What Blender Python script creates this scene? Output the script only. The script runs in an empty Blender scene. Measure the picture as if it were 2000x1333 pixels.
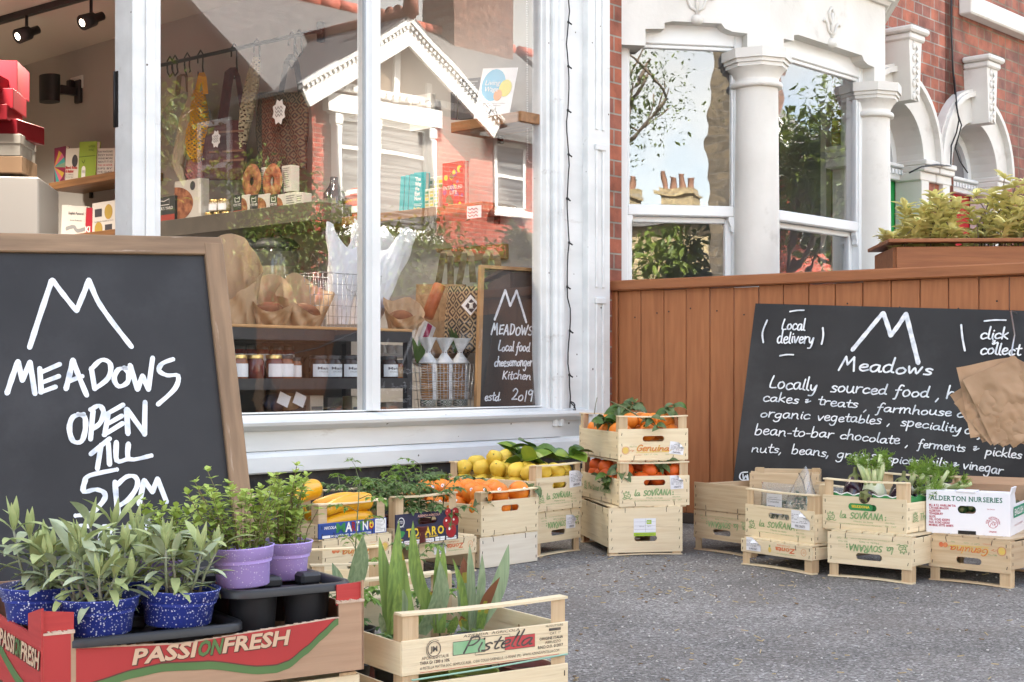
import bpy, math, random
from mathutils import Vector, Matrix
from math import cos, sin, radians, hypot, atan2
Trn, Rot=Matrix.Translation, Matrix.Rotation
from mathutils.noise import noise as pn
random.seed(7)
SC=bpy.context.scene
COL=SC.collection
PI=math.pi
# ------------------------------------------------------------------ camera
F=2778.0            # focal length in pixels of a 2000 px wide picture
EYE=0.725           # eye height
HOR=730.0           # horizon row
cam=bpy.data.cameras.new('camera')
cam.sensor_width=36.0
cam.lens=F/2000*36
cam.shift_y=(HOR-666.5)/2000
cam.clip_start=0.05
cam.clip_end=600
co=bpy.data.objects.new('camera', cam)
co.location=(0, 0, EYE)
co.rotation_euler=(PI/2, 0, 0)
COL.objects.link(co)
SC.camera=co
# ------------------------------------------------------------------ street frame: D runs along the shop front, N points into the shop
TH=radians(46.9)
D=Vector((cos(TH), sin(TH), 0))
N=Vector((-sin(TH), cos(TH), 0))
C0=4.5              # distance camera -> plane of the shop front
# ------------------------------------------------------------------ light
SUN_EL=radians(44)
sh=(N*0.80+D*0.60).normalized()
to_sun=Vector((sh.x*cos(SUN_EL), sh.y*cos(SUN_EL), sin(SUN_EL)))
sl=bpy.data.lights.new('sun', 'SUN')
sl.energy=4.3
sl.angle=radians(0.5)
sl.color=(1.0, 0.95, 0.88)
so=bpy.data.objects.new('sun', sl)
so.rotation_euler=to_sun.to_track_quat('Z', 'Y').to_euler()
so.location=(0, 0, 30)
COL.objects.link(so)
W=bpy.data.worlds.new('World')
SC.world=W
W.use_nodes=True
nt=W.node_tree
sky=nt.nodes.new('ShaderNodeTexSky')
sky.sky_type='NISHITA'
sky.sun_disc=False
sky.sun_elevation=SUN_EL
sky.sun_rotation=atan2(to_sun.x, to_sun.y)
sky.air_density=1.0
sky.dust_density=1.6
bg=nt.nodes['Background']
bg.inputs['Strength'].default_value=0.085
def _wn(t,**k):
 n=nt.nodes.new(t)
 for a, b in k.items(): setattr(n, a, b)
 return n
wtc=_wn('ShaderNodeTexCoord')
wno=_wn('ShaderNodeTexNoise')
wno.inputs['Scale'].default_value=2.2
wno.inputs['Detail'].default_value=6
wno.inputs['Roughness'].default_value=0.6
nt.links.new(wtc.outputs['Generated'], wno.inputs['Vector'])
wmr=_wn('ShaderNodeMapRange')
wmr.inputs[1].default_value=0.42
wmr.inputs[2].default_value=0.66
wmr.inputs[3].default_value=0.05
wmr.inputs[4].default_value=0.95
nt.links.new(wno.outputs[0], wmr.inputs[0])
wbw=_wn('ShaderNodeRGBToBW')
nt.links.new(sky.outputs[0], wbw.inputs[0])
wmu=_wn('ShaderNodeVectorMath', operation='SCALE')
wmu.inputs[0].default_value=(1.93, 1.755, 1.45)
nt.links.new(wbw.outputs[0], wmu.inputs['Scale'])
wmx=_wn('ShaderNodeMix', data_type='RGBA')
nt.links.new(wmr.outputs[0], wmx.inputs[0])
nt.links.new(sky.outputs[0], wmx.inputs[6])
nt.links.new(wmu.outputs[0], wmx.inputs[7])
nt.links.new(wmx.outputs[2], bg.inputs[0])
VS=SC.view_settings
VS.view_transform='Standard'
VS.look='None'
VS.gamma=1.0
VS.exposure=3.5
cy=SC.cycles
cy.use_denoising=True
cy.max_bounces=8
cy.diffuse_bounces=4
cy.glossy_bounces=4
cy.transmission_bounces=6
cy.transparent_max_bounces=24
cy.caustics_reflective=False
cy.caustics_refractive=False
cy.sample_clamp_indirect=8.0
# ------------------------------------------------------------------ pixel helpers (used only to read sizes off the photograph)
def dirp(px, py):
 return Vector(((px-1000)/F, 1.0, (HOR-py)/F))
CAM=Vector((0, 0, EYE))
def at(px, py, Y):
 return CAM+dirp(px, py)*Y
def onz(px, py, z):
 d=dirp(px, py)
 return CAM+d*((z-EYE)/d.z)
def hit(px, py, P, n):
 d=dirp(px, py)
 return CAM+d*((P-CAM).dot(n)/d.dot(n))
def fw(s, w, z):                       # street frame -> world
 return D*s+N*(C0+w)+Vector((0, 0, z))
def fpx(px, py, w):                    # (s, z) of the front plane pushed in by w
 p=hit(px, py, N*(C0+w), N)
 return p.dot(D), p.z
SWALL=5.14                           # the shop's side wall
def wpx(px, py, off=0.0):              # (w, z) on the plane parallel to the side wall
 p=hit(px, py, D*(SWALL-off), D)
 return p.dot(N)-C0, p.z
# ------------------------------------------------------------------ materials
MATS={}
def _n(nt, t,**k):
 n=nt.nodes.new(t)
 for a, b in k.items():
  setattr(n, a, b)
 return n
def mat(name, c, c2=None, rough=0.6, scale=8.0, stretch=(1, 1, 1), bump=0.0, bscale=None, detail=4.0, spots=None, jitter=0.0,
  metal=0.0, spec=0.4, lo=0.35, hi=0.65, sss=0.0, emit=None, estr=0.0, trans=0.0, coat=0.0, dirt=None):
 """c / c2: base colours mixed by a stretched noise; spots=(colour, scale, threshold); jitter: per-object value change; dirt=(colour, scale, lo, hi)"""
 if name in MATS:
  return MATS[name]
 m=bpy.data.materials.new(name)
 m.use_nodes=True
 nt=m.node_tree
 b=nt.nodes['Principled BSDF']
 L=nt.links.new
 b.inputs['Roughness'].default_value=rough
 b.inputs['Metallic'].default_value=metal
 b.inputs['Specular IOR Level'].default_value=spec
 if coat:
  b.inputs['Coat Weight'].default_value=coat
  b.inputs['Coat Roughness'].default_value=0.15
 if trans:
  b.inputs['Transmission Weight'].default_value=trans
 if sss:
  b.inputs['Subsurface Weight'].default_value=sss
  b.inputs['Subsurface Radius'].default_value=(0.01, 0.006, 0.003)
 if emit:
  b.inputs['Emission Color'].default_value=(*emit, 1)
  b.inputs['Emission Strength'].default_value=estr
 col=None
 tc=_n(nt, 'ShaderNodeTexCoord')
 mp=_n(nt, 'ShaderNodeMapping')
 mp.inputs['Scale'].default_value=stretch
 L(tc.outputs['Object'], mp.inputs['Vector'])
 oi=_n(nt, 'ShaderNodeObjectInfo')
 ad=_n(nt, 'ShaderNodeVectorMath', operation='MULTIPLY_ADD')
 L(oi.outputs['Random'], ad.inputs[0])
 ad.inputs[1].default_value=(37, 21, 53)
 L(mp.outputs[0], ad.inputs[2])
 vec=ad.outputs[0]
 if c2 is not None:
  no=_n(nt, 'ShaderNodeTexNoise')
  no.inputs['Scale'].default_value=scale
  no.inputs['Detail'].default_value=detail
  L(vec, no.inputs['Vector'])
  mr=_n(nt, 'ShaderNodeMapRange')
  mr.inputs[1].default_value=lo
  mr.inputs[2].default_value=hi
  L(no.outputs[0], mr.inputs[0])
  mx=_n(nt, 'ShaderNodeMix', data_type='RGBA')
  mx.inputs[6].default_value=(*c, 1)
  mx.inputs[7].default_value=(*c2, 1)
  L(mr.outputs[0], mx.inputs[0])
  col=mx.outputs[2]
 if dirt:
  no=_n(nt, 'ShaderNodeTexNoise')
  no.inputs['Scale'].default_value=dirt[1]
  no.inputs['Detail'].default_value=6
  no.inputs['Roughness'].default_value=0.65
  L(ad.outputs[0], no.inputs['Vector'])
  mr=_n(nt, 'ShaderNodeMapRange')
  mr.inputs[1].default_value=dirt[2]
  mr.inputs[2].default_value=dirt[3]
  L(no.outputs[0], mr.inputs[0])
  mx=_n(nt, 'ShaderNodeMix', data_type='RGBA')
  if col is None:
   mx.inputs[6].default_value=(*c, 1)
  else:
   L(col, mx.inputs[6])
  mx.inputs[7].default_value=(*dirt[0], 1)
  L(mr.outputs[0], mx.inputs[0])
  col=mx.outputs[2]
 if spots:
  vo=_n(nt, 'ShaderNodeTexVoronoi')
  vo.inputs['Scale'].default_value=spots[1]
  L(tc.outputs['Object'], vo.inputs['Vector'])
  sp=_n(nt, 'ShaderNodeSeparateColor')
  L(vo.outputs['Color'], sp.inputs[0])
  mu=_n(nt, 'ShaderNodeMath', operation='MULTIPLY')
  L(sp.outputs[0], mu.inputs[0])
  mu.inputs[1].default_value=spots[2]
  lt=_n(nt, 'ShaderNodeMath', operation='LESS_THAN')
  L(vo.outputs['Distance'], lt.inputs[0])
  L(mu.outputs[0], lt.inputs[1])
  mx=_n(nt, 'ShaderNodeMix', data_type='RGBA')
  if col is None:
   mx.inputs[6].default_value=(*c, 1)
  else:
   L(col, mx.inputs[6])
  mx.inputs[7].default_value=(*spots[0], 1)
  L(lt.outputs[0], mx.inputs[0])
  col=mx.outputs[2]
 if jitter:
  hs=_n(nt, 'ShaderNodeHueSaturation')
  mr=_n(nt, 'ShaderNodeMapRange')
  mr.inputs[3].default_value=1-jitter
  mr.inputs[4].default_value=1+jitter
  L(oi.outputs['Random'], mr.inputs[0])
  L(mr.outputs[0], hs.inputs['Value'])
  if col is None:
   hs.inputs['Color'].default_value=(*c, 1)
  else:
   L(col, hs.inputs['Color'])
  col=hs.outputs[0]
 if col is None:
  b.inputs['Base Color'].default_value=(*c, 1)
 else:
  L(col, b.inputs['Base Color'])
 if bump:
  no=_n(nt, 'ShaderNodeTexNoise')
  no.inputs['Scale'].default_value=bscale or scale
  no.inputs['Detail'].default_value=5
  L(vec, no.inputs['Vector'])
  bp=_n(nt, 'ShaderNodeBump')
  bp.inputs['Strength'].default_value=bump
  bp.inputs['Distance'].default_value=0.004
  L(no.outputs[0], bp.inputs['Height'])
  L(bp.outputs[0], b.inputs['Normal'])
 MATS[name]=m
 return m
def leafmat(name, c, c2, rough=0.5, scale=20, trans=0.25, jitter=0.0, stretch=(1, 1, 1)):
 m=mat(name, c, c2, rough=rough, scale=scale, jitter=jitter, spec=0.35, stretch=stretch)
 nt=m.node_tree
 b=nt.nodes['Principled BSDF']
 out=nt.nodes['Material Output']
 tr=nt.nodes.new('ShaderNodeBsdfTranslucent')
 src=b.inputs['Base Color'].links[0].from_socket
 nt.links.new(src, tr.inputs['Color'])
 ms=nt.nodes.new('ShaderNodeMixShader')
 ms.inputs[0].default_value=trans
 nt.links.new(b.outputs[0], ms.inputs[1])
 nt.links.new(tr.outputs[0], ms.inputs[2])
 nt.links.new(ms.outputs[0], out.inputs[0])
 return m
def glassmat(name, f0=0.05, tint=(1, 1, 1), rough=0.0, wave=0.0, wscale=3.0, milk=0.0):
 """clear pane: transparent + mirror mixed by an angle-dependent (Schlick) reflectance"""
 m=bpy.data.materials.new(name)
 m.use_nodes=True
 nt=m.node_tree
 nt.nodes.remove(nt.nodes['Principled BSDF'])
 out=nt.nodes['Material Output']
 L=nt.links.new
 lw=_n(nt, 'ShaderNodeLayerWeight')
 lw.inputs[0].default_value=0.5
 pw=_n(nt, 'ShaderNodeMath', operation='POWER')
 L(lw.outputs['Facing'], pw.inputs[0])
 pw.inputs[1].default_value=5.0
 ma=_n(nt, 'ShaderNodeMath', operation='MULTIPLY_ADD')
 L(pw.outputs[0], ma.inputs[0])
 ma.inputs[1].default_value=1-f0
 ma.inputs[2].default_value=f0
 tr=_n(nt, 'ShaderNodeBsdfTransparent')
 tr.inputs[0].default_value=(*tint, 1)
 gl=_n(nt, 'ShaderNodeBsdfGlossy')
 gl.inputs['Roughness'].default_value=rough
 ms=_n(nt, 'ShaderNodeMixShader')
 L(ma.outputs[0], ms.inputs[0])
 if milk:
  df=_n(nt, 'ShaderNodeBsdfDiffuse')
  df.inputs[0].default_value=(0.8, 0.82, 0.84, 1)
  m2=_n(nt, 'ShaderNodeMixShader')
  m2.inputs[0].default_value=milk
  L(tr.outputs[0], m2.inputs[1])
  L(df.outputs[0], m2.inputs[2])
  L(m2.outputs[0], ms.inputs[1])
 else:
  L(tr.outputs[0], ms.inputs[1])
 L(gl.outputs[0], ms.inputs[2])
 L(ms.outputs[0], out.inputs[0])
 if wave:
  tc=_n(nt, 'ShaderNodeTexCoord')
  no=_n(nt, 'ShaderNodeTexNoise')
  no.inputs['Scale'].default_value=wscale
  no.inputs['Detail'].default_value=2
  L(tc.outputs['Object'], no.inputs['Vector'])
  bp=_n(nt, 'ShaderNodeBump')
  bp.inputs['Strength'].default_value=1.0
  bp.inputs['Distance'].default_value=wave
  L(no.outputs[0], bp.inputs['Height'])
  L(bp.outputs[0], gl.inputs['Normal'])
 return m
def brickmat(name, c1, c2, mortar, wall_axis, scale=1.0, msize=0.012, bw=0.225, bh=0.078, bump=0.6, blotch=(0.5, 0.4, 0.3)):
 """brick courses laid in the wall's own metres; wall_axis gives the horizontal direction"""
 m=bpy.data.materials.new(name)
 m.use_nodes=True
 nt=m.node_tree
 b=nt.nodes['Principled BSDF']
 L=nt.links.new
 geo=_n(nt, 'ShaderNodeNewGeometry')
 dot=_n(nt, 'ShaderNodeVectorMath', operation='DOT_PRODUCT')
 L(geo.outputs['Position'], dot.inputs[0])
 dot.inputs[1].default_value=wall_axis
 sx=_n(nt, 'ShaderNodeSeparateXYZ')
 L(geo.outputs['Position'], sx.inputs[0])
 cx=_n(nt, 'ShaderNodeCombineXYZ')
 L(dot.outputs['Value'], cx.inputs[0])
 L(sx.outputs[2], cx.inputs[1])
 br=_n(nt, 'ShaderNodeTexBrick')
 br.inputs['Scale'].default_value=1.0
 br.squash=0.52; br.squash_frequency=2
 br.inputs['Brick Width'].default_value=bw*scale
 br.inputs['Row Height'].default_value=bh*scale
 br.inputs['Mortar Size'].default_value=msize*scale*0.5
 br.inputs['Mortar Smooth'].default_value=0.3
 br.inputs['Bias'].default_value=-0.2
 br.inputs['Color1'].default_value=(*c1, 1)
 br.inputs['Color2'].default_value=(*c2, 1)
 br.inputs['Mortar'].default_value=(*mortar, 1)
 L(cx.outputs[0], br.inputs['Vector'])
 no=_n(nt, 'ShaderNodeTexNoise')
 no.inputs['Scale'].default_value=9
 no.inputs['Detail'].default_value=6
 L(geo.outputs['Position'], no.inputs['Vector'])
 mx=_n(nt, 'ShaderNodeMix', data_type='RGBA', blend_type='MULTIPLY')
 mr=_n(nt, 'ShaderNodeMapRange')
 mr.inputs[1].default_value=0.3
 mr.inputs[2].default_value=0.7
 mr.inputs[3].default_value=0.55
 mr.inputs[4].default_value=1.25
 L(no.outputs[0], mr.inputs[0])
 mx.inputs[0].default_value=1
 L(br.outputs[0], mx.inputs[6])
 L(mr.outputs[0], mx.inputs[7])
 L(mx.outputs[2], b.inputs['Base Color'])
 b.inputs['Roughness'].default_value=0.85
 bp=_n(nt, 'ShaderNodeBump')
 bp.inputs['Strength'].default_value=bump
 bp.inputs['Distance'].default_value=0.01
 bp.invert=True
 L(br.outputs['Fac'], bp.inputs['Height'])
 bp2=_n(nt, 'ShaderNodeBump')
 bp2.inputs['Strength'].default_value=0.3
 bp2.inputs['Distance'].default_value=0.006
 n2=_n(nt, 'ShaderNodeTexNoise')
 n2.inputs['Scale'].default_value=60
 L(geo.outputs['Position'], n2.inputs['Vector'])
 L(n2.outputs[0], bp2.inputs['Height'])
 L(bp.outputs[0], bp2.inputs['Normal'])
 L(bp2.outputs[0], b.inputs['Normal'])
 return m
# ------------------------------------------------------------------ mesh builder
class MB:
 def __init__(self, M=None):
  self.v, self.f, self.m, self.s=[], [], [], []
  self.M=M
 def add(self, vs, fs, mi=0, smooth=False):
  b=len(self.v)
  if self.M is not None:
   vs=[self.M @ Vector(p) for p in vs]
   if self.M.determinant()<0:
    fs=[tuple(reversed(f)) for f in fs]
  self.v.extend([tuple(p) for p in vs])
  self.f.extend([tuple(i+b for i in f) for f in fs])
  self.m.extend([mi]*len(fs))
  self.s.extend([smooth]*len(fs))
  return self
 def box(self, x0, x1, y0, y1, z0, z1, mi=0, T=None, taper=None):
  vs=[Vector(p) for p in ((x0, y0, z0), (x1, y0, z0), (x1, y1, z0), (x0, y1, z0), (x0, y0, z1), (x1, y0, z1), (x1, y1, z1), (x0, y1, z1))]
  if T is not None:
   vs=[T @ p for p in vs]
  return self.add(vs, [(0, 3, 2, 1), (4, 5, 6, 7), (0, 1, 5, 4), (1, 2, 6, 5), (2, 3, 7, 6), (3, 0, 4, 7)], mi)
 def bbox(self, x0, x1, y0, y1, z0, z1, b=0.004, mi=0, T=None):
  """box with bevelled edges (chamfer b)"""
  xs, ys, zs=(x0, x1), (y0, y1), (z0, z1)
  vs, idx=[], {}
  for i in (0, 1):
   for j in (0, 1):
    for k in (0, 1):
     p=[xs[i], ys[j], zs[k]]
     sg=[1 if t==0 else-1 for t in (i, j, k)]
     for a in range(3):
      q=list(p)
      for c in range(3):
       if c!=a:
        q[c]+=sg[c]*b
      idx[(i, j, k, a)]=len(vs)
      vs.append(q)
  fs=[]
  I=lambda i, j, k, a: idx[(i, j, k, a)]
  for s in (0, 1):
   q=[I(s, 0, 0, 0), I(s, 1, 0, 0), I(s, 1, 1, 0), I(s, 0, 1, 0)]
   fs.append(q if s else q[::-1])
   q=[I(0, s, 0, 1), I(0, s, 1, 1), I(1, s, 1, 1), I(1, s, 0, 1)]
   fs.append(q if s else q[::-1])
   q=[I(0, 0, s, 2), I(1, 0, s, 2), I(1, 1, s, 2), I(0, 1, s, 2)]
   fs.append(q if s else q[::-1])
  for j in (0, 1):
   for k in (0, 1):
    q=[I(0, j, k, 1), I(1, j, k, 1), I(1, j, k, 2), I(0, j, k, 2)]
    fs.append(q if (j+k)%2 else q[::-1])
    q=[I(j, 0, k, 2), I(j, 1, k, 2), I(j, 1, k, 0), I(j, 0, k, 0)]
    fs.append(q[::-1] if (j+k)%2==0 else q)
    q=[I(j, k, 0, 0), I(j, k, 1, 0), I(j, k, 1, 1), I(j, k, 0, 1)]
    fs.append(q if (j+k)%2 else q[::-1])
  for i in (0, 1):
   for j in (0, 1):
    for k in (0, 1):
     q=[I(i, j, k, 0), I(i, j, k, 1), I(i, j, k, 2)]
     fs.append(q if (i+j+k)%2==0 else q[::-1])
  if T is not None:
   vs=[T @ Vector(p) for p in vs]
  return self.add(vs, [tuple(f) for f in fs], mi)
 def tube(self, pts, r, n=6, mi=0, cap=True, smooth=True, closed=False):
  pts=[Vector(p) for p in pts]
  k=len(pts)
  rs=r if isinstance(r, (list, tuple)) else [r]*k
  vs, fs=[], []
  up=None
  for i, p in enumerate(pts):
   t=(pts[(i+1)%k]-pts[i-1]) if closed else (pts[min(i+1, k-1)]-pts[max(i-1, 0)])
   if t.length<1e-9:
    t=Vector((0, 0, 1))
   t.normalize()
   if up is None:
    up=t.orthogonal().normalized()
   a=(up-t*up.dot(t))
   a=a.normalized() if a.length>1e-6 else t.orthogonal().normalized()
   up=a
   bb=t.cross(a)
   for j in range(n):
    an=2*PI*j/n
    vs.append(p+(a*cos(an)+bb*sin(an))*rs[i])
  for i in range(k if closed else k-1):
   for j in range(n):
    i2=(i+1)%k
    fs.append((i*n+j, i*n+(j+1)%n, i2*n+(j+1)%n, i2*n+j))
  if cap and not closed:
   fs.append(tuple(range(n))[::-1])
   fs.append(tuple((k-1)*n+j for j in range(n)))
  return self.add(vs, fs, mi, smooth)
 def lathe(self, prof, n=24, mi=0, c=(0, 0, 0), smooth=True, capb=False, capt=False, T=None, wob=None):
  vs, fs=[], []
  for (r, z) in prof:
   for j in range(n):
    a=2*PI*j/n
    rr=r*(wob(a, z) if wob else 1)
    vs.append(Vector((c[0]+rr*cos(a), c[1]+rr*sin(a), c[2]+z)))
  k=len(prof)
  for i in range(k-1):
   for j in range(n):
    fs.append((i*n+j, i*n+(j+1)%n, (i+1)*n+(j+1)%n, (i+1)*n+j))
  if capb:
   fs.append(tuple(range(n))[::-1])
  if capt:
   fs.append(tuple((k-1)*n+j for j in range(n)))
  if T is not None:
   vs=[T @ p for p in vs]
  return self.add(vs, fs, mi, smooth)
 def prism(self, outline, T, thick, mi=0, both=True):
  """outline: 2-D points (x, z) counter-clockwise seen from -y; extruded from y=0 to y=thick, then T"""
  k=len(outline)
  vs=[T @ Vector((x, 0, z)) for x, z in outline]+[T @ Vector((x, thick, z)) for x, z in outline]
  fs=[tuple(range(k)), tuple(range(2*k-1, k-1,-1))]
  for i in range(k):
   j=(i+1)%k
   fs.append((i, i+k, j+k, j))
  return self.add(vs, fs, mi)
 def sweep(self, prof, path, mi=0, closed=False, smooth=False):
  """prof: list of (offset, height); path: list of (point, offset direction, height direction)"""
  vs, fs=[], []
  n=len(prof)
  for (p, a, b) in path:
   for (x, y) in prof:
    vs.append(Vector(p)+Vector(a)*x+Vector(b)*y)
  for i in range(len(path)-1):
   for j in range(n-1):
    fs.append((i*n+j, i*n+j+1, (i+1)*n+j+1, (i+1)*n+j))
  if not closed:
   fs.append(tuple(range(n))[::-1])
   fs.append(tuple((len(path)-1)*n+j for j in range(n)))
  return self.add(vs, fs, mi, smooth)
 def grid(self, fn, nu, nv, mi=0, smooth=True, closeu=False):
  vs=[fn(i/(nu if closeu else nu-1), j/(nv-1)) for j in range(nv) for i in range(nu)]
  fs=[]
  for j in range(nv-1):
   for i in range(nu if closeu else nu-1):
    i2=(i+1)%nu
    fs.append((j*nu+i, j*nu+i2, (j+1)*nu+i2, (j+1)*nu+i))
  return self.add(vs, fs, mi, smooth)
 def sphere(self, c, r, n=16, m=10, mi=0, sc=(1, 1, 1)):
  prof=[(max(r*sin(PI*i/m), 1e-5),-r*cos(PI*i/m)) for i in range(m+1)]
  T=Trn(Vector(c)) @ Matrix.Diagonal((*sc, 1))
  return self.lathe(prof, n, mi, T=T)
 def leaf(self, p, d, up, L, w, curl=0.3, fold=0.25, mi=0, prof=None, n=5, mi2=None, droop=0.0):
  """one leaf blade as a folded strip"""
  d=Vector(d).normalized()
  up=Vector(up)
  sd=d.cross(up)
  sd=sd.normalized() if sd.length>1e-5 else d.orthogonal().normalized()
  up=sd.cross(d).normalized()
  prof=prof or (0.12, 0.75, 1.0, 0.85, 0.5, 0.0)
  k=len(prof)
  vs, fs=[], []
  pos=Vector(p)
  dd=d.copy()
  for i in range(k):
   t=i/(k-1)
   ww=w*0.5*prof[i]
   vs+=[pos+sd*ww+up*(ww*fold*2), pos.copy(), pos-sd*ww+up*(ww*fold*2)]
   ang=-curl/(k-1)
   R=Rot(ang, 3, sd)
   dd=R @ dd
   up=R @ up
   pos=pos+dd*(L/(k-1))
  for i in range(k-1):
   a=i*3
   fs+=[(a, a+3, a+4, a+1), (a+1, a+4, a+5, a+2)]
  return self.add(vs, fs, mi, True)
 def build(self, name, mats, parent=None, edges=False):
  me=bpy.data.meshes.new(name)
  me.from_pydata(self.v, [], self.f)
  mats=mats if isinstance(mats, (list, tuple)) else [mats]
  for m_ in mats:
   me.materials.append(m_)
  me.polygons.foreach_set('material_index', self.m)
  me.polygons.foreach_set('use_smooth', self.s)
  me.update()
  o=bpy.data.objects.new(name, me)
  COL.objects.link(o)
  if parent is not None:
   o.parent=parent
  return o
def tag(o, label=None, cat=None, group=None, kind=None):
 if label: o['label']=label
 if cat: o['category']=cat
 if group: o['group']=group
 if kind: o['kind']=kind
 return o
def thing(name, label, cat, loc=(0, 0, 0), rz=0.0, group=None, scale=None):
 o=bpy.data.objects.new(name, None)
 o.empty_display_size=0.05
 COL.objects.link(o)
 o.location=loc
 o.rotation_euler=(0, 0, rz)
 if scale:
  o.scale=scale
 return tag(o, label, cat, group)
KIDS={}
def dup(root, loc, rz=None, label=None, group=None, rot=None, scale=None):
 r=root.copy()
 COL.objects.link(r)
 r.location=loc
 if rz is not None: r.rotation_euler=(0, 0, rz)
 if rot is not None: r.rotation_euler=rot
 if scale is not None: r.scale=scale
 if label: r['label']=label
 if group: r['group']=group
 def rec(a, b):
  for ch in a.children:
   c=ch.copy()
   COL.objects.link(c)
   c.parent=b
   rec(ch, c)
 rec(root, r)
 return r
# ------------------------------------------------------------------ lettering
def catmull(pts, k=5):
 if len(pts)<3:
  return pts
 P=[pts[0]]+list(pts)+[pts[-1]]
 out=[]
 for i in range(1, len(P)-2):
  p0, p1, p2, p3=P[i-1], P[i], P[i+1], P[i+2]
  for j in range(k):
   t=j/k
   out.append(tuple(0.5*(2*p1[a]+(p2[a]-p0[a])*t+(2*p0[a]-5*p1[a]+4*p2[a]-p3[a])*t*t+(3*p1[a]-p0[a]-3*p2[a]+p3[a])*t**3) for a in (0, 1)))
 out.append(tuple(pts[-1]))
 return out
class Ink:
 """flat pen strokes on a plane (x, z), lifted off it stroke by stroke"""
 def __init__(self, mb, lift=0.0006, step=0.00004, T=None, mi=0):
  self.mb, self.h, self.step, self.T, self.mi=mb, lift, step, T, mi
 def stroke(self, pts, w, flat=False, smooth=True, k=4):
  pts=catmull(pts, k) if smooth else pts
  q=[pts[0]]
  for p in pts[1:]:
   if hypot(p[0]-q[-1][0], p[1]-q[-1][1])>w*0.08:
    q.append(p)
  if len(q)<2:
   q=[pts[0], (pts[0][0]+w*0.1, pts[0][1])]
  n=len(q)
  vs, fs=[], []
  for i, p in enumerate(q):
   a, b=q[max(i-1, 0)], q[min(i+1, n-1)]
   dx, dz=b[0]-a[0], b[1]-a[1]
   l=hypot(dx, dz) or 1
   ww=w*0.5*(0.80+0.30*abs(dz/l)+0.08*sin(i*1.7+p[0]*40))
   nx, nz=-dz/l*ww, dx/l*ww
   vs+=[(p[0]+nx,-self.h, p[1]+nz), (p[0]-nx,-self.h, p[1]-nz)]
  for i in range(n-1):
   fs.append((2*i, 2*i+1, 2*i+3, 2*i+2))
  if not flat:
   for e, sg in ((0,-1), (n-1, 1)):
    p, o=q[e], q[1] if e==0 else q[n-2]
    an=atan2(p[1]-o[1], p[0]-o[0])
    b0=len(vs)
    vs.append((p[0],-self.h, p[1]))
    for j in range(5):
     a=an-PI/2+PI*j/4
     vs.append((p[0]+cos(a)*w*0.5,-self.h, p[1]+sin(a)*w*0.5))
    for j in range(4):
     fs.append((b0, b0+1+j, b0+2+j))
  if self.T is not None:
   vs=[self.T @ Vector(v) for v in vs]
  self.mb.add(vs, fs, self.mi)
  self.h+=self.step
def G(s):
 return [[tuple(float(c) for c in p.split(',')) for p in st.split()] for st in s.split('|') if st]
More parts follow.
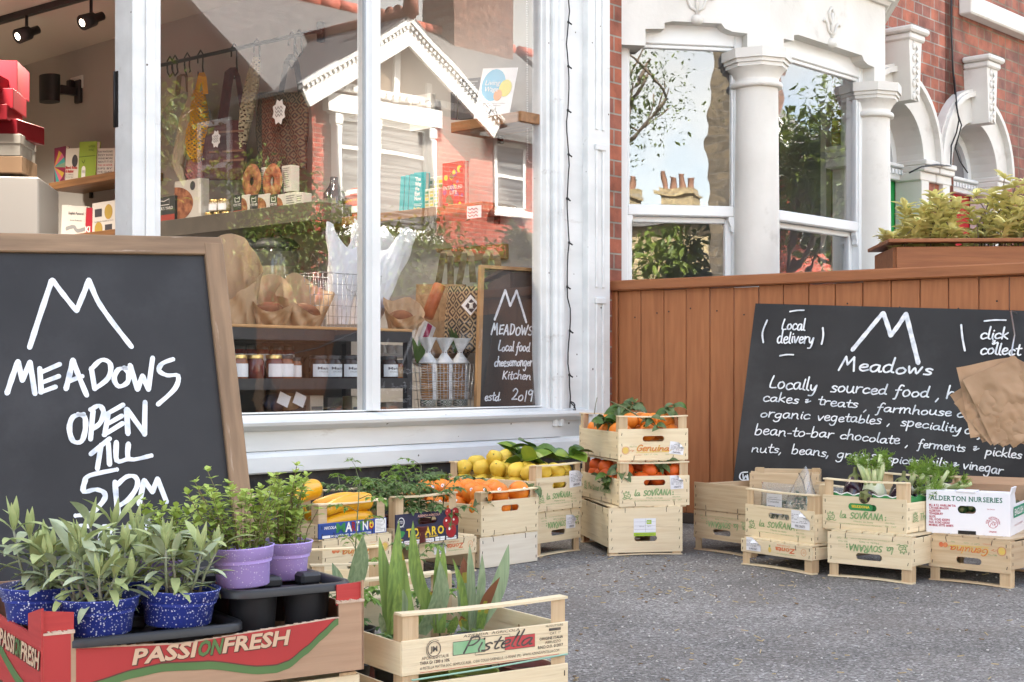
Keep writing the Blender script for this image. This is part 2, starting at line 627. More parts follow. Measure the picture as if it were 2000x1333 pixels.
HAND={k: (w, G(g)) for k, (w, g) in {
 'a': (1.0, '.75,.9 .45,1 .12,.75 .08,.3 .3,.02 .58,.2 .76,.85|.76,.9 .76,.3 .85,.05 1,.12'),
 'b': (.95, '.12,1.9 .1,1 .1,.05|.1,.55 .4,.98 .75,.8 .75,.3 .45,0 .1,.1'),
 'c': (.85, '.75,.82 .5,1 .15,.75 .1,.3 .35,0 .8,.2'),
 'd': (1.0, '.72,.85 .42,1 .1,.7 .1,.25 .35,0 .68,.25|.78,1.9 .74,1 .74,.2 .95,.05'),
 'e': (.85, '.12,.5 .6,.58 .68,.85 .42,1 .14,.75 .12,.3 .38,0 .8,.2'),
 'f': (.75, '.75,1.75 .5,1.9 .33,1.5 .28,.5 .2,-.6 .0,-.75|.02,.9 .6,1'),
 'g': (.95, '.72,.88 .42,1 .1,.7 .12,.25 .4,.02 .68,.3|.74,.95 .74,0 .6,-.7 .25,-.85 .02,-.6'),
 'h': (.95, '.12,1.9 .1,1 .1,.02|.1,.5 .4,1 .7,.85 .72,.3 .85,.03'),
 'i': (.42, '.2,1 .18,.3 .3,.02|.22,1.42 .24,1.48'),
 'j': (.45, '.25,1 .22,-.5 -.1,-.8|.27,1.42 .28,1.48'),
 'k': (.9, '.12,1.9 .1,.02|.72,1 .14,.45|.2,.5 .8,.02'),
 'l': (.42, '.16,1.9 .12,.9 .14,.2 .38,.03'),
 'm': (1.45, '.08,1 .1,.02|.1,.5 .35,1 .6,.85 .62,.05|.62,.5 .9,1 1.18,.85 1.2,.25 1.38,.03'),
 'n': (1.0, '.08,1 .1,.02|.1,.5 .4,1 .7,.85 .74,.25 .9,.03'),
 'o': (.92, '.55,.98 .2,.85 .08,.4 .3,.02 .68,.2 .78,.65 .5,1'),
 'p': (.95, '.12,1 .1,-.85|.1,.6 .4,1 .75,.8 .72,.3 .4,.02 .12,.2'),
 'r': (.75, '.1,1 .12,.02|.12,.5 .35,.92 .7,.95'),
 's': (.75, '.66,.85 .4,1 .14,.8 .35,.55 .62,.35 .5,.05 .08,.05'),
 't': (.7, '.35,1.6 .3,.4 .45,.02 .7,.1|.02,1 .7,1.05'),
 'u': (1.0, '.08,1 .1,.3 .35,.02 .65,.3 .74,1|.74,1 .76,.25 .95,.03'),
 'v': (.85, '.05,1 .32,.03 .5,.35 .75,1'),
 'w': (1.25, '.05,1 .25,.05 .55,.85 .8,.05 1.12,1'),
 'y': (.9, '.08,1 .15,.4 .42,.15 .72,.95|.76,1 .66,0 .45,-.7 .05,-.75'),
 'z': (.85, '.1,.95 .7,.95 .12,.05 .8,.05'),
 'L': (.9, '.3,1.85 .12,.9 .1,.2 .35,.05 .8,.1'), 'K': (1.0, '.1,1.8 .1,.02|.8,1.75 .14,.85|.2,.9 .85,.02'),
 'M': (1.5, '.02,.0 .35,1.75|.35,1.75 .62,.75|.62,.75 1.0,1.75|1.0,1.75 1.25,0'),
 'E': (1.0, '.15,1.6 .15,.05|.15,1.55 .85,1.7|.15,.85 .75,.95|.15,.05 .85,.15'),
 'A': (1.2, '.05,.0 .5,1.7|.5,1.7 1.0,0|.2,.6 .85,.65'), 'D': (1.15, '.15,1.6 .15,.02|.12,1.65 .7,1.55 .95,.9 .6,.2 .15,.02'),
 'O': (1.1, '.55,1.6 .15,1.3 .1,.5 .45,.02 .9,.35 .95,1.2 .5,1.62'), 'W': (1.5, '.05,1.6 .4,.05|.4,.05 .7,1.2|.7,1.2 1.0,.05|1.0,.05 1.4,1.7'),
 'S': (1.0, '.85,1.5 .5,1.72 .15,1.45 .3,1.0 .7,.75 .8,.35 .5,.02 .1,.15'), 'V': (1.05, '.05,1.65 .45,.03|.45,.03 .95,1.7'),
 'R': (1.05, '.15,1.65 .15,.02|.12,1.65 .7,1.6 .8,1.2 .5,.9 .15,.85|.35,.85 .9,.02'), 'N': (1.15, '.12,.02 .15,1.65|.15,1.65 .85,.05|.85,.05 .9,1.7'),
 'G': (1.1, '.9,1.45 .5,1.7 .12,1.2 .1,.5 .45,.02 .9,.3|.9,.3 .92,.8 .55,.8'), 'P': (1.0, '.15,1.7 .1,0|.1,1.6 .6,1.75 .9,1.35 .6,.85 .15,.8'),
 'T': (1.0, '.05,1.65 .95,1.7|.5,1.66 .5,.02'), 'I': (.4, '.2,1.65 .2,.02'), 'C': (1.0, '.9,1.4 .5,1.68 .12,1.2 .1,.5 .5,.02 .9,.3'),
 'Q': (1.1, '.55,1.6 .15,1.3 .1,.5 .45,.02 .9,.35 .95,1.2 .5,1.62|.6,.4 1,-.1'), 'Z': (1.0, '.1,1.65 .9,1.65 .1,.02 .95,.05'),
 ',': (.35, '.2,.15 .05,-.35'), '.': (.35, '.15,.05 .2,.1'), '-': (.6, '.08,.5 .5,.52'), ' ': (.6, ''), '&': (1.0, '.15,.8 .45,.95 .4,.55 .2,.35 .35,.1 .6,.35 .85,.55'),
 '2': (.9, '.1,1.3 .4,1.65 .75,1.3 .55,.7 .1,.08|.1,.08 .85,.15'), '0': (.85, '.4,.9 .12,.6 .15,.1 .5,.02 .7,.4 .6,.85 .4,.92'),
 '1': (.4, '.2,1.6 .2,.02'), '9': (.85, '.68,1.3 .4,1.65 .12,1.25 .35,.9 .7,1.2|.72,1.5 .68,0'), '5': (.9, '.8,1.65 .25,1.6 .2,.95 .6,1 .8,.6 .55,.08 .1,.1'), '7': (.9, '.1,1.6 .85,1.65 .4,.02'), '@': (1.4, '.85,.9 .5,1.05 .3,.6 .5,.2 .8,.4 .9,1|.9,1 .9,.4 1.2,.4 1.3,.9 1,1.5 .4,1.5 .05,.9 .15,.1 .6,-.3 1.2,-.1'),
}.items()}
# ================================================================== shared materials
WHITE=mat('white_gloss_paint', (0.69, 0.71, 0.70), (0.595, 0.615, 0.605), rough=0.38, scale=5, stretch=(0.5, 2, 2), bump=0.16, bscale=26, spots=((0.09, 0.07, 0.055), 15, 0.085), dirt=((0.34, 0.31, 0.27), 7, 0.62, 0.82))
WHITE2=mat('white_clean_paint', (0.705, 0.725, 0.715), (0.645, 0.665, 0.655), rough=0.35, scale=4, bump=0.04, bscale=40)
CREAM=mat('cream_masonry_paint', (0.66, 0.64, 0.59), (0.58, 0.56, 0.51), rough=0.7, scale=3, bump=0.22, bscale=45, dirt=((0.40, 0.37, 0.32), 5, 0.58, 0.85))
UPVC=mat('white_plastic_frame', (0.715, 0.73, 0.72), rough=0.28)
BLACKP=mat('black_bitumen', (0.016, 0.016, 0.018), (0.045, 0.042, 0.04), rough=0.75, scale=14, bump=0.5, bscale=60)
INWALL=mat('shop_wall_paint', (0.40, 0.39, 0.37), (0.365, 0.355, 0.335), rough=0.8, scale=2)
CEILM=mat('ceiling_paint', (0.55, 0.53, 0.50), rough=0.85)
FLOORM=mat('shop_floor_boards', (0.16, 0.11, 0.07), (0.10, 0.07, 0.045), rough=0.5, scale=3, stretch=(1, 8, 1))
BLACKM=mat('black_metal', (0.022, 0.023, 0.026), (0.03, 0.03, 0.034), rough=0.45, scale=12)
IRON=mat('dull_dark_iron', (0.035, 0.034, 0.034), rough=0.5, metal=0.5)
STEEL=mat('galvanised_wire', (0.42, 0.43, 0.44), rough=0.35, metal=0.9)
FENCE=mat('orange_brown_fence_stain', (0.34, 0.132, 0.049), (0.27, 0.100, 0.037), rough=0.62, scale=5, stretch=(9, 9, 0.8), bump=0.16, bscale=14, jitter=0.08, spots=((0.07, 0.03, 0.018), 5, 0.05), dirt=((0.13, 0.05, 0.022), 5, 0.66, 0.86))
FENCEH=mat('brown_stained_rail', (0.31, 0.118, 0.044), (0.24, 0.087, 0.033), rough=0.6, scale=5, stretch=(0.8, 9, 9), bump=0.25, bscale=14)
OAK=mat('oiled_shelf_wood', (0.27, 0.135, 0.055), (0.17, 0.08, 0.03), rough=0.5, scale=5, stretch=(0.6, 8, 8))
GLASS=glassmat('shop_window_glass', f0=0.088, wave=0.0009, wscale=1.0)
GLASSB=glassmat('house_window_glass', f0=0.11, wave=0.0008, wscale=3.0)
GLASSO=glassmat('far_window_glass', f0=0.12)
BRICK_A=brickmat('red_stock_brick', (0.34, 0.105, 0.058), (0.20, 0.08, 0.06), (0.29, 0.26, 0.215), D, msize=0.010)
BRICK_B=brickmat('red_brick_brown_mortar', (0.30, 0.095, 0.055), (0.15, 0.07, 0.055), (0.20, 0.155, 0.105), D, msize=0.012)
BRICK_O=brickmat('sunlit_red_brick', (0.40, 0.050, 0.022), (0.30, 0.036, 0.016), (0.34, 0.22, 0.16), D, msize=0.016)
BRICK_Y=brickmat('yellow_stock_brick', (0.42, 0.33, 0.17), (0.30, 0.22, 0.12), (0.40, 0.36, 0.28), D)
BRICK_C=brickmat('brown_chimney_brick', (0.20, 0.10, 0.07), (0.12, 0.07, 0.055), (0.18, 0.15, 0.12), D)
SLATE=mat('roof_slate', (0.13, 0.125, 0.12), (0.075, 0.075, 0.075), rough=0.6, scale=6, stretch=(1, 1, 5), bump=0.4, bscale=9)
RIDGE=mat('red_ridge_tile', (0.42, 0.10, 0.06), (0.32, 0.075, 0.045), rough=0.7, scale=6)
# ------------------------------------------------------------------ asphalt
def asphalt():
 m=bpy.data.materials.new('forecourt_asphalt')
 m.use_nodes=True
 nt=m.node_tree
 b=nt.nodes['Principled BSDF']
 L=nt.links.new
 geo=_n(nt, 'ShaderNodeNewGeometry')
 vo=_n(nt, 'ShaderNodeTexVoronoi')
 vo.inputs['Scale'].default_value=165
 L(geo.outputs['Position'], vo.inputs['Vector'])
 sp=_n(nt, 'ShaderNodeSeparateColor')
 L(vo.outputs['Color'], sp.inputs[0])
 rp=_n(nt, 'ShaderNodeValToRGB')
 e=rp.color_ramp.elements
 e[0].position=0.0; e[0].color=(0.088, 0.083, 0.077, 1)
 e[1].position=1.0; e[1].color=(0.40, 0.39, 0.375, 1)
 x=rp.color_ramp.elements.new(0.45); x.color=(0.172, 0.163, 0.152, 1)
 x=rp.color_ramp.elements.new(0.82); x.color=(0.232, 0.221, 0.207, 1)
 L(sp.outputs[0], rp.inputs[0])
 n1=_n(nt, 'ShaderNodeTexNoise')
 n1.inputs['Scale'].default_value=1.3
 n1.inputs['Detail'].default_value=7
 n1.inputs['Roughness'].default_value=0.62
 L(geo.outputs['Position'], n1.inputs['Vector'])
 mr=_n(nt, 'ShaderNodeMapRange')
 mr.inputs[1].default_value=0.32; mr.inputs[2].default_value=0.68
 mr.inputs[3].default_value=0.64; mr.inputs[4].default_value=1.24
 L(n1.outputs[0], mr.inputs[0])
 mx=_n(nt, 'ShaderNodeMix', data_type='RGBA', blend_type='MULTIPLY')
 mx.inputs[0].default_value=1
 L(rp.outputs[0], mx.inputs[6])
 L(mr.outputs[0], mx.inputs[7])
 n2=_n(nt, 'ShaderNodeTexNoise')
 n2.inputs['Scale'].default_value=3.1
 n2.inputs['Detail'].default_value=8
 L(geo.outputs['Position'], n2.inputs['Vector'])
 m2=_n(nt, 'ShaderNodeMapRange')
 m2.inputs[1].default_value=0.5; m2.inputs[2].default_value=0.75
 m2.inputs[4].default_value=0.55
 L(n2.outputs[0], m2.inputs[0])
 mx2=_n(nt, 'ShaderNodeMix', data_type='RGBA')
 L(m2.outputs[0], mx2.inputs[0])
 L(mx.outputs[2], mx2.inputs[6])
 mx2.inputs[7].default_value=(0.14, 0.122, 0.106, 1)
 L(mx2.outputs[2], b.inputs['Base Color'])
 b.inputs['Roughness'].default_value=0.85
 b.inputs['Specular IOR Level'].default_value=0.3
 bp=_n(nt, 'ShaderNodeBump')
 bp.inputs['Strength'].default_value=0.9
 bp.inputs['Distance'].default_value=0.004
 bp.invert=True
 L(vo.outputs['Distance'], bp.inputs['Height'])
 L(bp.outputs[0], b.inputs['Normal'])
 return m
ROADM=mat('road_tarmac', (0.11, 0.108, 0.105), (0.15, 0.145, 0.14), rough=0.85, scale=3)
PAVEM=mat('paving_slabs', (0.32, 0.31, 0.29), (0.25, 0.24, 0.225), rough=0.8, scale=2)
def sheet(name, s0, s1, w0, w1, z, m):
 mb=MB()
 mb.add([fw(s0, w0, z), fw(s1, w0, z), fw(s1, w1, z), fw(s0, w1, z)], [(0, 1, 2, 3)])
 o=mb.build(name, m)
 return tag(o, kind='structure')
gm=MB()
gm.add([(-220,-220, 0), (220,-220, 0), (220, 220, 0), (-220, 220, 0)], [(0, 1, 2, 3)])
tag(gm.build('ground', asphalt()), kind='structure')
sheet('pavement',-60, 60,-7.6,-5.9, 0.004, PAVEM)
sheet('road',-60, 60,-11.2,-7.6, 0.004, ROADM)
kb=MB()
for w_ in (-7.65,-11.2):
 a=fw(0, w_, 0)
 T=Trn(a) @ Rot(TH, 4, 'Z')
 kb.box(-60, 60,-0.06, 0.06, 0, 0.09, T=T)
tag(kb.build('kerb', mat('kerb_stone', (0.36, 0.35, 0.33), (0.28, 0.27, 0.26), rough=0.8, scale=6)), kind='structure')
# ================================================================== the shop building
RF=Rot(TH, 4, 'Z')       # street frame as a matrix: local x = D, y = N
FRONT=Trn(N*C0) @ RF     # local (s, w, z)
def fobj(name, mb, mats, parent):
 return mb.build(name, mats, parent)
shop=thing('shop_building', 'white painted shop front with one large two-pane display window and open doorway', 'shop', N*C0, TH)
sL0, sL1=fpx(230, 600, 0.10)[0], fpx(312, 600, 0)[0]       # door post
sPostF=fpx(257, 600, 0)[0]
sMul=(fpx(719, 700, 0)[0], fpx(746, 700, 0)[0])
sGR=fpx(1062, 700, 0)[0]
sFr=fpx(1102, 700, 0)[0]
sFr2=fpx(1131, 700, 0)[0]
sPil=fpx(1192, 700,-0.05)[0]
zG=fpx(1062, 793, 0)[1]              # bottom of glass
zNose0, zNose1=fpx(1104, 816, 0)[1], fpx(1104, 800, 0)[1]
zB1=fpx(1122, 854, 0)[1]
zB0=fpx(1119, 887, 0)[1]
zTop=3.02
x0, x1=sPostF-0.02, sFr2+0.02
mb=MB()
mb.bbox(x0, x1,-0.012, 0.10, zB1+0.004, zNose0-0.01, 0.003)
shop_r=mb.build('stall_board', WHITE, shop)
mb=MB()
prof=[(-0.012, zB1+0.003), (-0.026, zB1-0.004), (-0.034, zB1-0.018), (-0.034, zB0+0.006), (-0.028, zB0), (0.10, zB0), (0.10, zB1+0.003)]
mb.sweep(prof, [(Vector((x, 0, 0)), Vector((0, 1, 0)), Vector((0, 0, 1))) for x in (x0-0.01, x1+0.01)])
mb.build('base_moulding', WHITE, shop)
mb=MB()
mb.box(x0+0.0, sPil+0.02,-0.004, 0.12,-0.02, zB0-0.002)
mb.build('plinth', BLACKP, shop)
mb=MB()
prof=[(0.10, zNose0-0.012), (-0.02, zNose0-0.012), (-0.045, zNose0), (-0.06, zNose0+0.010), (-0.064, zNose0+0.022), (-0.058, zNose0+0.034), (-0.035, zNose1), (-0.004, zNose1+0.010), (0.10, zNose1+0.013)]
mb.sweep(prof, [(Vector((x, 0, 0)), Vector((0, 1, 0)), Vector((0, 0, 1))) for x in (x0-0.03, x1+0.015)])
mb.build('window_sill', WHITE, shop)
window=bpy.data.objects.new('display_window', None)
COL.objects.link(window); window.parent=shop
for za_, zb_ in ((zNose1+0.014, zG), (zTop-0.3, zTop-0.2)):
 win=MB(); win.bbox(sL1-0.035, sGR+0.035, 0.012, 0.075, za_, zb_, 0.004); win.build('frame_rail', WHITE2, window)
sr=sGR
prof=[(0.075, 0.0), (0.020, 0.0), (0.016, 0.006), (0.010, 0.008), (-0.004, 0.012), (-0.010, 0.020), (-0.010, 0.030), (0.0, 0.036), (0.0, 0.046), (0.075, 0.046)]
wj=MB()
wj.sweep([(a, b) for a, b in prof], [(Vector((sr, 0, z)), Vector((0, 1, 0)), Vector((1, 0, 0))) for z in (zG-0.03, zTop)])
prof=[(0.08, 0.046), (-0.018, 0.046), (-0.028, 0.052), (-0.032, 0.062), (-0.022, 0.070), (-0.022, 0.080), (-0.036, 0.088), (-0.036, 0.105), (0.08, 0.105)]
wj.sweep(prof, [(Vector((sr, 0, z)), Vector((0, 1, 0)), Vector((1, 0, 0))) for z in (zB0+0.14, zTop)])
wj.build('jamb_moulding', WHITE, window)
mu=MB()
a, b=sMul
mu.sweep([(0.07, a+0.012), (0.07, a), (0.02, a), (0.004, a+0.010), (-0.008, a+0.016), (-0.008, b-0.016), (0.004, b-0.010), (0.02, b), (0.07, b)],
         [(Vector((0, 0, z)), Vector((0, 1, 0)), Vector((1, 0, 0))) for z in (zG-0.002, zTop-0.25)])
mu.build('mullion', WHITE2, window)
gk=MB()
gk.box(a-0.006, a+0.004, 0.016, 0.03, zG, zTop-0.25)
gk.build('window_putty', mat('grey_putty', (0.33, 0.36, 0.38), rough=0.6), window)
for g0, g1 in ((sL1-0.02, a+0.006), (b-0.006, sGR+0.01)):
 p=MB()
 p.box(g0, g1, 0.036, 0.040, zG-0.01, zTop-0.24)
 p.build('window_pane', GLASS, window)
mb=MB()
mb.bbox(sr+0.105, sFr2+0.03,-0.012, 0.08, zB0+0.02, zTop, 0.003)
mb.build('jamb_board', WHITE, shop)
def pilaster(s0, s1):
 m=MB()
 wd=s1-s0
 T=Trn(Vector((s0,-0.05, 0)))
 m.bbox(s0, s1,-0.05, 0.05, zB0-0.05, zTop, 0.004)
 o=m.build('pilaster', WHITE, shop)
 zs=[fpx(1165, y,-0.05)[1] for y in (262, 590, 275)]
 q=MB()
 for (z0, z1) in ((zs[0]+0.02, zTop), (zs[1]+0.07, zs[0]-0.06), (0.36, zs[1]+0.01)):
  for k, (aa, bb) in enumerate(((0.30, 0.40), (0.60, 0.70))):
   q.bbox(s0+wd*aa, s0+wd*bb,-0.058,-0.0495, z0, z1, 0.0025)
  q.bbox(s0+wd*0.27, s0+wd*0.73,-0.064,-0.0495, z1-0.02, z1+0.012, 0.004)
 q.build('panel_moulding', WHITE, o)
 return o
pilaster(sFr2+0.012, sPil)
mb=MB()
mb.bbox(sPostF, sL1,-0.01, 0.115, 0.0, zTop, 0.005)
mb.bbox(sPostF+0.05, sL1-0.03,-0.022,-0.009, 0.0, zTop, 0.005)
post=mb.build('door_post', WHITE, shop)
h=MB()
zh0, zh1=fpx(232, 255, 0.15)[1], fpx(232, 147, 0.15)[1]
h.box(sPostF-0.003, sPostF+0.001, 0.088, 0.106, zh0, zh1)
h.tube([(sPostF-0.004, 0.108, zh0), (sPostF-0.004, 0.108, zh1)], 0.005, 8)
h.build('hinge', IRON, post)
UPW=mat('painted_render', (0.62, 0.60, 0.57), (0.52, 0.50, 0.48), rough=0.8, scale=2, bump=0.2)
mb=MB()
mb.box(-4.0, sPil+0.05, 0.0, 0.25, zTop-0.18, 8.4)
mb.box(-4.0, 1.45, 0.0, 0.25,-0.02, zTop-0.18)
mb.box(-4.0,-3.8, 0.25, 8.0,-0.02, 8.4)
mb.box(-4.0, sPil+0.05, 8.0, 8.2,-0.02, 8.4)
mb.build('outer_wall', UPW, shop)
mb=MB()
mb.box(-4.2, sPil+0.05,-0.2, 8.4, 8.4, 8.5)
mb.build('roof', SLATE, shop)
mb=MB()
mb.box(SWALL, SWALL+0.12, 0.076, 8.0, 0.0, 3.1)
mb.build('side_wall', INWALL, shop)
mb=MB()
mb.box(-3.8, SWALL+0.1, 7.2, 7.3, 0.0, 3.1)
mb.box(-3.8,-3.7, 0.26, 7.2, 0.0, 3.1)
mb.build('back_wall', INWALL, shop)
ZC=2.97
mb=MB()
mb.box(-3.8, SWALL+0.1, 0.2, 7.3, ZC, ZC+0.1)
mb.build('ceiling', CEILM, shop)
mb=MB()
mb.box(-3.8, SWALL+0.1, 0.1, 7.3,-0.02, 0.08)
mb.build('floor', FLOORM, shop)
# ================================================================== terraced house with the bay
hs0=sPil+0.012
sCab=fpx(1862, 300, 0)[0]            # party line between the two houses
house=thing('terraced_house', 'red brick house with cream rendered bay window behind the brown fence', 'house', N*C0, TH)
house2=thing('terraced_house', 'red brick house with brown mortar and red front door beyond the green door', 'house', N*C0, TH)
def archwall(m, s0, s1, arches, z1, mi=0):
 """brick front with arched doorways cut out: arches = [(centre, half width, spring z, apex r)]"""
 xs=s0
 for (c, r, zs) in arches:
  m.box(xs, c-r, 0, 0.22,-0.02, z1, mi)
  k=14
  for i in range(k):
   a0, a1=PI-PI*i/k, PI-PI*(i+1)/k
   xa, xb=c+r*cos(a0), c+r*cos(a1)
   za, zb=zs+r*sin(a0), zs+r*sin(a1)
   m.add([(xa, 0, za), (xb, 0, zb), (xb, 0, z1), (xa, 0, z1), (xa, 0.22, za), (xb, 0.22, zb), (xb, 0.22, z1), (xa, 0.22, z1)],
                  [(0, 1, 2, 3), (7, 6, 5, 4), (4, 5, 1, 0)], mi)
  xs=c+r
 m.box(xs, s1, 0, 0.22,-0.02, z1, mi)
c1, c2=fpx(1788, 150,-0.17)[0], fpx(1938, 250,-0.17)[0]
zSp=2.13
RA=0.37
zA=8.4
mb=MB()
Ab=Vector((fpx(1214, 300, 0)[0], 0.0))
pB=at(1505, 300, 7.32)
Bb=Vector((pB.dot(D), pB.dot(N)-C0))
Cb=Vector((Bb.x+1.20, Bb.y))
Db=Vector((Cb.x+(Bb.x-Ab.x), 0.0))
zL=2.47                              # lintel underside
zFas=2.84
mb.box(hs0, Ab.x, 0, 0.22,-0.02, zA)
mb.box(Ab.x, Db.x, 0, 0.22, zFas+0.3, zA)
archwall(mb, Db.x, sCab, [(c1, RA, zSp)], zA)
mb.build('brick_wall', BRICK_A, house)
mb=MB(); mb.box(hs0, sCab, 8.0, 8.2, 0, zA); mb.build('rear_wall', BRICK_A, house)
mb=MB()
archwall(mb, sCab+0.001, sCab+7, [(c2, RA, zSp)], zA)
mb.build('brick_wall', BRICK_B, house2)
mb=MB(); mb.box(sCab+0.001, sCab+7, 8.0, 8.2, 0, zA); mb.box(sCab+6.8, sCab+7, 0.22, 8.0, 0, zA); mb.build('rear_wall', BRICK_B, house2)
for hh, sa, sb in ((house, hs0, sCab), (house2, sCab, sCab+7)):
 mb=MB()
 mb.box(sa, sb,-0.2, 8.4, zA, zA+0.1)
 mb.build('roof', SLATE, hh)
a0=fpx(1885, 5,-0.05); a1=fpx(1998, 30,-0.05)
mb=MB()
mb.bbox(a0[0], a0[0]+1.25,-0.10, 0.0, a0[1]-0.08, a0[1]+0.05, 0.01)
mb.build('upper_sill', CREAM, house2)
def arch_surround(hh, c, door_mat):
 ro=RA+0.175
 m=MB()
 k=20
 def ring(r0, r1, y0, y1, mb_, z0=0.0):
  vs, fs=[], []
  for i in range(k+1):
   a=PI-PI*i/k
   for r in (r0, r1):
    for y in (y0, y1):
     vs.append((c+r*cos(a), y, zSp+r*sin(a)))
  for i in range(k):
   p=i*4; q=p+4
   fs+=[(p, q, q+2, p+2), (p+1, p+3, q+3, q+1), (p, p+1, q+1, q), (p+2, q+2, q+3, p+3)]
  fs+=[(0, 2, 3, 1), (k*4, k*4+1, k*4+3, k*4+2)]
  mb_.add(vs, fs, 0)
 ring(RA, ro,-0.045, 0.0, m)
 ring(ro-0.012, ro+0.022,-0.085, 0.0, m)
 ring(ro+0.02, ro+0.04,-0.062, 0.0, m)
 ring(RA-0.012, RA+0.001,-0.046, 0.17, m)
 arch=m.build('door_arch', CREAM, hh)
 km=MB()
 T=Trn(Vector((c,-0.17, 0)))
 zk0, zk1=zSp+RA-0.03, zSp+ro+0.175
 km.prism([(-0.055, zk0), (0.055, zk0), (0.085, zk1), (-0.085, zk1)], T, 0.17)
 km.bbox(c-0.10, c+0.10,-0.19, 0, zk1, zk1+0.045, 0.01)
 km.bbox(c-0.122, c+0.122,-0.212, 0, zk1+0.045, zk1+0.085, 0.012)
 for i in range(9):
  t=(i+0.6)/9.5
  z=zk0+(zk1-zk0)*t
  sg=1 if i%2 else-1
  km.sphere((c+sg*0.024,-0.172, z), 0.026, 8, 6, sc=(0.8, 0.35, 0.9))
  km.tube([(c-sg*0.03,-0.172, z-0.02), (c,-0.178, z), (c+sg*0.03,-0.172, z+0.03)], 0.006, 5)
 km.build('keystone', CREAM, arch)
 im=MB()
 for sg in (-1, 1):
  xa, xb=sorted((c+sg*(RA-0.03), c+sg*(RA+0.185)))
  for (d, za_, zb_) in ((0.075,-0.02, 0.015), (0.06,-0.06,-0.02), (0.035,-0.12,-0.06)):
   im.bbox(xa, xb,-d, 0.16, zSp+za_-0.0, zSp+zb_, 0.006)
  xa, xb=sorted((c+sg*(RA-0.012), c+sg*(RA+0.09)))
  im.box(xa, xb,-0.03, 0.16, 0, zSp-0.12)
 im.build('impost', CREAM, arch)
 y=0.17
 d=MB()
 d.bbox(c-RA, c+RA, y, y+0.05, 0.1, zSp-0.11, 0.004)
 for (u0, u1, v0, v1) in ((-0.8,-0.1, 0.30, 0.95), (0.1, 0.8, 0.30, 0.95), (-0.8,-0.1, 1.05, 1.72), (0.1, 0.8, 1.05, 1.72)):
  d.bbox(c+RA*u0, c+RA*u1, y-0.012, y, v0, v1, 0.01)
 dr=d.build('front_door', door_mat, hh)
 nb=MB()
 nb.tube([(c, y-0.05, 1.02), (c, y, 1.02)], 0.025, 10)
 nb.sphere((c, y-0.06, 1.02), 0.032, 12, 8)
 nb.build('door_knob', mat('brass', (0.6, 0.42, 0.15), rough=0.3, metal=1), dr)
 t=MB()
 t.bbox(c-RA, c+RA, y-0.05, y+0.05, zSp-0.11, zSp-0.03, 0.006)
 for i in range(16):
  xx=c-RA+0.03+i*(2*RA-0.06)/15
  t.box(xx-0.012, xx+0.012, y-0.075, y-0.049, zSp-0.075, zSp-0.045)
 t.bbox(c-RA, c+RA, y-0.08, y+0.02, zSp-0.03, zSp-0.005, 0.006)
 ring2=MB()
 ring(RA-0.07, RA-0.012, y-0.02, y+0.03, t)
 t.build('door_frame', WHITE2, hh)
 f=MB()
 k2=18
 vs=[(c, y+0.01, zSp-0.01)]+[(c+(RA-0.05)*cos(PI*i/k2), y+0.01, zSp-0.01+(RA-0.04)*sin(PI*i/k2)) for i in range(k2+1)]
 f.add(vs, [(0, i+1, i+2) for i in range(k2)])
 f.build('fanlight', mat('dim_fanlight_glass', (0.16, 0.155, 0.16), (0.22, 0.21, 0.21), rough=0.12, scale=2), hh)
 b=MB()
 b.box(c-RA-0.05, c+RA+0.05, y+0.06, y+0.10, 0, zSp+RA+0.1)
 b.build('porch_back', CREAM, hh)
 return arch
GREEN=mat('green_door_paint', (0.02, 0.30, 0.07), rough=0.35)
RED=mat('red_door_paint', (0.45, 0.012, 0.02), rough=0.35)
arch_surround(house, c1, GREEN)
arch_surround(house2, c2, RED)
lt=thing('wall_lantern', 'dark green shaded porch lantern beside the green door', 'lantern', fw(c1-RA+0.14, 0.02, zSp-0.50), TH)
m=MB(); m.lathe([(0.0, 0.12), (0.03, 0.11), (0.09, 0.03), (0.13, 0.0), (0.125,-0.004)], 20)
m.build('lamp_shade', mat('dark_teal_enamel', (0.02, 0.05, 0.05), rough=0.4), lt)
m=MB(); m.tube([(0, 0.0, 0.11), (0, 0.02, 0.17), (0, 0.12, 0.17), (0, 0.25, 0.12)], 0.010, 8)
m.build('bracket', IRON, lt)
m=MB(); m.sphere((0, 0,-0.03), 0.035, 12, 8)
m.build('bulb', mat('frosted_bulb', (0.7, 0.7, 0.66), rough=0.3), lt)
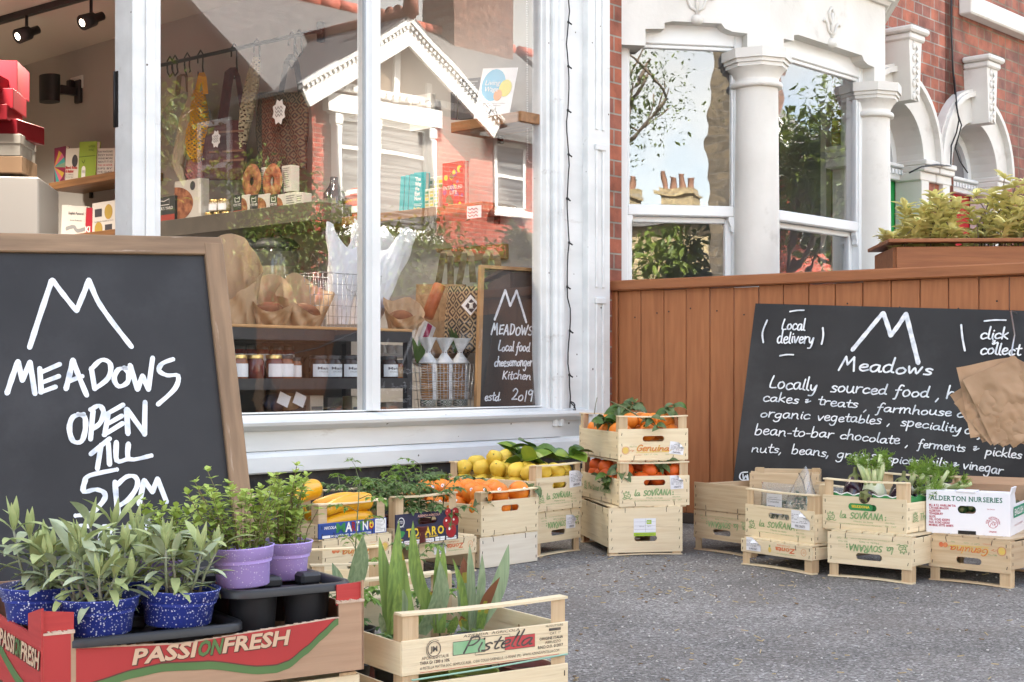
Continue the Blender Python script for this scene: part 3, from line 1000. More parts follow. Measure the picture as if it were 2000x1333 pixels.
# ------------------------------------------------------------------ the bay: plan points in (s, w)
def face_T(p, q):
 d=(q-p).normalized()
 return Trn(Vector((p.x, p.y, 0))) @ Rot(atan2(d.y, d.x), 4, 'Z'), (q-p).length
orn_l=[]
bay=None
for (p, q) in ((Ab, Bb), (Bb, Cb), (Cb, Db)):
 if bay: orn_l.append((bay, orn))
 bay, orn=MB(), MB()
 T, l=face_T(p, q)
 lw=MB(); lw.box(-0.0, l, 0.0, 0.20,-0.02, 0.86, T=T); lw.build('bay_wall', CREAM, house)
 e=0.125
 o2=[(0, zL-0.085), (e, zL-0.085), (e, zL), (e+0.10, zL+0.005), (e+0.10, zL+0.035), (e+0.14, zL+0.045), (l-e-0.14, zL+0.045), (l-e-0.12, zL+0.02), (l-e-0.08, zL+0.005), (l-e, zL), (l-e, zL-0.085), (l, zL-0.085), (l, zFas+0.4), (0, zFas+0.4)]
 bay.prism(o2, T, 0.16)
 cx_=l/2
 zc=zL+0.13
 orn.sphere(T @ Vector((cx_,-0.002, zc-0.075)), 0.032, 14, 8, sc=(1, 1, 0.9))
 for sg in (-1, 1):
  orn.tube([T @ Vector((cx_+sg*a_,-0.003, zc+b_)) for a_, b_ in ((0.0,-0.03), (0.035,-0.01), (0.05, 0.03), (0.075, 0.045), (0.085, 0.03))], 0.009, 6)
  orn.tube([T @ Vector((cx_+sg*a_,-0.003, zc+b_)) for a_, b_ in ((0.0, 0.02), (0.02, 0.06), (0.03, 0.09), (0.0, 0.12))], 0.009, 6)
 orn.tube([T @ Vector((cx_,-0.003, zc-0.05)), T @ Vector((cx_,-0.003, zc+0.09))], 0.012, 6)
orn_l.append((bay, orn))
for bb_, oo_ in orn_l:
 oo_.build('plaster_ornament', CREAM, bb_.build('fascia', CREAM, house))
prof=[(0.0, 0.0), (-0.02, 0.0), (-0.035, 0.02), (-0.05, 0.022), (-0.065, 0.05), (-0.10, 0.065), (-0.11, 0.10), (0.0, 0.115)]
pts=[Ab, Bb, Cb, Db]
path=[]
for i, p in enumerate(pts):
 d0=(pts[i]-pts[i-1]).normalized() if i>0 else None
 d1=(pts[i+1]-pts[i]).normalized() if i<3 else None
 n0=Vector((-d0.y, d0.x)) if d0 is not None else None
 n1=Vector((-d1.y, d1.x)) if d1 is not None else None
 if n0 is None: nn=n1
 elif n1 is None: nn=n0
 else:
  nn=(n0+n1); nn=nn/nn.length; nn=nn/nn.dot(n0)
 path.append((Vector((p.x, p.y, zFas)), Vector((nn.x, nn.y, 0)), Vector((0, 0, 1))))
mb=MB(); mb.sweep(prof, path)
mb.build('cornice', CREAM, house)
mb=MB()
for (p, q) in ((Ab, Bb), (Bb, Cb), (Cb, Db)):
 T, l=face_T(p, q)
 mb.box(-0.02, l+0.02,-0.06, 0.2, 0.86, 0.93, T=T)
mb.build('bay_sill', CREAM, house)
def column(p, r, name='bay_column'):
 m=MB()
 z0, z1=0.93, zL-0.085-0.185
 prof=[(r, 0.0), (r*1.0, (z1-z0)*0.4), (r*0.94, z1-z0)]
 m.lathe([(a, z0+b) for a, b in prof], 28, c=(p.x, p.y, 0))
 o=m.build(name, CREAM, house)
 c=MB()
 c.lathe([(r*0.94, z1-0.005), (r*1.12, z1-0.002), (r*1.14, z1+0.012), (r*1.1, z1+0.024), (r*0.96, z1+0.028), (r*0.98, z1+0.045), (r*1.12, z1+0.075), (r*1.28, z1+0.095)], 28, c=(p.x, p.y, 0))
 for (rr, za_, zb_) in ((1.36, 0.095, 0.115), (1.44, 0.115, 0.135), (1.54, 0.135, 0.1845)):
  k=8
  vs=[]
  for zz in (za_, zb_):
   for i in range(k):
    a=2*PI*(i+0.5)/k+radians(20)
    vs.append((p.x+r*rr*cos(a), p.y+r*rr*sin(a), z1+zz))
  c.add(vs, [tuple(range(k))[::-1], tuple(range(k, 2*k))]+[(i, (i+1)%k, k+(i+1)%k, k+i) for i in range(k)])
 c.build('capital', CREAM, o)
inn=0.085
column(Vector((Bb.x+0.0, Bb.y+inn)), 0.118)
column(Vector((Cb.x-0.02, Cb.y+inn)), 0.118)
def sash(p, q, e0, e1, voile):
 T, l=face_T(p, q)
 x0, x1=e0, l-e1
 zb, zt=0.93, zL+0.06
 ztr0, ztr1=1.535, 1.592
 y=0.075
 m=MB(T)
 fwid=0.042
 m.bbox(x0, x0+fwid, y, y+0.09, zb, zt, 0.005)
 m.bbox(x1-fwid, x1, y, y+0.09, zb, zt, 0.005)
 m.bbox(x0+fwid, x1-fwid, y, y+0.09, zt-0.115, zt, 0.005)
 m.bbox(x0+fwid, x1-fwid, y, y+0.09, zb, zb+0.04, 0.005)
 wo=m.build('sash_window', UPVC, house)
 m=MB(T)
 a, b=x0+fwid, x1-fwid
 m.bbox(a, a+0.012, y+0.012, y+0.045, ztr1, zt-0.115, 0.004)
 m.bbox(b-0.012, b, y+0.012, y+0.045, ztr1, zt-0.115, 0.004)
 m.bbox(a+0.012, b-0.012, y+0.012, y+0.045, zt-0.135, zt-0.115, 0.004)
 m.bbox(a, b, y+0.006, y+0.05, ztr0, ztr1, 0.006)
 for xx, sg in ((a, 1), (b,-1)):
  m.prism([(0, 0), (sg*0.028, 0), (sg*0.028,-0.02), (sg*0.014,-0.05), (sg*0.016,-0.07), (0,-0.085)][::sg], Trn(Vector((xx, y+0.01, ztr0))), 0.03)
 m.build('upper_sash', UPVC, wo)
 m=MB(T)
 m.bbox(a, a+0.035, y+0.048, y+0.085, zb+0.04, ztr0, 0.004)
 m.bbox(b-0.035, b, y+0.048, y+0.085, zb+0.04, ztr0, 0.004)
 m.bbox(a+0.035, b-0.035, y+0.048, y+0.085, zb+0.04, zb+0.09, 0.004)
 m.bbox(a+0.035, b-0.035, y+0.048, y+0.085, ztr0-0.03, ztr0, 0.004)
 m.build('lower_sash', UPVC, wo)
 m=MB(T)
 m.box(a+0.006, b-0.006, y+0.026, y+0.030, ztr1-0.01, zt-0.12)
 m.build('window_pane', GLASSB, wo)
 m=MB(T)
 m.box(a+0.02, b-0.02, y+0.064, y+0.068, zb+0.05, ztr0-0.01)
 m.build('window_pane', GLASSB, wo)
 if voile:
  m=MB(T)
  def cf(u, v):
   x=a+0.04+(0.30*(b-a))*u*(0.35+0.65*abs(v-0.62)*1.6)
   return Vector((x, y+0.16+0.014*sin(u*24), zb+0.06+v*(zt-zb-0.15)))
  m.grid(cf, 30, 10)
  m.build('voile_curtain', mat('grey_voile', (0.42, 0.46, 0.49), (0.33, 0.37, 0.41), rough=0.8, scale=4), wo)
sash(Ab, Bb, 0.012, 0.125, False)
sash(Bb, Cb, 0.12, 0.115, True)
sash(Cb, Db, 0.125, 0.012, False)
m=MB()
m.box(hs0+0.05, Db.x+0.3, 3.2, 3.25, 0, 2.9)
m.box(hs0+0.02, hs0+0.05, 0.23, 3.2, 0, 2.9)
m.box(Db.x+0.3, Db.x+0.33, 0.23, 3.2, 0, 2.9)
m.box(hs0+0.02, Db.x+0.33, 0.23, 3.25, 2.9, 2.95)
m.build('front_room', mat('dim_room_paint', (0.30, 0.31, 0.33), rough=0.8), house)
# ================================================================== across the street (seen mirrored in the panes)
OPP=-13.5                            # w of the opposite fronts
GOLD_W=mat('sunlit_white_joinery', (0.74, 0.73, 0.70), rough=0.5)
PEB=mat('pebbledash', (0.20, 0.14, 0.085), (0.10, 0.07, 0.045), rough=0.9, scale=40)
BLIND=mat('pale_blind', (0.17, 0.17, 0.165), (0.045, 0.045, 0.047), rough=0.3, scale=26, stretch=(0.02, 0.02, 1), detail=0)
def opp_house(label, s0, gabled=True):
 """local x runs along the street, local y towards the back (away from the road), z up; 8.6 m wide"""
 root=thing('gabled_house', label, 'house', fw(s0, OPP, 0), TH+PI)
 Wd, Dp, ze, zr=8.6, 6.0, 5.2, 7.75
 m=MB()
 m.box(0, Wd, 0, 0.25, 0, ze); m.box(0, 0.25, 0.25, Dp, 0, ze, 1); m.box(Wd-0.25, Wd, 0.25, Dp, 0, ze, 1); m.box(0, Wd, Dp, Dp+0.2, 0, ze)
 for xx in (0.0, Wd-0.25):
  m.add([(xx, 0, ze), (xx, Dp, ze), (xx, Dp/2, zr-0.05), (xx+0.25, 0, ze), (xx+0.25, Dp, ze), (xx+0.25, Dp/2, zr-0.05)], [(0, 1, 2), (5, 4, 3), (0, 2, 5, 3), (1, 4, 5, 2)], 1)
 m.build('brick_wall', [BRICK_O, mat('flank_shade_tone', (0.075, 0.07, 0.06), (0.05, 0.047, 0.04), rough=0.9, scale=3)], root)  # flank wall darkened in colour to stand in for its shade
 m=MB()
 for sg in (0, 1):
  y0=-0.3 if sg==0 else Dp+0.3
  vs=[(-0.15, y0, ze-0.1), (Wd+0.15, y0, ze-0.1), (Wd+0.15, Dp/2, zr), (-0.15, Dp/2, zr)]
  vs+=[(x, y, z-0.12) for x, y, z in vs]
  m.add(vs, [(0, 1, 2, 3), (7, 6, 5, 4), (0, 4, 5, 1), (1, 5, 6, 2), (3, 2, 6, 7), (0, 3, 7, 4)])
 rf=m.build('roof', SLATE, root)
 m=MB()
 x=-0.15
 while x<Wd:
  m.tube([(x, Dp/2, zr+0.01), (x+0.43, Dp/2, zr+0.01)], 0.13, 8)
  x+=0.45
 m.build('ridge_tile', RIDGE, rf)
 m=MB()                           # chimney at the local-left end (s is mirrored by the half turn)
 m.box(0.3, 2.1, Dp/2-0.45, Dp/2+0.45, zr-0.7, zr+1.5)
 for k, e in enumerate((0.06, 0.12, 0.06)):
  m.box(0.3-e, 2.1+e, Dp/2-0.45-e, Dp/2+0.45+e, zr+1.2+k*0.085, zr+1.28+k*0.085)
 ch=m.build('chimney', BRICK_C, root)
 for k in range(4):
  m=MB(); m.lathe([(0.15, 0), (0.12, 0.45), (0.15, 0.47), (0.14, 0.52)], 14, c=(0.55+k*0.44, Dp/2, zr+1.48))
  m.build('chimney_pot', RIDGE, ch)
 m=MB()
 T=Trn(Vector((4.0, 1.15, ze+(zr-ze)*(1.45/3.3)))) @ Rot(atan2(zr-ze+0.1, Dp/2+0.3), 4, 'X')
 m.box(-0.5, 0.5,-0.55, 0.55, 0.0, 0.10, T=T)
 sk=m.build('roof_light', mat('grey_flashing', (0.25, 0.25, 0.26), rough=0.5), root)
 m=MB(); m.box(-0.4, 0.4,-0.45, 0.45, 0.102, 0.11, T=T); m.build('pane', mat('sky_lit_pane', (0.05, 0.06, 0.07), rough=0.05, spec=0.8), sk)
 g0, g1=Wd-4.15, Wd-0.0
 gx=(g0+g1)/2
 yb, zg0, zg1=-0.55, 5.22, 6.42
 m=MB()
 m.box(g0+0.3, g1-0.35, yb, 0.0, 0, zg0-0.1)
 m.build('bay_wall', BRICK_O, root)
 m=MB()
 m.add([(g0+0.15, yb, zg0), (g1-0.15, yb, zg0), (gx, yb, zg1-0.1), (g0+0.15, 0.3, zg0), (g1-0.15, 0.3, zg0), (gx, 0.3, zg1-0.1)], [(0, 1, 2), (5, 4, 3), (0, 3, 4, 1)])
 gb=m.build('gable', PEB, root)
 m=MB()
 for xx in (-0.75, 0.0, 0.75):
  hgt=(zg1-zg0)*(1-abs(xx)/2.0)-0.35
  m.box(gx+xx-0.06, gx+xx+0.06, yb-0.05, yb, zg0, zg0+hgt)
 m.box(g0+0.4, g1-0.4, yb-0.08, yb, zg0+0.02, zg0+0.14)
 for i in range(22):
  x=g0+0.5+i*(g1-g0-1.0)/21
  m.box(x-0.035, x+0.035, yb-0.12, yb-0.08, zg0+0.03, zg0+0.10)
 m.box(5.6, 8.05, yb-0.16, yb-0.02, zg0-0.34, zg0-0.06)
 m.build('gable_timber', GOLD_W, gb)
 m=MB()
 for sg in (-1, 1):                 # barge boards with dentils
  a=Vector((gx+sg*2.2, yb-0.3, zg0-0.12)); b=Vector((gx, yb-0.3, zg1+0.06))
  dd=(b-a).normalized(); nn=Vector((-dd.z, 0, dd.x))*(1 if sg<0 else-1)
  L=(b-a).length
  T=Matrix(((dd.x, 0, nn.x, a.x), (0, 1, 0, a.y), (dd.z, 0, nn.z, a.z), (0, 0, 0, 1)))
  m.box(0, L+0.1,-0.06, 0.0,-0.32, 0.0, T=T)
  m.box(0, L+0.1,-0.12, 0.0, 0.0, 0.07, T=T)
  for i in range(26):
   m.box(0.08+i*0.1, 0.13+i*0.1,-0.10,-0.06,-0.07,-0.01, T=T)
 m.build('bargeboard', GOLD_W, gb)
 m=MB()
 for sg in (-1, 1):
  a=(gx+sg*2.3, zg0-0.15);
  vs=[(a[0], yb-0.42, a[1]+0.02), (gx, yb-0.42, zg1+0.2), (gx, 2.4, zg1+0.2), (a[0], 0.9, a[1]+0.02)]
  vs+=[(x, y, z-0.06) for x, y, z in vs]
  m.add(vs, [(0, 1, 2, 3), (7, 6, 5, 4), (0, 4, 5, 1), (1, 5, 6, 2), (2, 6, 7, 3), (3, 7, 4, 0)])
 gr=m.build('gable_roof', SLATE, root)
 m=MB()
 m.tube([(gx, yb-0.45, zg1+0.22), (gx, 2.4, zg1+0.22)], 0.11, 8)
 m.tube([(gx, yb-0.4, zg1+0.2), (gx, yb-0.42, zg1+0.45), (gx, yb-0.3, zg1+0.62), (gx, yb-0.12, zg1+0.68), (gx, yb-0.05, zg1+0.56), (gx, yb-0.16, zg1+0.50)], [0.14, 0.12, 0.1, 0.08, 0.06, 0.04], 8)
 for i in range(4):
  m.sphere((gx, yb-0.1+i*0.22, zg1+0.3), 0.1, 10, 8)
 m.build('finial', mat('terracotta_dark', (0.22, 0.08, 0.05), rough=0.7), gr)
 for (z0, z1) in ((3.05, 4.86), (0.9, 2.5)):
  xs=(5.8, 7.05, 7.85)
  for i in range(2):
   xa, xb=xs[i]+0.11, xs[i+1]-0.11
   m=MB()
   y0=yb-0.06
   m.box(xa-0.09, xa, y0-0.02, y0+0.06, z0, z1); m.box(xb, xb+0.09, y0-0.02, y0+0.06, z0, z1)
   m.box(xa, xb, y0-0.02, y0+0.06, z1-0.08, z1); m.box(xa, xb, y0-0.02, y0+0.06, z0, z0+0.09)
   zm=z0+(z1-z0)*0.72
   m.box(xa, xb, y0-0.02, y0+0.05, zm-0.03, zm+0.03)
   w=m.build('window', GOLD_W, root)
   m=MB(); m.box(xa, xb, y0+0.02, y0+0.03, z0+0.09, z1-0.08); m.build('pane', BLIND, w)
  m=MB()
  for x in xs:
   m.box(x-0.05, x+0.05, yb-0.16, yb-0.02, z0, z1)
   m.box(x-0.08, x+0.08, yb-0.18, yb-0.02, z1-0.16, z1-0.02)
   m.tube([(x, yb-0.17, z0+0.05), (x, yb-0.17, z1-0.2)], 0.05, 10)
  m.box(5.6, 8.05, yb-0.2, yb, z0-0.14, z0)
  m.box(5.7, 7.95, yb-0.1, yb, z1, z1+0.1)
  m.build('bay_joinery', GOLD_W, root)
 for xx in (3.15, 1.2):
  for (z0, z1) in ((3.75, 5.0), (1.0, 2.4)):
   m=MB()
   m.box(xx-0.42, xx+0.42,-0.03, 0.0, z0, z0+0.07); m.box(xx-0.42, xx+0.42,-0.03, 0.0, z1-0.08, z1)
   m.box(xx-0.42, xx-0.34,-0.03, 0.0, z0, z1); m.box(xx+0.34, xx+0.42,-0.03, 0.0, z0, z1)
   m.box(xx-0.34, xx+0.34,-0.03, 0.0, (z0+z1)/2-0.03, (z0+z1)/2+0.03)
   m.box(xx-0.52, xx+0.52,-0.12, 0.0, z0-0.12, z0)
   w=m.build('window', GOLD_W, root)
   m=MB(); m.box(xx-0.34, xx+0.34,-0.012,-0.006, z0+0.07, z1-0.08); m.build('pane', BLIND, w)
 m=MB()
 m.box(Wd+0.0, Wd+0.05, 1.1, 1.2, 3.4, 4.9); m.box(Wd, Wd+0.05, 1.9, 2.0, 3.4, 4.9); m.box(Wd, Wd+0.05, 1.2, 1.9, 4.8, 4.9); m.box(Wd, Wd+0.05, 1.2, 1.9, 3.4, 3.5); m.box(Wd, Wd+0.05, 1.2, 1.9, 4.1, 4.18)
 w=m.build('window', GOLD_W, root)
 m=MB(); m.box(Wd, Wd+0.02, 1.2, 1.9, 3.5, 4.8); m.build('pane', BLIND, w)
 return root
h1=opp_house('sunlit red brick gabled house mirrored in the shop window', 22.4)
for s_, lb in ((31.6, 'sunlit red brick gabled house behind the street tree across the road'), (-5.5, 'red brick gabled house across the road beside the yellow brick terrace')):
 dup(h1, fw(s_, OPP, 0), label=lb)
yt=thing('brick_terrace', 'low yellow brick terrace with clay chimney pots mirrored in the bay window', 'terrace', fw(1.0,-36, 0), TH+PI)
m=MB()
m.box(-2, 26, 0, 6, 0, 5.5)
m.add([(-2, 0, 5.5), (26, 0, 5.5), (26, 6, 5.5), (-2, 6, 5.5), (-2, 3, 6.05), (26, 3, 6.05)], [(0, 4, 3), (1, 2, 5)])
m.build('brick_wall', BRICK_Y, yt)
m=MB()
m.add([(-2.2,-0.3, 5.45), (26.2,-0.3, 5.45), (26.2, 3, 6.15), (-2.2, 3, 6.15), (26.2, 6.3, 5.45), (-2.2, 6.3, 5.45)], [(0, 1, 2, 3), (3, 2, 4, 5)])
m.build('roof', SLATE, yt)
for i, cx_ in enumerate((3.0, 8.1, 10.2, 19.5)):
 m=MB()
 m.box(cx_-0.66, cx_+0.66, 0.8, 1.6, 5.5, 6.7)
 m.box(cx_-0.72, cx_+0.72, 0.74, 1.66, 6.5, 6.58)
 c_=m.build('chimney', BRICK_Y, yt)
 for k in range(4):
  m=MB(); m.lathe([(0.13, 0), (0.09, 0.42+0.15*(k%2)), (0.12, 0.45+0.15*(k%2)), (0.001, 0.45+0.15*(k%2))], 14, c=(cx_-0.48+k*0.32, 1.2, 6.69)); m.build('chimney_pot', mat('dull_clay_pot', (0.24, 0.13, 0.085), rough=0.8), c_)
for cx_ in (1.2, 5.5, 11, 16.5, 22):
 for z0 in (0.9, 2.9):
  m=MB(); m.box(cx_-0.55, cx_+0.55,-0.06, 0.0, z0, z0+1.3); w=m.build('window', GOLD_W, yt)
  m=MB(); m.box(cx_-0.45, cx_+0.45,-0.075,-0.061, z0+0.1, z0+1.2); m.build('pane', BLIND, w)
LEAFT=leafmat('tree_leaf', (0.16, 0.21, 0.035), (0.07, 0.105, 0.02), scale=2.5, trans=0.35)
BARK=mat('tree_bark', (0.16, 0.12, 0.085), (0.09, 0.07, 0.05), rough=0.9, scale=9, stretch=(1, 1, 0.2), bump=0.6)
def tree(label, base, h, cr, n, leaf, seed, rz=0.0, name='street_tree', trunk=0.11, gap=0.5):
 rnd=random.Random(seed)
 t=thing(name, label, 'tree' if 'tree' in name else 'shrub', base, rz)
 tr=MB()
 tips=[]
 def grow(p, d, L, r, lev):
  pts=[p.copy()]
  q=p.copy(); dd=d.copy()
  for i in range(4):
   dd=(dd+Vector((rnd.uniform(-.22, .22), rnd.uniform(-.22, .22), rnd.uniform(-.06, .16)))).normalized()
   q=q+dd*L/4
   pts.append(q.copy())
  tr.tube(pts, [r*(1-0.11*i) for i in range(5)], 6 if lev<2 else 4)
  if lev>=3:
   tips.extend(pts[1:])
   return
  if lev>=2: tips.extend(pts[2:])
  for k in range(3 if lev<2 else 3):
   a=rnd.uniform(0, 2*PI)
   el=rnd.uniform(0.25, 0.9) if lev else rnd.uniform(0.5, 1.0)
   nd=Vector((cos(a)*cos(el), sin(a)*cos(el), sin(el)))
   grow(pts[rnd.choice((3, 4, 4))], (dd*0.4+nd).normalized(), L*rnd.uniform(0.55, 0.8), r*0.58, lev+1)
 grow(Vector((0, 0, 0)), Vector((0, 0, 1)), h*0.42, trunk, 0)
 tr.build('trunk', BARK, t)
 c=MB()
 for i in range(n):
  p=rnd.choice(tips)
  q=p+Vector((rnd.gauss(0, 1), rnd.gauss(0, 1), rnd.gauss(0, 0.8)))*cr*gap*0.3
  d=Vector((rnd.uniform(-1, 1), rnd.uniform(-1, 1), rnd.uniform(-0.8, 0.5)))
  c.leaf(q, d, Vector((rnd.uniform(-.5, .5), rnd.uniform(-.5, .5), 1)), leaf*rnd.uniform(0.7, 1.3), leaf*0.6, curl=0.5, prof=(0.2, 1.0, 0.0))
 c.build('crown', LEAFT, t)
 return t
tree('small leafy shrub before the gabled house, mirrored low in the left pane', fw(12.6,-11.6, 0), 3.6, 1.3, 2600, 0.10, 3, name='front_garden_shrub', trunk=0.05)
tree('small leafy shrub before the gabled house, mirrored in the middle of the window', fw(15.4,-11.6, 0), 3.0, 1.1, 1700, 0.10, 4, name='front_garden_shrub', trunk=0.04)
tree('tall dark tree beside the gabled house across the road', fw(10.8,-15.5, 0), 5.2, 2.0, 3000, 0.16, 5, trunk=0.12)
tree('spreading street tree mirrored against blue sky in the bay window', fw(0.3,-11.5, 0), 6.0, 1.9, 2300, 0.06, 11, trunk=0.11)
tree('leafy street tree mirrored in the front pane of the bay', fw(24.4,-11.3, 0), 6.4, 2.6, 5200, 0.13, 13, trunk=0.13)
tree('leafy street tree mirrored beside the first in the front pane', fw(26.4,-11.4, 0), 6.2, 2.6, 5200, 0.13, 17, trunk=0.13)
for i_, s_ in enumerate((-8.2,-5.6,-3.2)):
 tree(('dark bushy hedge tree below the chimneys, away from the tall flank', 'dark bushy hedge tree below the chimneys, middle of three', 'dark bushy hedge tree below the chimneys, beside the tall flank')[i_], fw(s_,-27, 0), 4.1, 2.6, 2200, 0.24, 30+i_, name='hedge_shrub', trunk=0.06)
fl=thing('brick_house', 'tall yellow brick house flank mirrored at the edge of the bay window', 'house', fw(3.62,-24.5, 0), TH+PI)
m=MB(); m.box(0, 5.5, 0, 7, 0, 9.0); m.build('brick_wall', brickmat('grimy_yellow_brick', (0.135, 0.105, 0.065), (0.06, 0.05, 0.035), (0.12, 0.105, 0.085), D, scale=2.2), fl)
m=MB(); m.add([(-0.2,-0.2, 9.0), (5.7,-0.2, 9.0), (5.7, 7.2, 9.0), (-0.2, 7.2, 9.0), (2.75,-0.2, 11), (2.75, 7.2, 11)], [(0, 1, 4), (2, 3, 5), (1, 2, 5, 4), (3, 0, 4, 5)]); m.build('roof', SLATE, fl)
hd=thing('privet_hedge', 'tall dark privet hedge before the sunlit gabled house, mirrored low in the shop window', 'hedge', fw(17.6,-11.0, 0), TH)
m=MB(); rh=random.Random(6)
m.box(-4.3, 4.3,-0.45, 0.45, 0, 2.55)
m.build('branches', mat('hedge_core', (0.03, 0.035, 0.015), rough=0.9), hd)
m=MB()
for i in range(5200):
 x, z=rh.uniform(-4.4, 4.4), rh.uniform(0.9, 2.75)+rh.random()**4*0.3
 y=rh.uniform(0.35, 0.6)*(1 if rh.random()<0.8 else-1)
 m.leaf((x, y if z<2.6 else rh.uniform(-.5, .5), z), Vector((rh.uniform(-1, 1), rh.uniform(-.2, 1), rh.uniform(-.5, 1))), Vector((0, 0, 1)), rh.uniform(0.07, 0.13), 0.06, 0.5, 0.2, 0, (0.2, 1, 0))
m.build('foliage', LEAFT, hd)
# ================================================================== fence, planter, cable
fA=Vector((0.508, 7.13, 0))
fd=Vector((0.809,-0.588, 0)).normalized()
fyaw=atan2(fd.y, fd.x)
fn=Vector((fd.y,-fd.x, 0))           # towards the camera
fence=thing('wooden_fence', 'orange brown vertical board fence running out from the shop', 'fence', fA, fyaw)
L_F=3.4
m=MB()
rnd=random.Random(5)
x=0.03
mbd=MB()
while x<L_F:
 w_=0.128+rnd.uniform(-0.003, 0.003)
 dz=rnd.uniform(-0.004, 0.004)
 mbd.bbox(x, x+w_-0.004, rnd.uniform(0.0, 0.004), 0.022, 0.05, 1.135+dz, 0.0025)
 x+=w_
fb=mbd.build('boards', FENCE, fence)
m=MB()
for k in range(int((L_F-0.03)/0.128)):
 for z in (0.25, 1.02):
  if rnd.random()<0.5:
   m.sphere((0.03+k*0.128+rnd.uniform(0.02, 0.1),-0.0005, z+rnd.uniform(-0.02, 0.02)), 0.004, 8, 5, sc=(1, 0.4, 1))
m.build('nail_pattern', IRON, fb)
m=MB(); m.bbox(-0.02, L_F,-0.035, 0.075, 1.137, 1.188, 0.006)
m.build('cap_rail', FENCEH, fence)
m=MB(); m.bbox(-0.012, 0.026,-0.012, 0.06, 0.0, 1.137, 0.004)
m.build('end_post', FENCE, fence)
m=MB(); m.box(0.0, L_F, 0.023, 0.06, 0.02, 0.95); m.bbox(0.027, L_F,-0.008, 0.0225, 0.0, 0.05, 0.004)
m.build('gravel_board', mat('dark_brown_board', (0.06, 0.045, 0.035), rough=0.8), fence)  # one dark brown for the bottom board and the backing
pp=at(1746, 470, 6.75)
pyaw=radians(-4)
pl=thing('planter_box', 'tall brown stained timber planter box behind the fence', 'planter', (pp.x, pp.y, 0), pyaw)
zt=pp.z
m=MB()
for k, (z0, z1) in enumerate(((zt-0.165, zt-0.03), (zt-0.31, zt-0.17), (zt-0.46, zt-0.315), (zt-0.61, zt-0.465), (0.0, zt-0.615))):
 m.bbox(0.012, 1.15, 0.0, 0.022, z0, z1, 0.003)
 m.bbox(0.0, 0.022, 0.024, 0.5, z0, z1, 0.003)
 m.bbox(1.14, 1.162, 0.024, 0.5, z0, z1, 0.003)
 m.bbox(0.012, 1.15, 0.49, 0.512, z0, z1, 0.003)
m.build('planks', FENCEH, pl)
m=MB()
m.bbox(-0.03, 1.19,-0.03, 0.05, zt-0.012, zt+0.006, 0.003); m.bbox(-0.03, 0.05, 0.052, 0.53, zt-0.012, zt+0.006, 0.003)
m.bbox(1.11, 1.19, 0.052, 0.53, zt-0.012, zt+0.006, 0.003); m.bbox(0.052, 1.108, 0.46, 0.53, zt-0.012, zt+0.006, 0.003)
m.build('rim_board', FENCEH, pl)
m=MB(); m.box(0.03, 1.13, 0.03, 0.48, zt-0.1, zt-0.05)
SOIL=mat('potting_soil', (0.035, 0.024, 0.017), (0.07, 0.05, 0.035), rough=0.95, scale=60, bump=1.0, bscale=120)
m.build('soil', SOIL, pl)
VG=leafmat('variegated_leaf_green', (0.30, 0.39, 0.08), (0.18, 0.28, 0.045), scale=30)
VY=leafmat('variegated_leaf_cream', (0.90, 0.82, 0.36), (0.84, 0.78, 0.36), scale=30)
sb=thing('variegated_shrub', 'green and yellow variegated evergreen shrub growing in the planter', 'shrub', (pp.x, pp.y, zt-0.05), pyaw)
rnd=random.Random(21)
st=MB(); lf=MB()
for i in range(90):
 bx, by=rnd.uniform(0.06, 1.05), rnd.uniform(0.1, 0.42)
 prof_h=0.14+0.19*math.exp(-((bx-0.56)/0.18)**2)+0.11*math.exp(-((bx-0.22)/0.15)**2)
 if bx>0.8: prof_h*=0.8
 h=prof_h*rnd.uniform(0.3, 1.12)
 tip=Vector((bx+rnd.uniform(-.11, .11), by+rnd.uniform(-.14, .06), h))
 st.tube([(bx, by,-0.02), (bx+rnd.uniform(-.02, .02), by, h*0.5), tip], [0.004, 0.003, 0.002], 5)
 for ww in range(6):
  c=Vector((bx, by,-0.02)).lerp(tip, 1-0.13*ww)
  for k in range(8 if ww<2 else 5):
   a=k*2.4+rnd.uniform(-.3, .3)
   el=rnd.uniform(0.1, 0.9)
   d=Vector((cos(a)*cos(el), sin(a)*cos(el), sin(el)))
   Lf=rnd.uniform(0.05, 0.08)
   wl=Lf*0.44
   up=Vector((-d.x*0.5,-d.y*0.5, 1))
   lf.leaf(c, d, up, Lf, wl, 0.35, 0.2, 1, (0.15, 0.75, 1, 0.8, 0.1))
   lf.leaf(c+up.normalized()*0.0012, d, up, Lf*0.86, wl*rnd.uniform(0.18, 0.5), 0.33, 0.2, 0, (0.3, 0.85, 0.9, 0.6, 0.05))
st.build('stem', BARK, sb)
lf.build('leaves', [VG, VY], sb)
m=MB()
pts=[]
for i in range(40):
 y=-20+i*21.5
 if y>815: break
 s_, z_=fpx(1105+2.2*sin(i*0.9)+rnd.uniform(-1, 1)+(2 if y>600 else 0), y,-0.012)
 pts.append(fw(s_-0.0,-0.026, z_))
m.tube(pts, 0.0032, 6)
for i in range(3, len(pts), 4):
 p=pts[i]
 m.sphere(p, 0.0062, 8, 6, sc=(1, 1, 1.3))
 m.tube([p+Vector((0.0, 0, 0)), p+D*0.012-N*0.012+Vector((0, 0,-0.012))], 0.004, 5)
e=pts[-1]
m.tube([e+D*(0.018*sin(t*1.3))-N*(0.012+0.01*cos(t))+Vector((0, 0,-0.01-0.035*(1-cos(t))/2)) for t in [k*0.5 for k in range(14)]], 0.004, 6)
m.tube([e+D*(0.012*sin(t*2.3))-N*(0.018+0.008*cos(2*t))+Vector((0, 0, 0.03*sin(t))) for t in [k*0.5 for k in range(13)]], 0.0035, 6)
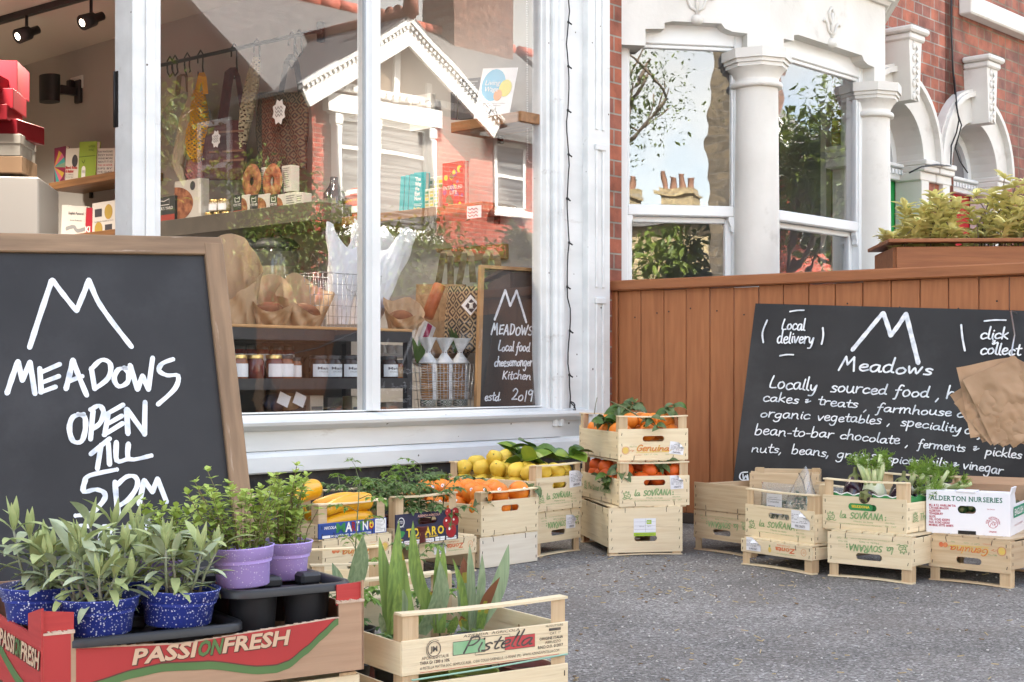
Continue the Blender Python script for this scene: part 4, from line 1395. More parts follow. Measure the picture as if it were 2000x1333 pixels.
tag(m.build('black_cable', mat('black_cable_rubber', (0.012, 0.012, 0.012), rough=0.5)), 'thin black knotted cable tacked down the white window jamb', 'cable')
m=MB()
def wp(px, py, w=-0.02):
 s_, z_=fpx(px, py, w)
 return fw(s_, w, z_)
m.tube([wp(1858,-40), wp(1858, 60), wp(1861, 130), wp(1866, 195), wp(1868, 205,-0.10), wp(1873, 235,-0.10), wp(1868, 260,-0.06), wp(1858, 285,-0.06), wp(1857, 325,-0.07), wp(1830, 322,-0.09), wp(1800, 326,-0.09), wp(1776, 338,-0.06)], 0.006, 6)
m.tube([wp(1864, 150), wp(1870, 220,-0.10), wp(1878, 245,-0.10), wp(1866, 290,-0.06), wp(1875, 315,-0.07), wp(1890, 338,-0.09)], 0.005, 6)
tag(m.build('telephone_cable', mat('black_cable_rubber', (0.012, 0.012, 0.012))), 'black cable running down between the two door arches', 'cable')
# ================================================================== printed type
_TX={}
def glyphs(s, bold=0.0):
 k=(s, bold)
 if k not in _TX:
  c=bpy.data.curves.new('type', 'FONT')
  c.body=s; c.size=1; c.resolution_u=2; c.offset=bold
  o=bpy.data.objects.new('type', c)
  me=o.to_mesh()
  vs=[(v.co.x/0.682, v.co.y/0.682) for v in me.vertices]
  fs=[tuple(p.vertices) for p in me.polygons]
  o.to_mesh_clear()
  bpy.data.objects.remove(o); bpy.data.curves.remove(c)
  _TX[k]=(vs, fs)
 return _TX[k]
def put(mb, s, x, z, h, width=None, mi=0, y=-0.0008, bold=0.0, shear=0.0, T=None, align='l', rise=0.0, arc=None):
 """type on the plane y: cap height h, left end x, baseline z"""
 vs, fs=glyphs(s, bold)
 if not vs: return
 xa=min(v[0] for v in vs); xb=max(v[0] for v in vs)
 sx=(width/(xb-xa)) if width else h
 wd=(xb-xa)*sx
 if align=='c': x-=wd/2
 if align=='r': x-=wd
 out=[]
 for u, v in vs:
  X=(u-xa)*sx+v*h*shear
  Z=v*h
  if arc:                        # arc = (centre x, centre z, radius, start angle)
   a=arc[3]-X/arc[2]
   r=arc[2]+Z
   out.append(Vector((arc[0]+r*cos(a), y, arc[1]+r*sin(a))))
  else:
   out.append(Vector((x+X, y, z+Z+rise*X)))
 if T is not None: out=[T @ p for p in out]
 mb.add(out, fs, mi)
def hand(ink, s, A, B, xh, w, P2, slant=0.16, wob=0.09, seed=1):
 """handwriting: baseline from pixel A to pixel B, x-height xh in pixels; P2 maps a pixel to plane (x, z)"""
 rnd=random.Random(seed)
 adv=[HAND.get(c, HAND['o'])[0] for c in s]
 tot=sum(adv)
 A=Vector(A); B=Vector(B)
 ex=(B-A)/tot
 cur=0.0
 for c, a in zip(s, adv):
  dy=rnd.uniform(-wob, wob)
  sc=1+rnd.uniform(-0.14, 0.14)
  for st in HAND.get(c, (0, []))[1]:
   pts=[]
   for (x, y) in st:
    p=A+ex*(cur+x*0.95+slant*y)+Vector((0,-(y*sc+dy)*xh))
    pts.append(P2(p.x, p.y))
   ink.stroke(pts, w)
  cur+=a
def plane_map(P, X, Z):
 """pixel -> coordinates along X and Z on the plane through P"""
 n=X.cross(Z)
 def f(px, py):
  q=hit(px, py, P, n)-P
  return (q.dot(X), q.dot(Z))
 return f
SLATEB=mat('blackboard_paint', (0.0125, 0.0128, 0.0142), (0.019, 0.0193, 0.021), rough=0.6, scale=5, bump=0.05, bscale=50, dirt=((0.042, 0.043, 0.046), 3, 0.50, 0.85))
CHALK=mat('white_paint_pen', (0.74, 0.77, 0.79), (0.34, 0.39, 0.45), rough=0.6, scale=30, lo=0.46, hi=0.78)
OLDWOOD=mat('weathered_frame_wood', (0.27, 0.175, 0.10), (0.165, 0.105, 0.06), rough=0.65, scale=5, stretch=(7, 7, 0.7), bump=0.25, bscale=12, spots=((0.07, 0.045, 0.03), 8, 0.045), dirt=((0.42, 0.34, 0.26), 9, 0.66, 0.80))
OLDWOODX=mat('weathered_rail_wood', (0.27, 0.175, 0.10), (0.165, 0.105, 0.06), rough=0.65, scale=5, stretch=(0.7, 7, 7), bump=0.25, bscale=12, spots=((0.07, 0.045, 0.03), 8, 0.045), dirt=((0.46, 0.38, 0.30), 9, 0.64, 0.78))
def board_matrix(P, X, Z):
 X=X.normalized(); Z=Z.normalized()
 Y=Z.cross(X).normalized()        # away from the viewer
 return Matrix(((X.x, Y.x, Z.x, P.x), (X.y, Y.y, Z.y, P.y), (X.z, Y.z, Z.z, P.z), (0, 0, 0, 1)))
def place(root, M):
 root.rotation_mode='XYZ'
 root.matrix_world=M
# ------------------------------------------------------------------ pavement A-board
tr=at(430, 466, 3.9)
ya, le, ro=radians(29), radians(15), radians(1.6)
Xa=Vector((cos(ya), sin(ya), 0)); Na=Vector((sin(ya),-cos(ya), 0))
Za=Vector((0, 0, 1))*cos(le)-Na*sin(le)
Xr=(Xa*cos(ro)-Za*sin(ro)).normalized()
Zr=(Za*cos(ro)+Xa*sin(ro)).normalized()
Xr=(Xa*cos(ro)+Za*sin(ro)).normalized(); Zr=(Za*cos(ro)-Xa*sin(ro)).normalized()
ab=thing('sandwich_board', 'wood framed A-shaped chalkboard saying open till 5pm', 'sandwich board')
place(ab, board_matrix(tr, Xr, Zr))
BWd, BHt=0.74, 1.13
fwd=0.051
mp_ab=plane_map(tr, Xr, Zr)
for z_ in (0.0,-BHt+fwd):
 m=MB(); m.bbox(-BWd, 0,-0.012, 0.022, z_-fwd, z_, 0.003); m.build('rail', OLDWOODX, ab)
m=MB()
m.bbox(-fwd, 0.002,-0.014, 0.024,-BHt-0.06,-fwd+0.034, 0.003)
m.build('stile', OLDWOOD, ab)
m=MB()
m.bbox(-BWd-0.002,-BWd+fwd,-0.014, 0.024,-BHt-0.06,-fwd-0.0005, 0.003)
m.build('stile', OLDWOOD, ab)
m=MB(); m.box(-BWd+fwd-0.01,-fwd+0.01, 0.0, 0.010,-BHt+fwd-0.01,-fwd+0.01)
bo=m.build('blackboard', SLATEB, ab)
m=MB()
Rb=Trn(Vector((0, 0.03, 0))) @ Rot(radians(31), 4, 'X')
m.box(-BWd+0.02,-0.02, 0.02, 0.03,-BHt-0.02,-0.02, T=Rb)
m.build('rear_leaf', OLDWOODX, ab)
lm=MB()
ink=Ink(lm)
Q=lambda x, y: mp_ab(x/2.424, 450+y/2.424)
Q2=lambda x, y: mp_ab(x/3.078, 900+y/3.078)
pw=8.9/F*3.85
def S(pts, k=1.0, q=Q, smooth=True): ink.stroke([q(*p) for p in pts], pw*k, smooth=smooth)
for st in ([(140, 555), (190, 400), (245, 238)], [(248, 236), (300, 305), (362, 382)], [(362, 382), (400, 290), (420, 236)], [(421, 236), (460, 330), (520, 420), (622, 552)]): S(st, 1.02)
for st in ([(33, 772), (60, 690), (85, 622)], [(85, 622), (105, 710)], [(105, 712), (142, 625)], [(142, 625), (165, 775)],
           [(188, 655), (195, 768)], [(198, 672), (282, 635)], [(198, 722), (278, 692)], [(192, 768), (262, 742)],
           [(312, 752), (330, 680), (345, 615)], [(345, 615), (372, 690), (410, 782)], [(325, 716), (388, 692)],
           [(432, 655), (448, 752)], [(430, 660), (480, 615), (522, 635), (512, 700), (448, 752)],
           [(600, 655), (560, 660), (540, 705), (562, 740), (602, 722), (608, 680), (588, 652)],
           [(615, 640), (650, 755)], [(650, 755), (674, 690)], [(674, 690), (702, 755)], [(702, 755), (722, 605)],
           [(818, 612), (768, 632), (752, 665), (790, 688), (842, 690), (828, 750), (748, 825)],
           [(395, 872), (345, 885), (328, 940), (345, 998), (385, 1000), (404, 940), (400, 885), (370, 872)],
           [(440, 855), (428, 990)], [(428, 850), (470, 832), (490, 865), (472, 915), (432, 945)],
           [(512, 870), (495, 970)], [(510, 868), (582, 828)], [(508, 918), (576, 880)], [(492, 970), (580, 915)],
           [(598, 848), (605, 965)], [(600, 848), (685, 966)], [(683, 968), (686, 815)],
           [(430, 1060), (518, 988)], [(478, 1018), (460, 1130)], [(512, 1010), (518, 1110)], [(550, 1005), (552, 1092), (600, 1085)], [(607, 1012), (612, 1085), (715, 1068)]): S(st)
for st in ([(700, 55), (540, 90), (508, 130), (503, 188), (570, 175), (620, 190), (630, 225), (590, 280), (540, 320), (455, 332)],
           [(690, 130), (700, 250), (714, 345)], [(700, 150), (760, 98), (812, 100), (825, 150), (775, 230), (702, 280)],
           [(835, 262), (865, 120)], [(865, 120), (915, 190)], [(915, 190), (945, 110)], [(945, 110), (1000, 250)],
           [(430, 490), (470, 400), (530, 395)], [(440, 440), (500, 425)], [(600, 470), (625, 395), (660, 430), (655, 470)], [(740, 430), (790, 385), (770, 440), (740, 430)], [(830, 430), (855, 370), (890, 355), (880, 430)]): S(st, 1.0, Q2)
for st in ([(45, 785), (25, 850)], [(30, 840), (75, 818), (88, 850), (40, 880)], [(150, 815), (110, 830), (115, 862), (160, 840), (165, 870)]): S(st, 0.75, Q2)
lm.build('lettering', CHALK, bo)
# ------------------------------------------------------------------ long chalkboard leaning on the fence
def fence_pt(px, z):                   # point of the fence face under a pixel column
 u=(px-1000)/F
 t=(u*fA.y-fA.x)/(fd.x-u*fd.y)
 p=fA+fd*t
 return Vector((p.x, p.y, z))
p0=fence_pt(1484, 0)+fn*0.045; p0.z=EYE+(HOR-593)*p0.y/F
p1=fence_pt(2000, 0)+fn*0.045; p1.z=EYE+(HOR-607)*p1.y/F
Xc=(p1-p0).normalized()
le=radians(13)
Zc=(Vector((0, 0, 1))*cos(le)-fn*sin(le))
Zc=(Zc-Xc*Zc.dot(Xc)).normalized()
mp_c=plane_map(p0, Xc, Zc)
eb=mp_c(1437, 900)                  # where the left edge runs
cb=thing('leaning_chalkboard', 'long black chalkboard of handwritten produce leaning on the brown fence', 'chalkboard')
place(cb, board_matrix(p0, Xc, Zc))
bh=(p0.z-0.02)/Zc.z
skew=eb[0]/eb[1]
m=MB()
m.prism([(0, 0), (-bh*skew,-bh), (1.6,-bh), (1.6, 0)], Matrix.Identity(4), 0.012)
cbo=m.build('blackboard', SLATEB, cb)
lm=MB(); ink=Ink(lm)
R=lambda x, y: mp_c(1350+x/3.077, 560+y/3.077)
RP=lambda px, py: mp_c(px, py)
def L3(s, A, B, xh, w, seed):
 hand(ink, s, (1350+A[0]/3.077, 560+A[1]/3.077), (1350+B[0]/3.077, 560+B[1]/3.077), xh/3.077, w*5.7/F/3.077, RP, seed=seed)
for st in ([(970, 380), (1065, 265), (1152, 160)], [(1155, 160), (1178, 225), (1200, 295)], [(1200, 295), (1245, 235), (1290, 165)], [(1292, 165), (1330, 320), (1365, 460)]):
 ink.stroke([R(*p) for p in st], 25*6.4/F/3.077)
L3('Meadows', (885, 500), (1450, 535), 44, 13, 1)
for wi, (s_, xa, ya_, xb, yb_, xh_, w_) in enumerate((('Locally', 468, 612, 757, 628, 38, 10.5), ('sourced', 835, 632, 1178, 650, 36, 10.5), ('food', 1222, 655, 1432, 668, 36, 10.5), (',', 1470, 682, 1495, 683, 34, 10), ('home', 1530, 675, 1800, 692, 38, 10.5),
 ('cakes', 430, 690, 648, 704, 29, 9), ('&', 678, 702, 724, 704, 26, 8.5), ('treats', 760, 710, 1003, 733, 29, 9), (',', 1038, 745, 1060, 746, 28, 8), ('farmhouse', 1115, 752, 1567, 782, 29, 9), ('ch', 1595, 786, 1690, 792, 29, 9),
 ('organic', 415, 783, 717, 800, 30, 9), ('vegetables', 757, 803, 1145, 830, 29, 8.5), (',', 1180, 832, 1200, 833, 28, 8), ('speciality', 1258, 838, 1625, 880, 29, 8.5), ('coff', 1642, 885, 1800, 902, 29, 8.5),
 ('bean-to-bar', 382, 892, 858, 912, 31, 8.5), ('chocolate', 895, 917, 1258, 952, 30, 8.5), (',', 1290, 962, 1310, 963, 28, 8), ('ferments', 1365, 967, 1650, 995, 28, 8), ('&', 1690, 988, 1738, 992, 26, 8), ('pickles', 1770, 1012, 1990, 1040, 29, 8),
 ('nuts,', 365, 997, 548, 1005, 30, 8), ('beans,', 605, 1005, 832, 1025, 30, 8), ('grains', 878, 1030, 1118, 1046, 29, 8), ('spices,', 1180, 1057, 1388, 1076, 28, 8), ('oils', 1425, 1076, 1545, 1090, 29, 8), ('&', 1572, 1082, 1618, 1088, 26, 7.5), ('vinegar', 1635, 1097, 1878, 1132, 31, 8))):
 L3(s_, (xa, ya_), (xb, yb_), xh_, w_, wi+20)
L3('Local', (548, 262), (690, 265), 38, 10.5, 7)
L3('delivery', (520, 342), (742, 345), 38, 10.5, 8)
L3('click', (1740, 318), (1912, 320), 36, 10.5, 9)
L3('&', (1805, 355), (1850, 355), 28, 9, 10)
L3('collect', (1740, 412), (1985, 415), 36, 10.5, 11)
for st in ([(600, 155), (640, 148), (683, 147)], [(440, 340), (435, 280), (463, 207)], [(797, 252), (800, 300), (790, 350)], [(540, 420), (580, 413), (620, 414)], [(1768, 212), (1830, 206), (1895, 207)], [(1628, 235), (1635, 310), (1650, 390)], [(1760, 490), (1785, 482), (1812, 482)]):
 ink.stroke([R(*p) for p in st], 10.5*6.4/F/3.077)
for st in ([(345, 1165), (310, 1165), (298, 1145), (310, 1122), (345, 1118)], [(318, 1130), (322, 1160), (335, 1140), (345, 1160)], [(345, 1135), (350, 1165)]):
 ink.stroke([R(*p) for p in st], 8*6.4/F/3.077)
lm.build('lettering', CHALK, cbo)
# ------------------------------------------------------------------ chalkboard inside the display window
pw0=fw(fpx(937, 523, 0.14)[0], 0.14, fpx(937, 523, 0.14)[1])
q1=hit(1062, 531, N*(C0+0.10), N)
q2=hit(928, 798, N*(C0+0.09), N)
Xw=(q1-pw0).normalized(); Zw=(pw0-q2).normalized(); Zw=(Zw-Xw*Zw.dot(Xw)*0.0).normalized()
wb=thing('window_chalkboard', 'small wood edged chalkboard standing inside the shop window', 'chalkboard')
Zo=(Zw-Xw*Zw.dot(Xw)).normalized()
place(wb, board_matrix(pw0, Xw, Zo))
mpw=plane_map(pw0, Xw, Zo)
bl=mpw(928, 798); br=mpw(1062, 800); tr_=mpw(1062, 531)
m=MB()
m.prism([(0, 0), (bl[0], bl[1]), (br[0]+0.01, bl[1]+0.01), (tr_[0]+0.01, tr_[1])], Matrix.Identity(4), 0.012)
wbo=m.build('blackboard', mat('warm_blackboard', (0.030, 0.027, 0.025), (0.042, 0.038, 0.035), rough=0.55, scale=4), wb)
m=MB()
m.prism([(0, 0.0), (bl[0], bl[1]), (bl[0]+0.022, bl[1]), (0.022, 0.0)], Trn(Vector((-0.002,-0.012, 0))), 0.02)
m.prism([(0, 0.012), (0,-0.004), (tr_[0], tr_[1]-0.004), (tr_[0], tr_[1]+0.012)], Trn(Vector((0,-0.0125, 0))), 0.021)
m.build('frame', mat('pine_edge', (0.42, 0.24, 0.10), (0.28, 0.15, 0.06), rough=0.5, scale=8), wb)
lm=MB(); ink=Ink(lm)
V5=lambda x, y: mpw(800+x/3.507, 450+y/3.507)
kw=6.9/F/3.507
for st in ([(582, 612), (620, 510), (655, 412)], [(655, 412), (672, 465), (688, 518)], [(688, 518), (712, 465), (732, 415)], [(732, 415), (768, 530), (798, 630)]):
 ink.stroke([V5(*p) for p in st], 17*kw)
def L5(s, A, B, xh, w, seed):
 hand(ink, s, (800+A[0]/3.507, 450+A[1]/3.507), (800+B[0]/3.507, 450+B[1]/3.507), xh/3.507, w*kw, mpw, seed=seed)
L5('MEADOWS', (558, 712), (842, 722), 40, 11, 1)
L5('Local food', (605, 828), (822, 832), 34, 9, 2)
L5('cheesemonger', (578, 932), (838, 932), 34, 9, 3)
L5('Kitchen', (632, 1018), (828, 1024), 34, 9, 4)
L5('estd.', (510, 1170), (622, 1166), 30, 8.5, 5)
L5('2019', (692, 1165), (838, 1172), 44, 9.5, 6)
lm.build('lettering', CHALK, wbo)
# ================================================================== crates
def ply(name, c, c2, st,**k):
 return mat(name, c, c2, rough=0.62, scale=6, stretch=st, bump=0.18, bscale=16, lo=0.3, hi=0.7, jitter=0.10, dirt=((0.42, 0.31, 0.19), 5, 0.58, 0.80), spots=((0.26, 0.16, 0.085), 9, 0.07),**k)
PLY_X=ply('poplar_end_grain_across', (0.72, 0.615, 0.415), (0.64, 0.525, 0.335), (0.8, 9, 14))
PLY_Y=ply('poplar_side_grain_along', (0.70, 0.60, 0.41), (0.62, 0.51, 0.325), (9, 0.8, 14))
PLY_Z=ply('poplar_post_grain_up', (0.58, 0.44, 0.27), (0.46, 0.32, 0.18), (14, 14, 0.8))
OLD_X=ply('aged_poplar_across', (0.56, 0.43, 0.27), (0.45, 0.325, 0.19), (0.8, 9, 14))
OLD_Y=ply('aged_poplar_along', (0.52, 0.40, 0.255), (0.42, 0.30, 0.18), (9, 0.8, 14))
STAPLE=mat('rusty_staple', (0.055, 0.042, 0.036), rough=0.5, metal=0.4)
INKG=mat('green_stamp_ink', (0.14, 0.27, 0.10), (0.30, 0.40, 0.19), rough=0.7, scale=60)
INKR=mat('red_stamp_ink', (0.55, 0.10, 0.04), (0.58, 0.22, 0.09), rough=0.7, scale=60)
INKY=mat('yellow_stamp_ink', (0.66, 0.47, 0.09), (0.60, 0.42, 0.14), rough=0.7, scale=60)
INKK=mat('black_stamp_ink', (0.045, 0.042, 0.038), (0.12, 0.10, 0.08), rough=0.7, scale=60)
PAPER=mat('white_label_paper', (0.76, 0.77, 0.79), (0.68, 0.69, 0.72), rough=0.6, scale=10)
TXT=mat('grey_print', (0.12, 0.12, 0.14), rough=0.7)
NAVY=mat('navy_print', (0.022, 0.022, 0.055), (0.032, 0.032, 0.07), rough=0.4, scale=6)
BLUEP=mat('blue_print', (0.020, 0.055, 0.24), (0.025, 0.075, 0.30), rough=0.4, scale=6)
YEL=mat('yellow_print', (0.80, 0.55, 0.04), rough=0.5)
WHT=mat('white_print', (0.78, 0.78, 0.76), rough=0.5)
REDP=mat('red_print', (0.42, 0.018, 0.025), (0.30, 0.012, 0.018), rough=0.4, scale=8)
GRNP=mat('green_print', (0.035, 0.22, 0.06), rough=0.5)
def panel(m, w, z0, z1, y0, th, slot=None, warp=0.0):
 """plywood panel x 0..w, with an optional rounded hand slot (cx, cz, half width, half height)"""
 if not slot:
  m.bbox(0, w, y0, y0+th, z0, z1, 0.0012)
  return
 cx, cz, a, b=slot
 X=[0, cx-a, cx+a, w]
 for yy, fl in ((y0, 0), (y0+th, 1)):
  def q(pts):
   m.add([(x, yy, z) for x, z in pts], [tuple(range(len(pts)))[::-1] if fl else tuple(range(len(pts)))])
  q([(0, z0), (X[1], z0), (X[1], z1), (0, z1)]); q([(X[2], z0), (w, z0), (w, z1), (X[2], z1)])
  q([(X[1], z0), (X[2], z0), (X[2], cz-b), (X[1], cz-b)]); q([(X[1], cz+b), (X[2], cz+b), (X[2], z1), (X[1], z1)])
  for sx in (-1, 1):
   for sz in (-1, 1):
    cc=(cx+sx*a, cz+sz*b)
    arc=[(cx+sx*(a-b)+sx*b*cos(t), cz+sz*b*sin(t)) for t in [PI/2*i/5 for i in range(6)]]
    for i in range(5):
     q([cc, arc[i], arc[i+1]])
 loop=[]
 for i in range(12): t=-PI/2+PI*i/11; loop.append((cx+a-b+b*cos(t), cz+b*sin(t)))
 for i in range(12): t=PI/2+PI*i/11; loop.append((cx-a+b+b*cos(t), cz+b*sin(t)))
 k=len(loop)
 m.add([(x, y0, z) for x, z in loop]+[(x, y0+th, z) for x, z in loop], [(i, (i+1)%k, k+(i+1)%k, k+i) for i in range(k)])
 m.add([(0, y0, z0), (w, y0, z0), (w, y0, z1), (0, y0, z1), (0, y0+th, z0), (w, y0+th, z0), (w, y0+th, z1), (0, y0+th, z1)], [(0, 4, 5, 1), (2, 6, 7, 3), (0, 3, 7, 4), (1, 5, 6, 2)])
def staple(m, x, z, y, ang, l=0.011, mi=1, rnd=random):
 a=ang+rnd.uniform(-.25, .25)
 T=Trn(Vector((x, y, z))) @ Rot(a, 4, 'Y')
 m.box(-0.0008, 0.0008,-0.0012, 0.0002,-l/2, l/2, mi, T=T)
def crate(label, X, Y, yaw, w, l, z0, hp, ht, inverted=False, slot=True, hs=None, print_=None, old=False, group=None, paint=None, name='fruit_crate', rail=True, two=None, posts=True, tilt=0.0, slotz=None, brown_posts=False):
 rnd=random.Random(label)
 root=thing(name, label, 'crate', (X, Y, z0), yaw, group)
 if tilt: root.rotation_euler=(0, radians(tilt), yaw)
 I=Matrix.Identity(4)
 if inverted:
  I=Matrix(((-1, 0, 0, w), (0, 1, 0, 0), (0, 0,-1, ht), (0, 0, 0, 1)))
 px, py=(OLD_X, OLD_Y) if old else (PLY_X, PLY_Y)
 pz=OLD_X if brown_posts else PLY_Z
 hs=hs or hp-0.012
 sz=slotz or hp*0.72
 sl=(w/2, sz, w*0.155, 0.0115) if slot else None
 near=None
 for e in (0, 1):
  m=MB(I)
  y0=0 if e==0 else l-0.005
  panel(m, w, 0.002, hp, y0, 0.005, sl)
  if two:
   panel(m, w, two[0], two[1], y0, 0.005, None)
  ys=-0.0003 if e==0 else l+0.0003
  for xx in (0.012, w-0.012):
   n_=max(2, int(hp/0.034))
   for i in range(n_):
    staple(m, xx+rnd.uniform(-.003, .003), hp*(i+0.5)/n_, ys, 0.12, rnd=rnd)
  for xx in (0.22, 0.78):
   staple(m, w*xx, 0.012, ys, 0.0, l=0.018, rnd=rnd)
  o=m.build('end_panel', [paint or px, STAPLE], root)
  if e==0: near=o
 for e in (0, 1):
  m=MB(I)
  xa=0.0 if e==0 else w-0.004
  m.bbox(xa, xa+0.004, 0.0055, l-0.0055, 0.006, hs, 0.001)
  if two: m.bbox(xa, xa+0.004, 0.0055, l-0.0055, two[0], two[1]-0.004, 0.001)
  xs=-0.0003 if e==0 else w+0.0003
  for yy in (0.018, l-0.018):
   for i in range(3):
    m.box(xs-0.0008, xs+0.0008, yy-0.0008, yy+0.0008, hs*(0.2+0.3*i)-0.005, hs*(0.2+0.3*i)+0.005, 1)
  for yy in (0.2, 0.45, 0.75):
   m.box(xs-0.0008, xs+0.0008, l*yy-0.0008, l*yy+0.0008, 0.006, 0.024, 1)
  m.build('side_board', [py, STAPLE], root)
 if posts:
  c=0.036
  for ex in (0, 1):
   for ey in (0, 1):
    m=MB(I)
    x_=0.0045 if ex==0 else w-0.0045
    y_=0.0055 if ey==0 else l-0.0055
    sx, sy=(1 if ex==0 else-1), (1 if ey==0 else-1)
    tri=[(x_, y_), (x_+sx*c, y_), (x_, y_+sy*c)]
    zt_=ht-0.0055 if rail else ht
    vs=[(a, b, 0.003) for a, b in tri]+[(a, b, zt_) for a, b in tri]
    m.add(vs, [(0, 2, 1), (3, 4, 5), (0, 1, 4, 3), (1, 2, 5, 4), (2, 0, 3, 5)])
    m.build('corner_post', pz, root)
  if rail:
   for e in (0, 1):
    m=MB(I)
    y0=0.001 if e==0 else l-0.031
    b=0.003
    vs=[]
    for i in range(9):
     t=i/8
     sag=-0.0035*sin(PI*t)*(1 if rnd.random()<2 else 1)
     for yy in (y0, y0+0.03):
      for zz in (ht-0.005, ht):
       vs.append((w*t, yy, zz+sag))
    fs=[]
    for i in range(8):
     p, q=i*4, i*4+4
     fs+=[(p, q, q+1, p+1), (p+1, q+1, q+3, p+3), (p+3, q+3, q+2, p+2), (p+2, q+2, q, p)]
    fs+=[(0, 1, 3, 2), (32, 34, 35, 33)]
    m.add(vs, fs)
    m.build('handle_rail', px, root)
 m=MB(I)
 nsl=5
 for i in range(nsl):
  a=0.006+(w-0.012)*i/nsl
  m.box(a, a+(w-0.012)/nsl-0.006, 0.006, l-0.006,-0.004, 0.0015)
 m.build('base_slats', py, root)
 if print_:
  pm=MB(I)
  mats=print_(pm, w, hp, sl)
  pm.build('lettering', mats, near)
 root['near']=near.name
 return root
def frog(m, x, z, s, mi):
 ink=Ink(m, 0.0009, mi=mi)
 for st in ([(0, 0), (.3, .05), (.55, .3), (.5, .6), (.2, .55), (-.1, .4), (-.35, .5), (-.3, .2), (0, 0)], [(-.3, .2), (-.6, .0), (-.3,-.1), (0, 0)], [(.3, .05), (.55,-.1), (.8, .0)], [(-.35, .5), (-.5, .8), (-.2, .75), (-.1, 1.05), (.1, .75), (.35, 1.0), (.3, .65)], [(-.1, .2), (.1, .3), (.3, .25)]):
  ink.stroke([(x+a*s, z+b*s) for a, b in st], s*0.11)
def p_sovrana(m, w, hp, sl):
 k=w/0.30
 z=hp*0.36
 ink=Ink(m, 0.0009, mi=0)
 mp=lambda a, b: (a, b)
 def P2(px, py): return (px,-py)
 hand(ink, 'la ', (0.062*k,-z), (0.098*k,-z), 0.0125, 0.0042, P2, seed=3)
 hand(ink, 'SOVRANA', (0.10*k,-z), (0.222*k,-z-0.0015), 0.0135, 0.0046, P2, seed=4)
 put(m, 'Made in Italy', 0.115*k, z-0.0125, 0.006, width=0.07*k)
 put(m, 'ASSL.A.DI TORREFORTE. ITAL. PRODE A BUON MERCATO EUR', 0.06*k, z-0.0225, 0.0035, width=0.155*k)
 for i in range(2):
  put(m, '■', 0.226*k, z+0.009-i*0.009, 0.005)
  put(m, '—————', 0.233*k, z+0.010-i*0.009, 0.004, width=0.028*k)
 put(m, 'ORIG. ITALIA', 0.226*k, z-0.010, 0.005, width=0.034*k)
 put(m, '700    CAT', 0.226*k, z-0.0225, 0.006, width=0.040*k)
 frog(m, 0.030*k, z-0.010, 0.028, 0)
 return [INKG]
def p_genuina(m, w, hp, sl):
 k=w/0.30
 z=hp*0.30
 ink=Ink(m, 0.0009, mi=1)
 P2=lambda px, py: (px,-py)
 hand(ink, 'Genuina', (0.075*k,-z), (0.215*k,-z), 0.0135, 0.0062, P2, seed=5, slant=0.25, wob=0.02)
 ink.mi=0
 hand(ink, 'Genuina', (0.0765*k,-z-0.001), (0.2165*k,-z-0.001), 0.0135, 0.0034, P2, seed=5, slant=0.25, wob=0.02)
 ink.mi=1
 ink.stroke([(0.075*k, z-0.006), (0.14*k, z-0.004), (0.215*k, z-0.002), (0.225*k, z+0.006)], 0.003)
 vs=[(0.03*k+0.013*cos(i*PI/10),-0.0008, z+0.004+0.013*sin(i*PI/10)) for i in range(20)]
 m.add(vs, [tuple(range(20))], 1)
 ink.mi=0
 ink.stroke([(0.03*k+0.015*cos(i*PI/8), z+0.004+0.015*sin(i*PI/8)) for i in range(17)], 0.0015)
 ink.stroke([(0.048*k, z+0.002), (0.056*k, z+0.006), (0.062*k, z+0.002), (0.056*k, z-0.001), (0.066*k, z+0.004)], 0.0016)
 put(m, 'FRUTTA', 0.048*k, z+0.016, 0.006, width=0.03*k, mi=2)
 put(m, 'CAT. 1ª   CAL.', 0.11*k, z-0.016, 0.005, width=0.06*k, mi=2)
 put(m, 'FRUTTA FRESCA', 0.068*k, z-0.0175, 0.004, width=0.03*k, mi=0)
 put(m, 'TARA', 0.20*k, z-0.017, 0.005, width=0.016*k, mi=2)
 for dx in (0.236, 0.252):
  vs=[(dx*k+0.009*cos(i*PI/8),-0.00075-dx*0.0003, z-0.001+0.009*sin(i*PI/8)) for i in range(16)]
  m.add(vs, [tuple(range(16))], 0)
 return [INKR, INKY, INKG]
def p_zonta(m, w, hp, sl):
 z=hp*0.26
 put(m, 'Zonta', w*0.22, z+0.004, 0.017, width=w*0.28, mi=0, bold=0.03, shear=0.2)
 put(m, 'Ortofrutta', w*0.30, z-0.006, 0.006, width=w*0.18, mi=0)
 put(m, 'zontafrutta@gmail.com', w*0.22, z+0.026, 0.0045, width=w*0.26, mi=1)
 ink=Ink(m, 0.0009, mi=0)
 ink.stroke([(w*0.11+0.012*cos(i*PI/8), z+0.012+0.012*sin(i*PI/8)) for i in range(17)], 0.0014)
 put(m, 'ZF', w*0.11-0.006, z+0.008, 0.007, mi=0)
 vs=[(w*0.58+0.008*cos(i*PI/8),-0.0008, z+0.018+0.010*sin(i*PI/8)) for i in range(16)]
 m.add(vs, [tuple(range(16))], 2)
 m.add([(w*0.58-0.004,-0.0009, z), (w*0.58+0.004,-0.0009, z), (w*0.58+0.003,-0.0009, z+0.008), (w*0.58-0.003,-0.0009, z+0.008)], [(0, 1, 2, 3)], 1)
 return [INKR, INKG, INKY]
